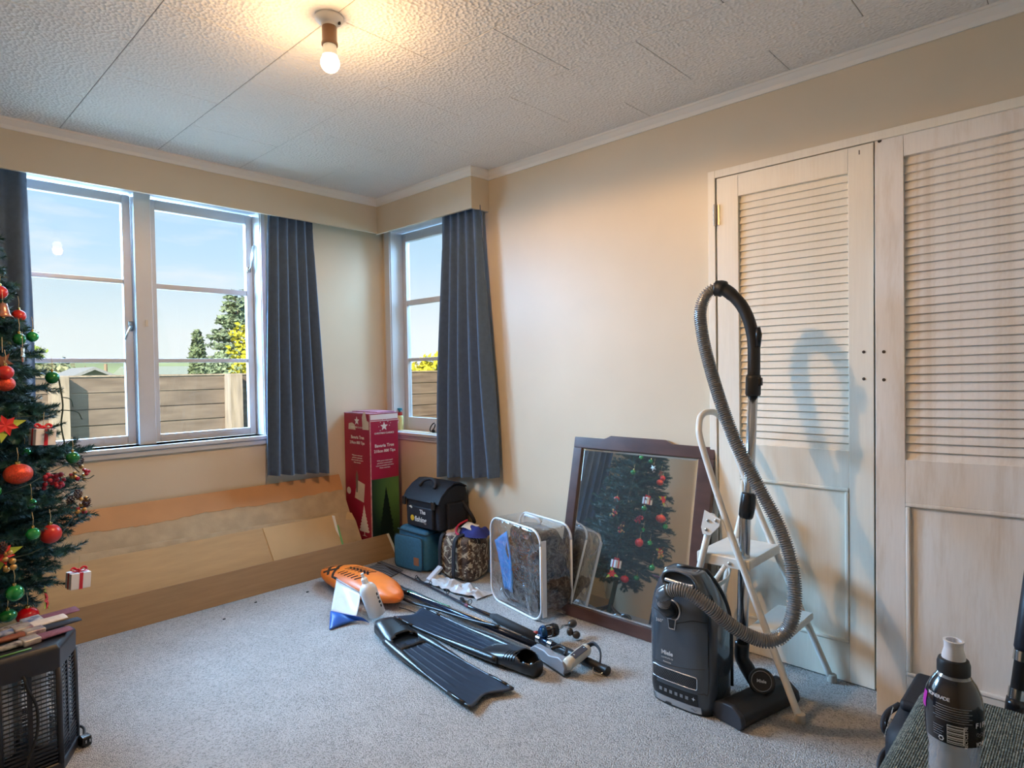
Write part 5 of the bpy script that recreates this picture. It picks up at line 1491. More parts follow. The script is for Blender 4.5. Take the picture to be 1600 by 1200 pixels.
# white squeeze bottle
b0 = V((-0.887, -1.175, 0.095)); b1 = V((-0.928, -1.115, 0.248))
b0 = V((-0.878, -1.150, 0.030)); b1 = V((-0.932, -1.105, 0.238))
bd_ = (b1 - b0).normalized(); br = bd_.orthogonal().normalized()
TBt = basis(b0, br, bd_.cross(br), bd_)
hb_ = (b1 - b0).length
m_hd = mat('milky_plastic', (0.74, 0.73, 0.73), 0.35, sss=0.3)
bt = empty('squeeze_bottle', b0, 'milky white squeeze bottle leaning at the heel of the near fin', 'bottle')
obj('bottle_body', MB().lathe([(0.001, 0), (0.036, 0.001), (0.041, 0.006), (0.042, 0.125), (0.040, 0.140), (0.031, 0.156), (0.016, 0.168)], 28, TBt), m_hd, bt, smooth=True)
obj('bottle_cap', MB().lathe([(0.015, 0.166), (0.015, 0.190), (0.010, 0.196), (0.0075, 0.198), (0.0065, 0.214), (0.008, 0.218), (0.0005, hb_ - 0.002)], 20, TBt), mat('white_cap', (0.80, 0.80, 0.80), 0.35), bt, auto=0.6)
tocam = (V((-2.5955, -3.7079, 1.205)) - b0); tocam = (tocam - bd_ * tocam.dot(bd_)).normalized()
rgt = bd_.cross(tocam)
for k, (h_, w_) in enumerate(((0.105, 0.010), (0.085, 0.008), (0.065, 0.012), (0.045, 0.008))):
    nn = (tocam * 0.66 + rgt * 0.75).normalized()
    obj('printed_mark', MB().cbox((0, 0, 0), (0.0015, w_, 0.012), basis(b0 + bd_ * h_ + nn * 0.0418, nn, bd_.cross(nn), bd_)), m_mblack, bt)

# ------------------------------------------------------------------ spear gun, rod and small things on the carpet
m_dblue = mat('dark_blue_anodised', (0.018, 0.028, 0.055), 0.22, metal=0.6)
m_blkr = mat('black_rubber', (0.012, 0.012, 0.014), 0.4)
sgn_ = empty('spear_gun', (-0.64, -1.5, 0), 'dark blue spear gun with a grey pistol grip lying beside the far fin', 'spear gun')
pa, pb = V((-0.585, -0.915, 0.026)), V((-0.640, -1.955, 0.040))
obj('barrel', MB().tube([pa, lerp(pa, pb, 0.5), pb], 0.013, 12), m_dblue, sgn_, smooth=True)
obj('spear_shaft', MB().tube([(-0.604, -0.760, 0.014), (-0.596, -0.93, 0.038), (-0.640, -1.88, 0.060)], 0.0035, 8), m_chrome, sgn_, smooth=True)
obj('cross_point', MB().tube([(-0.640, -0.778, 0.012), (-0.530, -0.772, 0.010)], 0.0045, 6), mat('rusty_iron', (0.10, 0.06, 0.05), 0.6, metal=0.4), sgn_, smooth=True)
obj('muzzle', MB().tube(spline([(-0.578, -0.850, 0.030), (-0.590, -0.93, 0.034), (-0.595, -1.02, 0.032)], 4), [0.008, 0.012, 0.016, 0.019, 0.019, 0.018, 0.017, 0.016, 0.014], 10), m_blkr, sgn_, smooth=True)
for q, s_ in ((-0.045, 1), (0.035, 1)):
    pts = spline([(-0.590, -0.860, 0.034), (-0.597 + q, -0.985, 0.028), (-0.603 + q * 1.15, -1.12, 0.022), (-0.605 + q * 0.7, -1.30, 0.026), (-0.622 + q * 0.35, -1.55, 0.040), (-0.635, -1.74, 0.058)], 6)
    obj('rubber_band', MB().tube(pts, 0.0075, 8), m_blkr, sgn_, smooth=True)
obj('green_line', MB().tube(spline([(-0.605, -1.03, 0.046), (-0.585, -1.10, 0.034), (-0.580, -1.20, 0.030), (-0.600, -1.36, 0.044)], 6), 0.004, 6), mat('green_line', (0.02, 0.22, 0.08), 0.4), sgn_, smooth=True)
m_grip = mat('grey_grip_plastic', (0.22, 0.22, 0.24), 0.4)
gd = (V((-0.700, -2.190, 0)) - V((-0.640, -1.950, 0))).normalized()
TG = basis((-0.640, -1.945, 0.0), gd, (0, 0, 1), gd.cross(V((0, 0, 1))))
pg = [(0.0, 0.030), (0.03, 0.052), (0.10, 0.058), (0.135, 0.050), (0.16, 0.055), (0.20, 0.066), (0.232, 0.060), (0.245, 0.035), (0.236, 0.008), (0.19, 0.004), (0.05, 0.010), (0.0, 0.014)]
obj('pistol_grip', MB().prism(pg, -0.017, 0.017, TG), m_grip, sgn_, bevel=0.006, bseg=3)
obj('grip_sole', MB().prism([(0.03, 0.0015), (0.236, 0.0015), (0.246, 0.012), (0.03, 0.014)], -0.018, 0.018, TG), m_mblack, sgn_, bevel=0.003)
tg = MB().tube(spline([TG @ V((0.105, 0.058, -0.02)), TG @ V((0.12, 0.062, -0.055)), TG @ V((0.155, 0.060, -0.060)), TG @ V((0.185, 0.060, -0.03))], 5), 0.007, 8)
obj('trigger_guard', tg, m_mblack, sgn_, smooth=True)
ln_ = MB().tube(spline([(-0.722, -1.11, 0.012), (-0.700, -1.15, 0.005), (-0.690, -1.24, 0.004), (-0.645, -1.30, 0.010), (-0.615, -1.36, 0.03)], 6), 0.0022, 6)
o = obj('float_line', ln_, m_blkr, None, smooth=True); setp(o, 'thin black cord from the orange float to the spear gun', 'cord')
# cream torch lying across
tc_ = empty('cream_torch', (-0.61, -2.17, 0), 'short cream handle with dark plate and black strap lying over the rod butt', 'torch')
ta, tb = V((-0.705, -2.180, 0.050)), V((-0.560, -2.172, 0.062))
obj('torch_barrel', MB().tube([ta, ta + (tb - ta) * 0.06, ta + (tb - ta) * 0.94, tb], [0.021, 0.024, 0.024, 0.020], 16), mat('cream_plastic', (0.62, 0.56, 0.46), 0.35), tc_, smooth=True)
td = (tb - ta).normalized(); tn = (V((-0.55, -0.35, 0.75)) - td * V((-0.55, -0.35, 0.75)).dot(td)).normalized()
obj('dark_plate', MB().cbox((0, 0, 0), (0.088, 0.026, 0.004), basis(lerp(ta, tb, 0.52) + tn * 0.0235, td, tn.cross(td), tn)), mat('slate_plate', (0.05, 0.055, 0.085), 0.4), tc_, bevel=0.001)
for q in (-0.034, 0.034):
    obj('plate_screw', MB().ball(lerp(ta, tb, 0.52) + td * q + tn * 0.026, 0.0035, 8, 6), m_chrome, tc_, smooth=True)
obj('wrist_strap', MB().tube(spline([tb + V((0.0, 0, 0.012)), (-0.545, -2.195, 0.085), (-0.560, -2.235, 0.075), (-0.580, -2.250, 0.040), (-0.590, -2.245, 0.012)], 6), 0.010, 6, sx=0.4), m_blk2, tc_, smooth=True)
obj('split_ring', MB().tube([V((-0.600 + 0.0, -2.255, 0.018)) + V((0.014 * math.cos(a), -0.024 * math.sin(a), 0.012 * math.cos(a))) for a in [2 * PI * i / 20 for i in range(21)]], 0.0018, 5), m_chrome, tc_, smooth=True)
# fishing rod with multiplier reel
rd = empty('fishing_rod', (-0.47, -1.4, 0), 'black fishing rod with a multiplier reel lying on the carpet before the clear bag', 'fishing rod')
rp = [(-0.365, -0.40, 0.016), (-0.427, -0.99, 0.014), (-0.484, -1.357, 0.016), (-0.505, -1.565, 0.022)]
obj('blank', MB().tube(rp, [0.0028, 0.005, 0.0068, 0.009], 10), mat('black_rod_blank', (0.012, 0.014, 0.025), 0.18, coat=0.5), rd, smooth=True)
gA, gB, gC = V((-0.503, -1.553, 0.022)), V((-0.548, -1.885, 0.024)), V((-0.588, -2.285, 0.020))
obj('fore_grip', MB().tube([gA, gA + (gB - gA) * 0.12, gB], [0.010, 0.019, 0.019], 14), mat('black_foam', (0.020, 0.020, 0.022), 0.8), rd, smooth=True)
obj('reel_seat', MB().tube([gB, lerp(gB, gC, 0.34)], 0.014, 14), m_dblue, rd, smooth=True)
for t in (0.02, 0.20):
    obj('seat_ring', MB().tube([lerp(gB, gC, t), lerp(gB, gC, t + 0.055)], 0.0175, 14), m_chrome, rd, auto=0.6)
obj('rear_grip', MB().tube([lerp(gB, gC, 0.32), lerp(gB, gC, 0.36), lerp(gB, gC, 0.96), gC], [0.014, 0.017, 0.017, 0.015], 14), m_mblack, rd, smooth=True)
obj('butt_cap', MB().tube([lerp(gB, gC, 0.955), gC + (gC - gB).normalized() * 0.008], 0.0185, 12), m_blkr, rd, auto=0.6)
obj('red_trim', MB().tube([gB + (gA - gB) * 0.06 + V((0.004, 0, 0.012)), gB + V((0.004, 0, 0.020))], 0.008, 8), mat('red_plastic', (0.45, 0.05, 0.03), 0.4), rd, smooth=True)
obj('red_wrap', MB().tube([(-0.4815, -1.345, 0.016), (-0.4865, -1.375, 0.0165)], 0.0085, 10), mat('maroon_thread', (0.16, 0.03, 0.05), 0.5), rd, smooth=True)
for (gx, gy, gr_) in ((-0.412, -0.845, 0.008), (-0.427, -0.99, 0.009), (-0.456, -1.172, 0.011), (-0.487, -1.378, 0.013)):
    o = MB()
    c = V((gx + 0.006, gy, 0.018 + gr_ * 1.5)); 
    o.tube([c + V((gr_ * math.cos(a), 0, gr_ * math.sin(a))) for a in [2 * PI * i / 16 for i in range(17)]], 0.0018, 5, cap=False)
    o.tube([(gx, gy + 0.012, 0.018), c + V((0, 0, -gr_))], 0.0014, 4); o.tube([(gx, gy - 0.012, 0.018), c + V((0, 0, -gr_))], 0.0014, 4)
    obj('line_guide', o, m_bplast, rd, smooth=True)
# reel
rc_ = lerp(gB, gC, 0.10) + V((0.028, 0.0, 0.030))
ax = V((0.92, -0.38, 0.0)).normalized()
TR = basis(rc_, V((0, 0, 1)), ax.cross(V((0, 0, 1))), ax)
obj('reel_side_plate', MB().lathe([(0.0005, -0.034), (0.020, -0.034), (0.027, -0.026), (0.029, -0.018), (0.029, -0.012), (0.0005, -0.012)], 24, TR), mat('blue_reel_plate', (0.02, 0.08, 0.20), 0.15, metal=0.7), rd, auto=0.6)
obj('spool', MB().lathe([(0.020, -0.014), (0.018, 0.0), (0.020, 0.028)], 20, TR), mat('line_grey', (0.30, 0.29, 0.26), 0.5), rd, smooth=True)
obj('spool_rim', MB().lathe([(0.027, -0.012), (0.027, -0.008), (0.019, -0.006), (0.019, 0.024), (0.027, 0.026), (0.027, 0.030), (0.0005, 0.030)], 24, TR, cap=False), mat('bronze_rim', (0.06, 0.035, 0.025), 0.25, metal=0.6), rd, auto=0.6)
obj('reel_side_plate', MB().lathe([(0.0005, 0.028), (0.029, 0.028), (0.029, 0.038), (0.024, 0.050), (0.0005, 0.052)], 24, TR), m_bplast, rd, auto=0.6)
for a in (0.9, 2.4, 4.0, 5.5):
    obj('frame_pillar', MB().tube([TR @ V((0.026 * math.cos(a), 0.026 * math.sin(a), -0.014)), TR @ V((0.026 * math.cos(a), 0.026 * math.sin(a), 0.030))], 0.003, 6), m_bplast, rd, smooth=True)
k0 = TR @ V((0.0, 0, 0.055)); k1 = V((-0.405, -1.945, 0.050))
obj('crank', MB().tube([k0, k0 + ax * 0.012, lerp(k0, k1, 0.6) + V((0, 0, 0.006)), k1], 0.0042, 8), m_chrome, rd, smooth=True)
obj('crank_knob', MB().ball(k1 + V((0.022, -0.012, 0.004)), 0.021, 14, 10, (1.15, 0.9, 0.85)), mat('dark_bronze_knob', (0.045, 0.035, 0.028), 0.3), rd, smooth=True)
obj('crank_knob', MB().ball(k1 + V((-0.020, -0.030, -0.015)), 0.017, 14, 10, (0.9, 0.9, 1.1)), MATS['dark_bronze_knob'], rd, smooth=True)
obj('crank_knob', MB().ball(k1 + V((-0.006, -0.055, -0.026)), 0.018, 14, 10, (1.0, 1.0, 0.95)), MATS['dark_bronze_knob'], rd, smooth=True)
# grey plaid cloth by the board end
o = obj('plaid_cloth', MB().grid(lambda u, v: V((-0.475 + 0.15 * u - 0.02 * v, -0.425 - 0.25 * v + 0.04 * u, 0.004 + 0.014 * (0.5 + 0.5 * math.sin(9 * u + 5 * v)) * math.sin(PI * u) * math.sin(PI * min(1, v + 0.05)) + 0.02 * max(0, u - 0.6))), 18, 22), None, None, smooth=True, solid=0.003)
def plaid():
    M = bpy.data.materials.new('grey_plaid'); M.use_nodes = True
    N, L = M.node_tree.nodes, M.node_tree.links; b = N['Principled BSDF']; b.inputs['Roughness'].default_value = 0.85
    tc = N.new('ShaderNodeTexCoord')
    last = None
    for d in ('X', 'Y'):
        w_ = N.new('ShaderNodeTexWave'); w_.bands_direction = d; w_.inputs['Scale'].default_value = 14
        L.new(tc.outputs['Object'], w_.inputs['Vector'])
        r = N.new('ShaderNodeValToRGB'); r.color_ramp.elements[0].position = 0.55; r.color_ramp.elements[1].position = 0.75
        r.color_ramp.elements[0].color = (0.025, 0.028, 0.035, 1); r.color_ramp.elements[1].color = (0.18, 0.18, 0.19, 1)
        L.new(w_.outputs['Fac'], r.inputs[0])
        if last is None: last = r.outputs[0]
        else:
            mx = N.new('ShaderNodeMixRGB'); mx.inputs[0].default_value = 0.5; L.new(last, mx.inputs[1]); L.new(r.outputs[0], mx.inputs[2]); last = mx.outputs[0]
    L.new(last, b.inputs['Base Color'])
    return M
o.data.materials.append(plaid()); setp(o, 'dark grey plaid cloth on the carpet at the end of the low board', 'cloth')
# white crumpled plastic under the camo bag
def sack(u, v):
    y = lerp(-0.885, -1.315, u); x_ = lerp(-0.380, -0.250, v)
    x_ += 0.03 * mnoise.noise(V((u * 6, v * 3, 1))) - 0.02 * math.sin(PI * u)
    z_ = 0.004 + 0.055 * math.sin(PI * min(1, v * 0.9 + 0.12)) * (0.45 + 0.9 * abs(mnoise.noise(V((u * 7, v * 4, 2))))) * min(1, 8 * u * (1 - u) + 0.1)
    return V((x_, y, max(0.003, z_)))
o = obj('plastic_bag', MB().grid(sack, 30, 12), mat('crumpled_white_plastic', (0.60, 0.58, 0.58), 0.3, var=0.1, vscale=20), None, smooth=False, solid=0.0015)
setp(o, 'crumpled white plastic bag on the carpet in front of the camouflage bag', 'plastic bag')
o = obj('white_handle', MB().cbox((0, 0, 0), (0.105, 0.040, 0.018), basis((-0.345, -0.935, 0.055), V((0.75, -0.1, 0.55)).normalized(), V((0.1, 0.99, 0)), V((-0.55, 0.05, 0.75)).normalized())), mat('pale_blue_white_plastic', (0.60, 0.62, 0.68), 0.35), None, bevel=0.006, bseg=3)
setp(o, 'small pale plastic handle resting on the crumpled plastic bag', 'handle')
o = obj('dark_strap', MB().tube(spline([(-0.360, -0.795, 0.008), (-0.385, -0.86, 0.006), (-0.400, -0.92, 0.010), (-0.37, -1.0, 0.006), (-0.392, -1.08, 0.004)], 6), 0.005, 6), m_blkr, None, smooth=True)
setp(o, 'short dark strap on the carpet between rod and cooler bag', 'strap')
o = obj('black_clip', pillowbox((-0.440, -1.275, 0.011), (0.012, 0.034, 0.009), (3, 3, 3), mtx=Matrix.Rotation(-0.6, 4, 'Z')), m_blkr, None, smooth=True)
setp(o, 'small black clip on the carpet beside the rod', 'clip')
for (x_, y_, s_, l_) in ((-0.905, -0.520, 0.008, 'dark crumb on the carpet below the low board, farthest right'), (-1.165, -0.455, 0.007, 'dark crumb on the carpet at the foot of the low board, middle one'), (-1.37, -0.56, 0.007, 'dark crumb on the carpet below the low board, farthest left')):
    o = obj('crumb', MB().ball((x_, y_, s_ * 0.4), s_, 8, 6, (1.2, 0.8, 0.45)), m_mblack, None, smooth=True); setp(o, l_, 'crumb', 'crumbs on the carpet')
# ------------------------------------------------------------------ christmas tree
AX, AY = -2.36, -0.655
ct = empty('christmas_tree', (AX, AY, 0), 'artificial green christmas tree hung with red and green baubles beside the left curtain', 'christmas tree')
m_tip = mat('tinsel_green', (0.016, 0.066, 0.056), 0.50, var=0.45, vscale=60, spec=0.4)
m_stem = mat('dark_branch_wire', (0.03, 0.05, 0.035), 0.8)
obj('trunk', MB().tube([(AX, AY, 0.03), (AX, AY, 1.0), (AX, AY, 2.02)], [0.022, 0.018, 0.006], 10), m_stem, ct, smooth=True)
for k in range(4):
    a = 0.5 + k * PI / 2
    obj('stand_leg', MB().tube(spline([(AX, AY, 0.12), (AX + 0.05 * math.cos(a), AY + 0.05 * math.sin(a), 0.08), (AX + 0.24 * math.cos(a), AY + 0.24 * math.sin(a), 0.008)], 4), 0.009, 8), m_mblack, ct, smooth=True)
def Rz(z):
    zs = [0.28, 0.45, 0.55, 0.75, 1.0, 1.3, 1.7, 2.1]; rs = [0.22, 0.36, 0.40, 0.40, 0.36, 0.27, 0.15, 0.0]
    if z <= zs[0]: return rs[0]
    for i in range(len(zs) - 1):
        if z <= zs[i + 1]: return lerp(rs[i], rs[i + 1], (z - zs[i]) / (zs[i + 1] - zs[i]))
    return 0.0
def sprig(mb, p0, d, L_, rng, nl=0.027, dens=1500):
    """one tinsel tip: needles around a short axis"""
    d = d.normalized(); u = d.orthogonal().normalized(); w_ = d.cross(u)
    n = int(L_ * dens)
    for i in range(n):
        t = i / n
        a = rng.uniform(0, 2 * PI)
        o_ = (u * math.cos(a) + w_ * math.sin(a))
        q = p0 + d * (L_ * t)
        nd = (o_ + d * 0.75).normalized()
        ln = nl * rng.uniform(0.75, 1.1) * (1.0 if t < 0.85 else 0.75)
        sd = nd.cross(o_.cross(d)).normalized() if False else d.cross(o_).normalized()
        wd = 0.0016
        mb.add([q - sd * wd, q + sd * wd, q + nd * ln], [(0, 1, 2)])
def make_branch(L_, seed):
    """branch along +X in local space"""
    rng = random.Random(seed)
    mb = MB()
    dirs = [(0.15, 0.0)]
    sprig(mb, V((L_ * 0.25, 0, 0)), V((1, 0, 0.05)), L_ * 0.75, rng)
    for k in range(7):
        s = L_ * (0.18 + 0.11 * k)
        ang = (0.75 if k % 2 else -0.75) + rng.uniform(-0.25, 0.25)
        ln = L_ * (0.52 - 0.05 * k) * rng.uniform(0.85, 1.15)
        sprig(mb, V((s, 0, 0)), V((math.cos(ang), math.sin(ang), rng.uniform(-0.15, 0.45))), max(0.05, ln), rng)
    vs = mb.v
    me = bpy.data.meshes.new('branch')
    me.from_pydata(vs, [], mb.f); me.update(); me.materials.append(m_tip)
    # wire
    st = MB().tube([(0, 0, 0), (L_ * 0.6, 0, 0), (L_, 0, 0.03 * L_)], 0.0028, 5)
    me2 = bpy.data.meshes.new('branch_wire')
    return me
protos = {}
for cls, L_ in (('a', 0.42), ('b', 0.36), ('c', 0.28), ('d', 0.20), ('e', 0.12)):
    protos[cls] = [(L_, make_branch(L_, sd * 7 + ord(cls))) for sd in range(4)]
rng = random.Random(42)
nb = 0
def add_branch(z, a, L_, droop):
    global nb
    cls = min(protos, key=lambda c: abs(protos[c][0][0] - L_))
    L0_, me = protos[cls][rng.randrange(4)]
    o = bpy.data.objects.new('branch', me)
    COL.objects.link(o); o.parent = ct
    o.location = (0, 0, z)
    sc_ = L_ / L0_
    o.rotation_euler = (rng.uniform(-0.4, 0.4), droop, a)
    o.scale = (sc_, sc_, sc_)
    nb += 1
z = 0.33
while z < 2.0:
    R_ = Rz(z)
    n = max(5, int(6 + R_ * 18.5))
    a0 = rng.uniform(0, 6)
    for k in range(n):
        a = a0 + 2 * PI * k / n + rng.uniform(-0.15, 0.15)
        L_ = R_ * rng.uniform(0.82, 1.06)
        if L_ < 0.05: L_ = 0.07
        dr = 0.30 if z < 0.5 else 0.12
        add_branch(z + 0.05 + rng.uniform(-0.03, 0.03), a, L_, dr + rng.uniform(-0.25, 0.2) - (0.5 if z > 1.85 else 0))
    z += 0.061
add_branch(1.98, 0, 0.11, -1.5)
# three longer boughs that reach out at the right edge
def bough(p, L_):
    d = V(p) - V((AX, AY, 0)); a = math.atan2(d.y, d.x)
    add_branch(p[2], a, L_, -0.12)
bough((-1.97, -0.74, 0.86), 0.44); bough((-1.99, -0.80, 0.58), 0.42); bough((-1.96, -0.72, 0.62), 0.42); bough((-2.05, -0.85, 0.66), 0.40)
# light string
lsp = []
for i in range(150):
    t = i / 149; zz_ = 0.42 + 1.45 * t; a = t * 2 * PI * 6.5
    R_ = Rz(zz_) * 0.90 + 0.01 * math.sin(i * 1.7)
    lsp.append((AX + R_ * math.cos(a), AY + R_ * math.sin(a), zz_ + 0.015 * math.sin(i * 0.9)))
ls = empty('light_string', (AX, AY, 0.42), 'dark green string of tiny lights wound through the christmas tree', 'lights')
obj('wire', MB().tube(lsp, 0.0018, 5), m_stem, ls, smooth=True)
for i in range(3, 150, 5):
    p_ = V(lsp[i]); od = V((p_.x - AX, p_.y - AY, 0.0)).normalized()
    obj('mini_bulb', MB().tube([p_, p_ + od * 0.012 + V((0, 0, 0.004)), p_ + od * 0.020 + V((0, 0, 0.006))], [0.0026, 0.0026, 0.0008], 6), mat('clear_mini_bulb', (0.75, 0.75, 0.70), 0.15), ls, smooth=True)
tw = MB()
tw.tube(spline([(-2.055, -0.80, 1.20), (-2.045, -0.80, 1.10), (-2.05, -0.79, 1.02), (-2.04, -0.80, 0.93)], 6), 0.003, 5)
tw.tube(spline([(-2.05, -0.80, 1.13), (-2.02, -0.80, 1.12), (-2.012, -0.80, 1.09)], 5), 0.002, 5)
tw.tube(spline([(-2.05, -0.79, 1.08), (-2.0, -0.80, 1.07), (-1.985, -0.80, 1.04)], 5), 0.002, 5)
tw.tube(spline([(-2.03, -0.86, 0.84), (-1.99, -0.87, 0.815), (-1.965, -0.87, 0.825)], 5), 0.002, 5)
obj('wire_loop', tw, m_stem, ls, smooth=True)

# ornaments
m_rs = mat('satin_red', (0.52, 0.025, 0.02), 0.32, var=0.1, vscale=40)
m_rg = mat('glossy_red', (0.50, 0.004, 0.012), 0.07, coat=1.0)
m_rt = mat('glitter_red', (0.62, 0.06, 0.025), 0.30, metal=0.3, var=0.35, vscale=260, bump=0.6, bscale=400)
m_gs = mat('satin_green', (0.012, 0.16, 0.04), 0.22, metal=0.3, coat=0.3)
m_gg = mat('glossy_green', (0.010, 0.30, 0.06), 0.07, metal=0.4, coat=1.0)
m_gold = mat('gold_cap', (0.70, 0.50, 0.18), 0.25, metal=1.0)
m_thr = mat('gold_thread', (0.55, 0.43, 0.22), 0.5)
def bauble(c, r, material, label, sc=(1, 1, 1)):
    c = V(c)
    root = empty('bauble', c, label, 'bauble', 'baubles on the christmas tree')
    obj('ball', MB().ball(c, r, 22, 14, sc), material, root, smooth=True)
    t = c + V((0, 0, r * sc[2]))
    obj('cap', MB().lathe([(r * 0.22, -0.002), (r * 0.22, 0.007), (r * 0.10, 0.009)], 12, Matrix.Translation(t)), m_gold, root, auto=0.6)
    obj('hanging_thread', MB().tube([t + V((0, 0, 0.007)), t + V((0.002, 0.001, 0.03)), t + V((-0.001, 0.002, 0.055))], 0.0009, 4), m_thr, root, smooth=True)
bauble((-2.225, -0.817, 1.515), 0.024, m_rs, 'red bauble highest on the tree in front of the left curtain')
bauble((-2.235, -0.943, 1.186), 0.028, m_rt, 'orange red glitter bauble at mid height on the left edge of the photo', (1.05, 1.05, 0.92))
bauble((-2.075, -0.665, 0.955), 0.026, m_rs, 'dark red bauble behind the upper white gift box')
bauble((-2.220, -1.030, 0.880), 0.040, m_rt, 'large orange red glitter bauble below the upper white gift box', (1.05, 1.05, 0.86))
bauble((-2.120, -0.940, 0.640), 0.0345, m_rs, 'satin red bauble near the lower right of the tree above the lower gift')
bauble((-2.180, -0.845, 0.335), 0.035, m_rg, 'shiny red bauble hanging lowest just above the bug zapper', (1.05, 1.05, 0.85))
bauble((-2.178, -0.846, 1.346), 0.021, m_gs, 'green bauble in front of the left curtain beneath the bell')
bauble((-2.070, -0.770, 1.205), 0.024, m_gs, 'green bauble hanging in front of the fence outside the window')
bauble((-2.160, -0.755, 0.925), 0.020, m_gg, 'shiny green bauble below the upper gift box beside the large glitter bauble', (1.1, 1.1, 0.85))
bauble((-2.050, -0.960, 0.910), 0.022, m_gs, 'green bauble at the tip of the bough below the window sill')
bauble((-2.170, -0.920, 0.755), 0.018, m_gg, 'small shiny green bauble right above the round green pair partner')
S.collection.objects['bauble.010']['label'] = 'small shiny green bauble under the large orange red glitter bauble'
bauble((-2.180, -1.000, 0.662), 0.022, m_gg, 'green bauble immediately left of the satin red bauble')
bauble((-2.240, -1.030, 0.478), 0.027, m_gg, 'shiny green bauble low on the tree above two lowest baubles')
bauble((-2.245, -0.910, 0.370), 0.025, m_gs, 'green bauble hanging beside the lowest shiny red one', (1.1, 1.1, 0.85))
# ones only the mirror shows
bauble((-2.150, -0.660, 1.445), 0.024, m_rs, 'red bauble at the top of the tree as the mirror shows it')
bauble((-2.235, -0.960, 1.225), 0.024, m_rs, 'red bauble on the tree right of the silver star in the mirror')
bauble((-2.128, -0.777, 1.360), 0.020, m_gg, 'green bauble highest on the tree as the mirror shows it')
bauble((-2.290, -1.045, 0.833), 0.024, m_gg, 'green bauble at the right edge of the tree in the mirror')
def gift(c, s, rot, label):
    c = V(c); root = empty('gift_ornament', c - V((0, 0, s / 2)), label, 'ornament', 'gift box ornaments')
    T = Matrix.Translation(c) @ Matrix.Rotation(rot, 4, 'Z') @ Matrix.Rotation(0.08, 4, 'Y')
    obj('gift_box', MB().cbox((0, 0, 0), (s * 1.12, s * 0.9, s), T), mat('white_gift_paper', (0.76, 0.75, 0.78), 0.5), root, bevel=0.002)
    rb = MB(); e = 0.0008
    rb.box((-0.006, -s * 0.45 - e, -s / 2 - e), (0.006, s * 0.45 + e, s / 2 + e), T); rb.box((-s * 0.56 - e, -0.005, -s / 2 - e), (s * 0.56 + e, 0.005, s / 2 + e), T)
    m_rb = mat('red_ribbon', (0.55, 0.01, 0.02), 0.35)
    obj('ribbon', rb, m_rb, root)
    bw = MB()
    for sg in (-1, 1):
        bw.tube([T @ V(p_) for p_ in spline([(0, 0, s / 2 + 0.002), (sg * 0.016, 0.004, s / 2 + 0.016), (sg * 0.027, 0.0, s / 2 + 0.010), (sg * 0.016, -0.006, s / 2 + 0.004), (0, 0, s / 2 + 0.004)], 5)], 0.0045, 6, sx=0.5)
    bw.ball(T @ V((0, 0, s / 2 + 0.007)), 0.006, 8, 6)
    obj('bow', bw, m_rb, root, smooth=True)
    obj('hanging_thread', MB().tube([T @ V((0, 0, s / 2 + 0.01)), T @ V((0, 0, s / 2 + 0.06))], 0.0009, 4), m_thr, root)
gift((-2.132, -0.925, 0.992), 0.058, 0.25, 'white gift box ornament with red ribbon hanging before the window')
gift((-2.020, -0.835, 0.425), 0.060, 0.15, 'white gift box ornament with red bow hanging over the cardboard')
# bell, stars, poinsettia, berries, cones
bl = empty('bell_ornament', (-2.221, -0.842, 1.44), 'small pink gold bell ornament at the left edge of the photo', 'ornament')
obj('bell_cup', MB().lathe([(0.004, 0.030), (0.012, 0.028), (0.016, 0.010), (0.020, -0.008), (0.030, -0.020), (0.028, -0.020)], 20, Matrix.Translation((-2.221, -0.842, 1.445))), mat('rose_gold', (0.62, 0.28, 0.20), 0.25, metal=0.7), bl, smooth=True)
obj('clapper', MB().ball((-2.221, -0.842, 1.424), 0.006, 8, 6), m_gold, bl, smooth=True)
obj('hanging_thread', MB().tube([(-2.221, -0.842, 1.475), (-2.222, -0.840, 1.52)], 0.0009, 4), m_thr, bl)
def star_orn(c, r, material, label, nrm=(0.2, -1, 0)):
    n_ = V(nrm).normalized(); rr_ = V((0, 0, 1)).cross(n_).normalized() * -1; uu_ = rr_.cross(n_) * -1
    uu_ = n_.cross(rr_)
    root = empty('star_ornament', c, label, 'ornament', 'star ornaments')
    obj('star', MB().prism(star_poly(r, r * 0.42), -0.004, 0.004, basis(c, rr_, uu_, n_)), material, root, bevel=0.002)
    obj('hanging_thread', MB().tube([V(c) + V((0, 0, r * 0.9)), V(c) + V((0, 0, r + 0.05))], 0.0009, 4), m_thr, root)
star_orn((-2.238, -0.930, 1.264), 0.034, mat('brown_wood_star', (0.16, 0.06, 0.035), 0.6), 'brown wooden star ornament at the left edge of the photo')
star_orn((-2.175, -0.885, 1.291), 0.030, mat('silver_star', (0.75, 0.78, 0.78), 0.2, metal=0.8), 'silver star ornament on the tree side facing the mirror', (1, -0.3, 0))
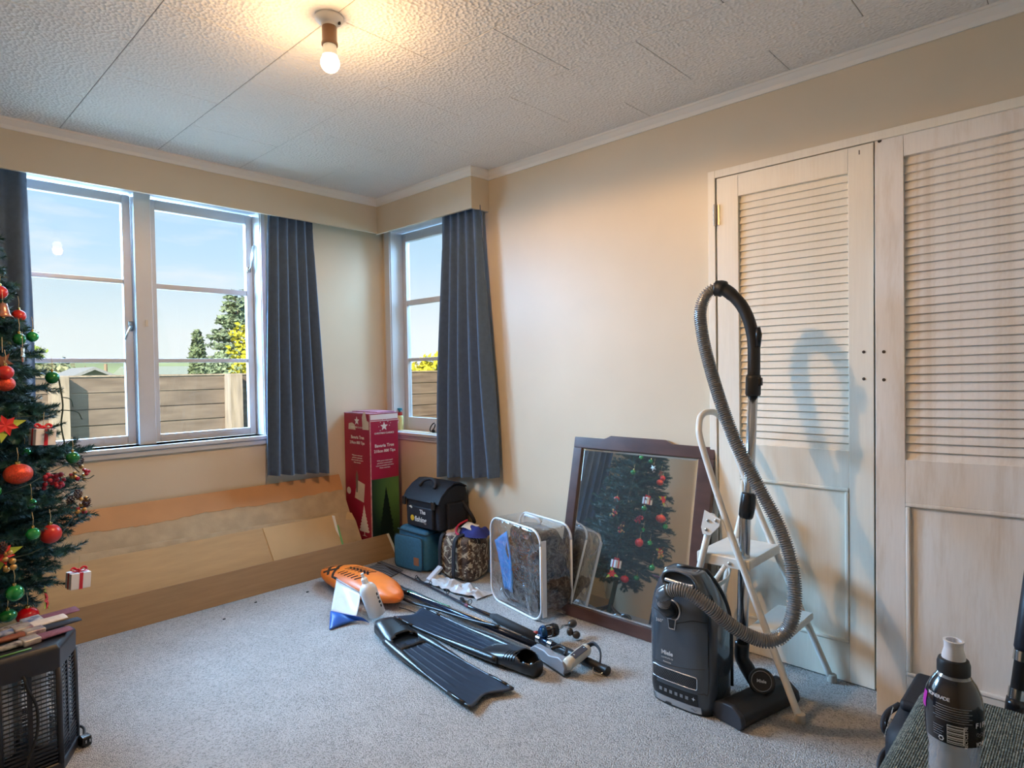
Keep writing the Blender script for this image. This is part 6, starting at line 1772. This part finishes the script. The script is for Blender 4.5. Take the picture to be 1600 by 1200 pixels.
def poinsettia(c, nrm, label):
    root = empty('poinsettia_ornament', c, label, 'ornament', 'poinsettias on the tree')
    n_ = V(nrm).normalized(); a_ = n_.orthogonal().normalized(); b_ = n_.cross(a_)
    mb = MB(); mg = MB()
    for k in range(6):
        a = k * PI / 3; d = a_ * math.cos(a) + b_ * math.sin(a); s_ = n_.cross(d)
        mb.add([V(c), V(c) + d * 0.018 + s_ * 0.010 + n_ * 0.005, V(c) + d * 0.038, V(c) + d * 0.018 - s_ * 0.010 + n_ * 0.005], [(0, 1, 2, 3)])
    for k in range(3):
        a = k * 2 * PI / 3 + 0.5; d = a_ * math.cos(a) + b_ * math.sin(a); s_ = n_.cross(d)
        mg.add([V(c) - n_ * 0.003, V(c) + d * 0.03 + s_ * 0.012, V(c) + d * 0.062, V(c) + d * 0.03 - s_ * 0.012], [(0, 1, 2, 3)])
    obj('red_petals', mb, mat('red_petal', (0.55, 0.02, 0.02), 0.6), root, solid=0.001)
    obj('green_leaves', mg, mat('lime_leaf', (0.32, 0.42, 0.04), 0.6), root, solid=0.001)
poinsettia((-2.245, -1.00, 1.045), (0.2, -1, 0.2), 'red fabric poinsettia above the large glitter bauble at the photo edge')
poinsettia((-2.274, -1.06, 0.622), (0.2, -1, 0.2), 'red fabric poinsettia low at the left edge of the photo')
poinsettia((-2.110, -0.760, 0.350), (1, -0.3, 0.1), 'poinsettia with lime leaves hanging under the tree, seen in the mirror')
def berry_pick(c, label, n, col, r, cones=0):
    rng2 = random.Random(int(abs(c[2]) * 1000))
    root = empty('berry_pick', c, label, 'ornament', 'berry picks on the tree')
    for k in range(n):
        p_ = V(c) + V((rng2.uniform(-1, 1) * 0.030, rng2.uniform(-1, 1) * 0.022, rng2.uniform(-1, 1) * 0.032))
        obj('berry', MB().ball(p_, r * rng2.uniform(0.8, 1.15), 10, 7), col[k % len(col)], root, smooth=True)
    for k, off in enumerate(((0.0, -0.01, 0.045), (0.026, -0.012, 0.012), (-0.02, 0.012, 0.02))[:cones]):
        pc = V(c) + V(off); cm = MB()
        for ring_ in range(6):
            zc_ = -0.018 + ring_ * 0.0068; rr_ = 0.017 * math.sin(PI * (ring_ + 0.8) / 7.2)
            for j in range(7):
                a = 2 * PI * j / 7 + ring_ * 0.45; d = V((math.cos(a), math.sin(a), 0)); s_ = V((-d.y, d.x, 0))
                q = pc + V((0, 0, zc_))
                cm.add([q, q + d * rr_ * 0.7 + s_ * 0.0055, q + d * rr_ + V((0, 0, 0.005)), q + d * rr_ * 0.7 - s_ * 0.0055], [(0, 1, 2, 3)])
        obj('pine_cone', cm, mat('cone_brown', (0.09, 0.04, 0.03), 0.7), root, solid=0.0015)
    obj('pick_wire', MB().tube([V(c), V(c) + V((-0.03, 0.02, 0.04))], 0.002, 5), m_stem, root)
m_b1 = mat('frosted_red_berry', (0.36, 0.015, 0.035), 0.4, var=0.2, vscale=90); m_b2 = mat('gold_berry', (0.60, 0.36, 0.12), 0.3, metal=0.6)
berry_pick((-2.100, -0.905, 0.830), 'cluster of dark red frosted berries at the centre of the tree', 22, [m_b1], 0.008)
berry_pick((-2.010, -0.815, 0.705), 'pine cone pick with gold and red berries at the tree edge before the cardboard', 16, [m_b2, m_b2, m_b1], 0.0085, 3)
berry_pick((-1.985, -0.735, 0.825), 'brown and red berry pick on the tree side facing the window', 14, [m_b1, m_b2], 0.008, 1)
berry_pick((-2.274, -1.060, 0.600), 'copper nut pick on the tree side facing the camera', 10, [m_b2], 0.009, 1)
# clutter under the tree seen in the mirror
o = obj('extension_cord', MB().tube(spline([(-2.30, -0.80, 0.008), (-2.20, -0.90, 0.010), (-2.12, -0.80, 0.008), (-2.18, -0.66, 0.012), (-2.28, -0.60, 0.008), (-2.40, -0.52, 0.010), (-2.55, -0.60, 0.006)], 6), 0.005, 6), m_blkr, None, smooth=True)
setp(o, 'black extension cord coiled on the carpet under the christmas tree', 'cord')

# ------------------------------------------------------------------ bug zapper in the near left corner with brushes on it
ZX, ZY, ZS, ZH = -2.268, -1.265, 0.142, 0.392
zr = empty('bug_zapper', (ZX, ZY, 0), 'black hexagonal electric bug zapper standing in front of the tree', 'bug zapper')
m_zap = mat('black_zapper_plastic', (0.020, 0.021, 0.030), 0.38, var=0.15, vscale=20)
rot0 = math.radians(-90 + 3)
def hexv(r, z, ro=0.0): return [V((ZX + r * math.cos(rot0 + PI / 6 + ro + k * PI / 3), ZY + r * math.sin(rot0 + PI / 6 + ro + k * PI / 3), z)) for k in range(6)]
RH = 0.152
def hexband(r0, z0, r1, z1):
    a = hexv(r0, z0); b = hexv(r1, z1)
    return [(a[k], a[(k + 1) % 6], b[(k + 1) % 6], b[k]) for k in range(6)]
def hexsolid(spec):
    mb = MB(); rings = [hexv(r, z) for r, z in spec]
    for rg in rings: mb.v += rg
    for i in range(len(rings) - 1):
        for k in range(6):
            mb.f.append((i * 6 + k, i * 6 + (k + 1) % 6, (i + 1) * 6 + (k + 1) % 6, (i + 1) * 6 + k))
    mb.f.append(tuple(reversed(range(6)))); n_ = len(rings) * 6; mb.f.append(tuple(range(n_ - 6, n_)))
    return mb
obj('top_cover', hexsolid([(RH, 0.315), (RH + 0.002, 0.378), (RH - 0.010, ZH)]), m_zap, zr, bevel=0.004)
obj('base', hexsolid([(RH + 0.004, 0.001), (RH + 0.004, 0.024), (RH - 0.002, 0.030)]), m_zap, zr, bevel=0.003)
for p_ in hexv(RH - 0.006, 0):
    obj('corner_post', MB().tube([V((p_.x, p_.y, 0.022)), V((p_.x, p_.y, 0.320))], 0.009, 8), m_zap, zr, smooth=True)
hv = hexv(RH - 0.006, 0)
for k in range(6):
    a, b = hv[k], hv[(k + 1) % 6]
    md = (a + b) / 2
    e_ = (b - a).normalized(); n_ = V((md.x - ZX, md.y - ZY, 0)).normalized()
    T = basis(md, e_, (0, 0, 1), n_); Lk = (b - a).length - 0.016
    front = n_.y < 0.4
    obj('middle_rib', MB().box((-0.006, 0.03, -0.003), (0.006, 0.316, 0.003), T), m_zap, zr)
    for j in range(17):
        zz_ = 0.092 + j * 0.0130
        obj('guard_slat', MB().box((-Lk / 2, zz_, -0.0015), (Lk / 2, zz_ + 0.0038, 0.0015), T), m_zap, zr)
    for j in range(5):
        zz_ = 0.034 + j * 0.0115
        obj('guard_slat', MB().box((-Lk / 2, zz_, -0.003), (Lk / 2, zz_ + 0.0058, 0.003), T), m_zap, zr)
    wires = MB()
    for j in range(10):
        x_ = -Lk / 2 + Lk * (j + 0.5) / 10
        wires.box((x_ - 0.0006, 0.09, -0.0235), (x_ + 0.0006, 0.315, -0.0223), T)
    obj('grid_wire', wires, m_chrome, zr)['kind'] = 'stuff'
for dx in (-0.048, 0.040):
    obj('tube_lamp', MB().tube([(ZX + dx, ZY - 0.055, 0.075), (ZX + dx, ZY - 0.055, 0.318)], 0.024, 14), mat('white_uv_tube', (0.88, 0.88, 0.92), 0.3), zr, smooth=True)
obj('tray', hexsolid([(RH - 0.03, 0.030), (RH - 0.025, 0.070)]), m_zap, zr)
obj('reflector', MB().box((ZX - 0.004, ZY - 0.01, 0.075), (ZX + 0.004, ZY + 0.10, 0.316)), mat('galvanised', (0.4, 0.4, 0.42), 0.4, metal=0.8), zr)
fy = hexv(RH, 0.0)
fm_ = (hv[5] + hv[0]) / 2
cordp = spline([(ZX - 0.008, ZY - 0.128, 0.325), (ZX - 0.005, ZY - 0.145, 0.316), (ZX + 0.000, ZY - 0.148, 0.290), (ZX + 0.020, ZY - 0.146, 0.230), (ZX + 0.020, ZY - 0.148, 0.160), (ZX + 0.006, ZY - 0.150, 0.110), (ZX - 0.012, ZY - 0.152, 0.060), (ZX - 0.020, ZY - 0.165, 0.008), (ZX + 0.05, ZY - 0.20, 0.006)], 7)
obj('power_cord', MB().tube(cordp, 0.0042, 8), m_blkr, zr, smooth=True)
cordp = spline([(ZX + 0.05, ZY - 0.20, 0.006), (ZX + 0.13, ZY - 0.14, 0.006), (ZX + 0.145, ZY - 0.05, 0.010), (ZX + 0.160, ZY + 0.02, 0.022), (ZX + 0.150, ZY - 0.02, 0.020)], 6)
obj('power_cord', MB().tube(spline([(-2.128, -1.215, 0.028), (-2.110, -1.222, 0.040), (-2.100, -1.245, 0.038), (-2.104, -1.268, 0.026)], 6), 0.0042, 8), m_blkr, zr, smooth=True)
pl = MB().cbox((0, 0, 0), (0.030, 0.034, 0.032), Matrix.Translation((-2.106, -1.287, 0.017)) @ Matrix.Rotation(0.2, 4, 'Z'))
obj('plug', pl, m_bplast, zr, bevel=0.005)
pr_ = MB()
for q in (-0.006, 0.006): pr_.cbox((q, -0.0185, 0.004), (0.0035, 0.008, 0.010), Matrix.Translation((-2.106, -1.287, 0.017)) @ Matrix.Rotation(0.2, 4, 'Z'))
obj('plug_pin', pr_, m_chrome, zr)
# paint brushes
def brush(p0, p1, w_, hcol, fcol, bcol, label, group=None, th=0.017):
    p0, p1 = V(p0), V(p1); d = (p1 - p0).normalized(); L_ = (p1 - p0).length
    s_ = V((0, 0, 1)).cross(d).normalized(); n_ = d.cross(s_)
    T = basis(p0, d, s_, n_)
    root = empty('paint_brush', p0, label, 'paint brush', 'paint brushes on the bug zapper')
    w_ *= 1.2
    h_ = MB().grid(lambda u, v: T @ V((v * L_ * 0.56, math.cos(2 * PI * u) * (0.009 + (w_ * 0.42 - 0.009) * max(0, (v - 0.55) / 0.45) ** 1.5 + 0.004 * math.sin(PI * v)), math.sin(2 * PI * u) * th * 0.5 + 0.0)), 14, 12, wrap=True)
    h_.f.append(tuple(reversed(range(14))))
    obj('handle', h_, hcol, root, smooth=True)
    obj('ferrule', MB().box((L_ * 0.54, -w_ / 2, -th * 0.55), (L_ * 0.70, w_ / 2, th * 0.55), T), fcol, root, bevel=0.004)
    br_ = MB().grid(lambda u, v: T @ V((lerp(L_ * 0.69, L_, v), math.cos(2 * PI * u) * w_ * 0.49 * (1 - 0.08 * v), math.sin(2 * PI * u) * th * 0.5 * (1 - 0.55 * v))), 18, 6, wrap=True)
    k = len(br_.v); br_.f.append(tuple(range(k - 18, k)))
    obj('bristles', br_, bcol, root, smooth=True)
m_bh1 = mat('spattered_blue_handle', (0.05, 0.10, 0.28), 0.5, col2=(0.62, 0.64, 0.68), vscale=38)
m_bh2 = mat('spattered_black_handle', (0.03, 0.02, 0.025), 0.5, col2=(0.60, 0.58, 0.55), vscale=45)
m_bh3 = mat('rust_handle', (0.22, 0.06, 0.03), 0.5, var=0.3, vscale=40)
m_fer = mat('paint_smeared_ferrule', (0.55, 0.53, 0.48), 0.4, col2=(0.25, 0.16, 0.22), vscale=40, metal=0.3)
m_br1 = mat('plum_bristles', (0.20, 0.075, 0.12), 0.8, var=0.2, vscale=90); m_br2 = mat('white_bristles', (0.66, 0.60, 0.56), 0.8, var=0.1, vscale=90); m_br3 = mat('black_bristles', (0.012, 0.014, 0.03), 0.7)
zt = ZH + 0.008
brush((-2.420, -1.345, zt), (-2.138, -1.300, zt + 0.002), 0.044, m_bh2, m_fer, m_br1, 'paint brush with spattered black handle and plum bristles, nearest on the bug zapper')
brush((-2.430, -1.300, zt + 0.013), (-2.104, -1.250, zt + 0.008), 0.040, m_bh3, m_fer, m_br3, 'paint brush with rust handle and black bristles on the bug zapper')
brush((-2.440, -1.245, zt + 0.008), (-2.135, -1.215, zt + 0.018), 0.050, m_bh1, m_fer, m_br2, 'paint brush with blue spattered handle and white bristles on the bug zapper')
brush((-2.420, -1.180, zt), (-2.090, -1.155, zt + 0.014), 0.055, m_bh2, m_bh1, m_br1, 'wide paint brush with blue striped ferrule, farthest on the bug zapper')
o = obj('green_strip', MB().tube([(-2.33, -1.375, ZH + 0.002), (-2.25, -1.372, ZH + 0.002)], 0.0025, 6), m_green, None, smooth=True); setp(o, 'thin green strip at the front rim of the bug zapper top', 'strip')

# ------------------------------------------------------------------ armchair corner, sports bottle, black bag and dark rod at the lower right
def tweed():
    M = bpy.data.materials.new('grey_green_tweed'); M.use_nodes = True
    N, L = M.node_tree.nodes, M.node_tree.links; b = N['Principled BSDF']; b.inputs['Roughness'].default_value = 0.95; b.inputs['Specular IOR Level'].default_value = 0.2
    tc = N.new('ShaderNodeTexCoord')
    c_ = N.new('ShaderNodeTexVoronoi'); c_.inputs['Scale'].default_value = 300
    L.new(tc.outputs['Object'], c_.inputs['Vector'])
    sp_2 = N.new('ShaderNodeSeparateColor'); L.new(c_.outputs['Color'], sp_2.inputs[0])
    r = N.new('ShaderNodeValToRGB'); e = r.color_ramp.elements
    e[0].color = (0.055, 0.068, 0.066, 1); e[1].color = (0.27, 0.285, 0.245, 1)
    q = e.new(0.5); q.color = (0.115, 0.138, 0.128, 1)
    L.new(sp_2.outputs[0], r.inputs[0]); L.new(r.outputs[0], b.inputs['Base Color'])
    w1 = N.new('ShaderNodeTexWave'); w1.bands_direction = 'X'; w1.inputs['Scale'].default_value = 85
    w2 = N.new('ShaderNodeTexWave'); w2.bands_direction = 'Y'; w2.inputs['Scale'].default_value = 85
    ml = N.new('ShaderNodeMath'); ml.operation = 'ADD'
    L.new(tc.outputs['Object'], w1.inputs['Vector']); L.new(tc.outputs['Object'], w2.inputs['Vector']); L.new(w1.outputs['Fac'], ml.inputs[0]); L.new(w2.outputs['Fac'], ml.inputs[1])
    bp = N.new('ShaderNodeBump'); bp.inputs['Strength'].default_value = 0.8; bp.inputs['Distance'].default_value = 0.002
    L.new(ml.outputs[0], bp.inputs['Height']); L.new(bp.outputs[0], b.inputs['Normal'])
    return M
m_tweed = tweed()
ac = empty('armchair', (-1.48, -3.95, 0), 'grey green tweed armchair whose arm fills the lower right corner', 'armchair')
obj('arm', MB().box((-1.87, -3.68, 0.06), (-1.072, -3.428, 0.545)), m_tweed, ac, bevel=0.035, bseg=4)
obj('arm', MB().box((-1.87, -4.50, 0.06), (-1.072, -4.28, 0.545)), m_tweed, ac, bevel=0.035, bseg=4)
obj('seat_cushion', MB().box((-1.88, -4.28, 0.25), (-1.24, -3.68, 0.42)), m_tweed, ac, bevel=0.04, bseg=4)
obj('seat_base', MB().box((-1.85, -4.28, 0.06), (-1.10, -3.68, 0.25)), m_tweed, ac, bevel=0.01)
obj('backrest', MB().box((-1.24, -4.28, 0.25), (-1.076, -3.68, 0.545)), m_tweed, ac, bevel=0.05, bseg=4)
for x_ in (-1.80, -1.15):
    for y_ in (-3.50, -4.42):
        obj('leg', MB().lathe([(0.018, 0.0005), (0.024, 0.062)], 10, Matrix.Translation((x_, y_, 0))), m_wood, ac)
# bottle
BX, BY, BZ = -1.4586, -3.5407, 0.5455
sb = empty('drink_bottle', (BX, BY, BZ), 'clear sports drink bottle with a black label and white cap on the armchair arm', 'bottle')
TBo = Matrix.Translation((BX, BY, BZ))
def clear_plastic():
    M = bpy.data.materials.new('clear_bottle_plastic'); M.use_nodes = True
    N, L = M.node_tree.nodes, M.node_tree.links; N.clear()
    o = N.new('ShaderNodeOutputMaterial'); mx = N.new('ShaderNodeMixShader'); t = N.new('ShaderNodeBsdfTransparent'); g = N.new('ShaderNodeBsdfGlossy'); d = N.new('ShaderNodeBsdfDiffuse'); mx2 = N.new('ShaderNodeMixShader')
    t.inputs['Color'].default_value = (0.86, 0.87, 0.90, 1); g.inputs['Roughness'].default_value = 0.08
    d.inputs['Color'].default_value = (0.76, 0.78, 0.84, 1)
    lw = N.new('ShaderNodeLayerWeight'); lw.inputs['Blend'].default_value = 0.25
    mx2.inputs[0].default_value = 0.32
    L.new(t.outputs[0], mx2.inputs[1]); L.new(d.outputs[0], mx2.inputs[2])
    L.new(lw.outputs['Facing'], mx.inputs[0]); L.new(mx2.outputs[0], mx.inputs[1]); L.new(g.outputs[0], mx.inputs[2]); L.new(mx.outputs[0], o.inputs[0])
    return M
bprof = [(0.024, 0.0), (0.031, 0.003), (0.0335, 0.010), (0.0335, 0.030), (0.0315, 0.040), (0.0332, 0.048), (0.0315, 0.058), (0.0332, 0.066), (0.0315, 0.076), (0.0335, 0.086), (0.0350, 0.098), (0.0368, 0.120), (0.0372, 0.145), (0.0345, 0.162), (0.0280, 0.178), (0.0205, 0.190), (0.0178, 0.195), (0.0178, 0.200)]
obj('bottle_shell', MB().lathe(bprof, 40, TBo, cap=False), clear_plastic(), sb, smooth=True)
m_lab = mat('black_bottle_label', (0.010, 0.011, 0.018), 0.18, coat=0.6)
lp = [(0.0360, 0.0965), (0.0361, 0.098), (0.0375, 0.120), (0.0379, 0.145), (0.0352, 0.162), (0.0290, 0.1775), (0.0225, 0.187)]
obj('label', MB().lathe(lp, 40, TBo, cap=False), m_lab, sb, smooth=True)
obj('cap', MB().lathe([(0.0195, 0.190), (0.0215, 0.192), (0.0215, 0.206), (0.0195, 0.212), (0.0130, 0.214)], 36, TBo), mat('black_ribbed_cap', (0.012, 0.013, 0.016), 0.4), sb, auto=0.6)
obj('tamper_ring', MB().lathe([(0.0185, 0.186), (0.0200, 0.187), (0.0200, 0.1895), (0.0185, 0.190)], 36, TBo), m_mblack, sb, auto=0.6)
obj('spout', MB().lathe([(0.0155, 0.2125), (0.0155, 0.216), (0.0125, 0.228), (0.0125, 0.2365), (0.0135, 0.239), (0.0135, 0.2405), (0.0100, 0.2405), (0.0095, 0.233), (0.0005, 0.232)], 28, TBo), mat('frosted_spout', (0.74, 0.76, 0.82), 0.35, sss=0.2), sb, auto=0.7)
camd = V((-2.5955 - BX, -3.7079 - BY, 0)).normalized()
a_c = math.atan2(camd.y, camd.x)
def lab_pt(ang, z, off=0.0006):
    for i in range(len(lp) - 1):
        if lp[i][1] <= z <= lp[i + 1][1]:
            r = lerp(lp[i][0], lp[i + 1][0], (z - lp[i][1]) / (lp[i + 1][1] - lp[i][1])); break
    else: r = 0.037
    a = a_c + ang
    return V((BX + (r + off) * math.cos(a), BY + (r + off) * math.sin(a), BZ + z))
def lab_strip(name, a0, a1, z0, z1, material, off=0.0006, n=10):
    return obj(name, MB().grid(lambda u, v: lab_pt(lerp(a0, a1, u), lerp(z0, z1, v), off), n, 5), material, sb, smooth=True)
m_lw = mat('label_white', (0.74, 0.74, 0.78), 0.4); m_lg = mat('label_grey', (0.30, 0.31, 0.34), 0.4)
lab_strip('barcode_panel', -0.22, 0.36, 0.099, 0.127, m_lw)
for k, t in enumerate((0.1005, 0.1035, 0.1070, 0.1105, 0.1135, 0.1170, 0.1200, 0.1235)):
    lab_strip('barcode_bar', -0.20, 0.31, t, t + (0.0019 if k % 2 else 0.0011), m_lab, 0.0010, 8)
for k in range(7):
    lab_strip('print_line', -0.62 - 0.1 * (k % 3 == 1), 0.62 - 0.12 * (k % 2), 0.1320 + 0.0034 * k, 0.1329 + 0.0034 * k, m_lg, 0.0008, 14)
for k in range(5):
    lab_strip('print_line', -0.72, -0.34 - 0.05 * (k % 2), 0.106 + 0.0036 * k, 0.1069 + 0.0036 * k, m_lg, 0.0008, 8)
lab_strip('colour_band', -1.45, -1.12, 0.136, 0.160, mat('magenta_print', (0.55, 0.02, 0.42), 0.35), 0.0008, 6)
def lab_text(s_, size, ang, z, up3=None, rotv=False):
    p_ = lab_pt(ang, z, 0.0012); a = a_c + ang
    n_ = V((math.cos(a), math.sin(a), 0)); r_ = V((0, 0, 1)).cross(n_)
    if rotv: return text('lettering', s_, size, p_, (0, 0, 1), -r_, m_lw, sb, ext=0.0002)
    return text('lettering', s_, size, p_, r_, (0, 0, 1), m_lw, sb, ext=0.0002, bold=0.0002)
for i, ch in enumerate('FIFA'):
    lab_text(ch, 0.0105, 0.80 + 0.165 * i, 0.127)
for i in range(5):
    ang = 0.86 + 0.10 * i; z_ = 0.1165 - (0.002 if i % 2 else 0)
    p_ = lab_pt(ang, z_, 0.001); a = a_c + ang; r_ = V((-math.sin(a), math.cos(a), 0))
    obj('printed_ring', MB().tube([p_ + r_ * 0.0023 * math.cos(q) + V((0, 0, 0.0023 * math.sin(q))) for q in [2 * PI * j / 14 for j in range(15)]], 0.0003, 4, cap=False), m_lg, sb)
for i, ch in enumerate('POWERADE'):
    lab_text(ch, 0.0072, -0.95 + 0.11 * i, 0.1605)
lab_text('RECYCLE ME', 0.0058, 0.46, 0.1125, rotv=True)
for i, ch in enumerate('ION4'):
    lab_text(ch, 0.0085, 0.85 + 0.13 * i, 0.0985)
rp_ = lab_pt(-0.42, 0.103, 0.001)
a = a_c - 0.42; r_ = V((-math.sin(a), math.cos(a), 0))
obj('printed_ring', MB().tube([rp_ + r_ * 0.0032 * math.cos(q) + V((0, 0, 0.0032 * math.sin(q))) for q in [2 * PI * j / 6 for j in range(7)]], 0.0008, 4, cap=False), m_lw, sb)
# black strap bag behind the armchair
sbg = empty('black_strap_bag', (-0.62, -3.42, 0), 'black bag with blue base and loose straps between the armchair and the leaning door', 'bag')
obj('bag_body', pillowbox((-0.605, -3.405, 0.135), (0.172, 0.130, 0.133), (5, 5, 5), wob=0.012, seed=21), m_blk, sbg, smooth=True)
obj('blue_trim', MB().tube(spline([(-0.785, -3.32, 0.03), (-0.745, -3.278, 0.065), (-0.66, -3.272, 0.075), (-0.52, -3.272, 0.07)], 6), 0.008, 8), mat('cyan_trim', (0.02, 0.22, 0.42), 0.5), sbg, smooth=True)
obj('top_flap', MB().box((-0.66, -3.38, 0.262), (-0.44, -3.300, 0.292)), m_blk, sbg, bevel=0.012, bseg=3)
obj('strap', MB().tube(spline([(-0.60, -3.275, 0.15), (-0.62, -3.255, 0.18), (-0.58, -3.255, 0.205), (-0.52, -3.275, 0.215)], 6), 0.009, 6, sx=0.3), m_blk2, sbg, smooth=True)
obj('strap', MB().tube(spline([(-0.68, -3.28, 0.08), (-0.70, -3.265, 0.105), (-0.67, -3.265, 0.13), (-0.62, -3.28, 0.14)], 6), 0.010, 6, sx=0.4), m_blk2, sbg, smooth=True)
obj('buckle_ring', MB().tube([V((-0.60, -3.255, 0.175)) + V((0.018 * math.cos(q), 0.004 * math.cos(q), 0.022 * math.sin(q))) for q in [2 * PI * j / 16 for j in range(17)]], 0.0028, 6), m_bplast, sbg, smooth=True)
text('lettering', 'EXTRA TOUGH', 0.013, (-0.630, -3.2700, 0.205), (0.55, -0.05, 0.45), (-0.45, 0, 0.55), m_wth, sbg)
# dark rod leaning at the right edge
dr_ = empty('leaning_rod', (-0.37, -3.500, 0), 'black rod with silver rings leaning on the louvre door at the right edge', 'rod')
q0, q1 = V((-0.400, -3.500, 0.0)), V((-0.165, -3.620, 1.25))
at_ = lambda t: lerp(q0, q1, t)
obj('rod_body', MB().tube([at_(0.0), at_(1.0)], 0.017, 14), m_mblack, dr_, smooth=True)
obj('rod_grip', MB().tube([at_(0.305), at_(0.315), at_(0.60)], [0.017, 0.0225, 0.0225], 14), mat('navy_black_grip', (0.012, 0.014, 0.024), 0.45), dr_, smooth=True)
for t in (0.203, 0.286):
    obj('silver_ring', MB().tube([at_(t), at_(t + 0.022)], 0.0205, 16), m_chrome, dr_, auto=0.6)
obj('rod_collar', MB().tube([at_(0.15), at_(0.190), at_(0.203)], [0.022, 0.0235, 0.0225], 14), m_bplast, dr_, smooth=True)
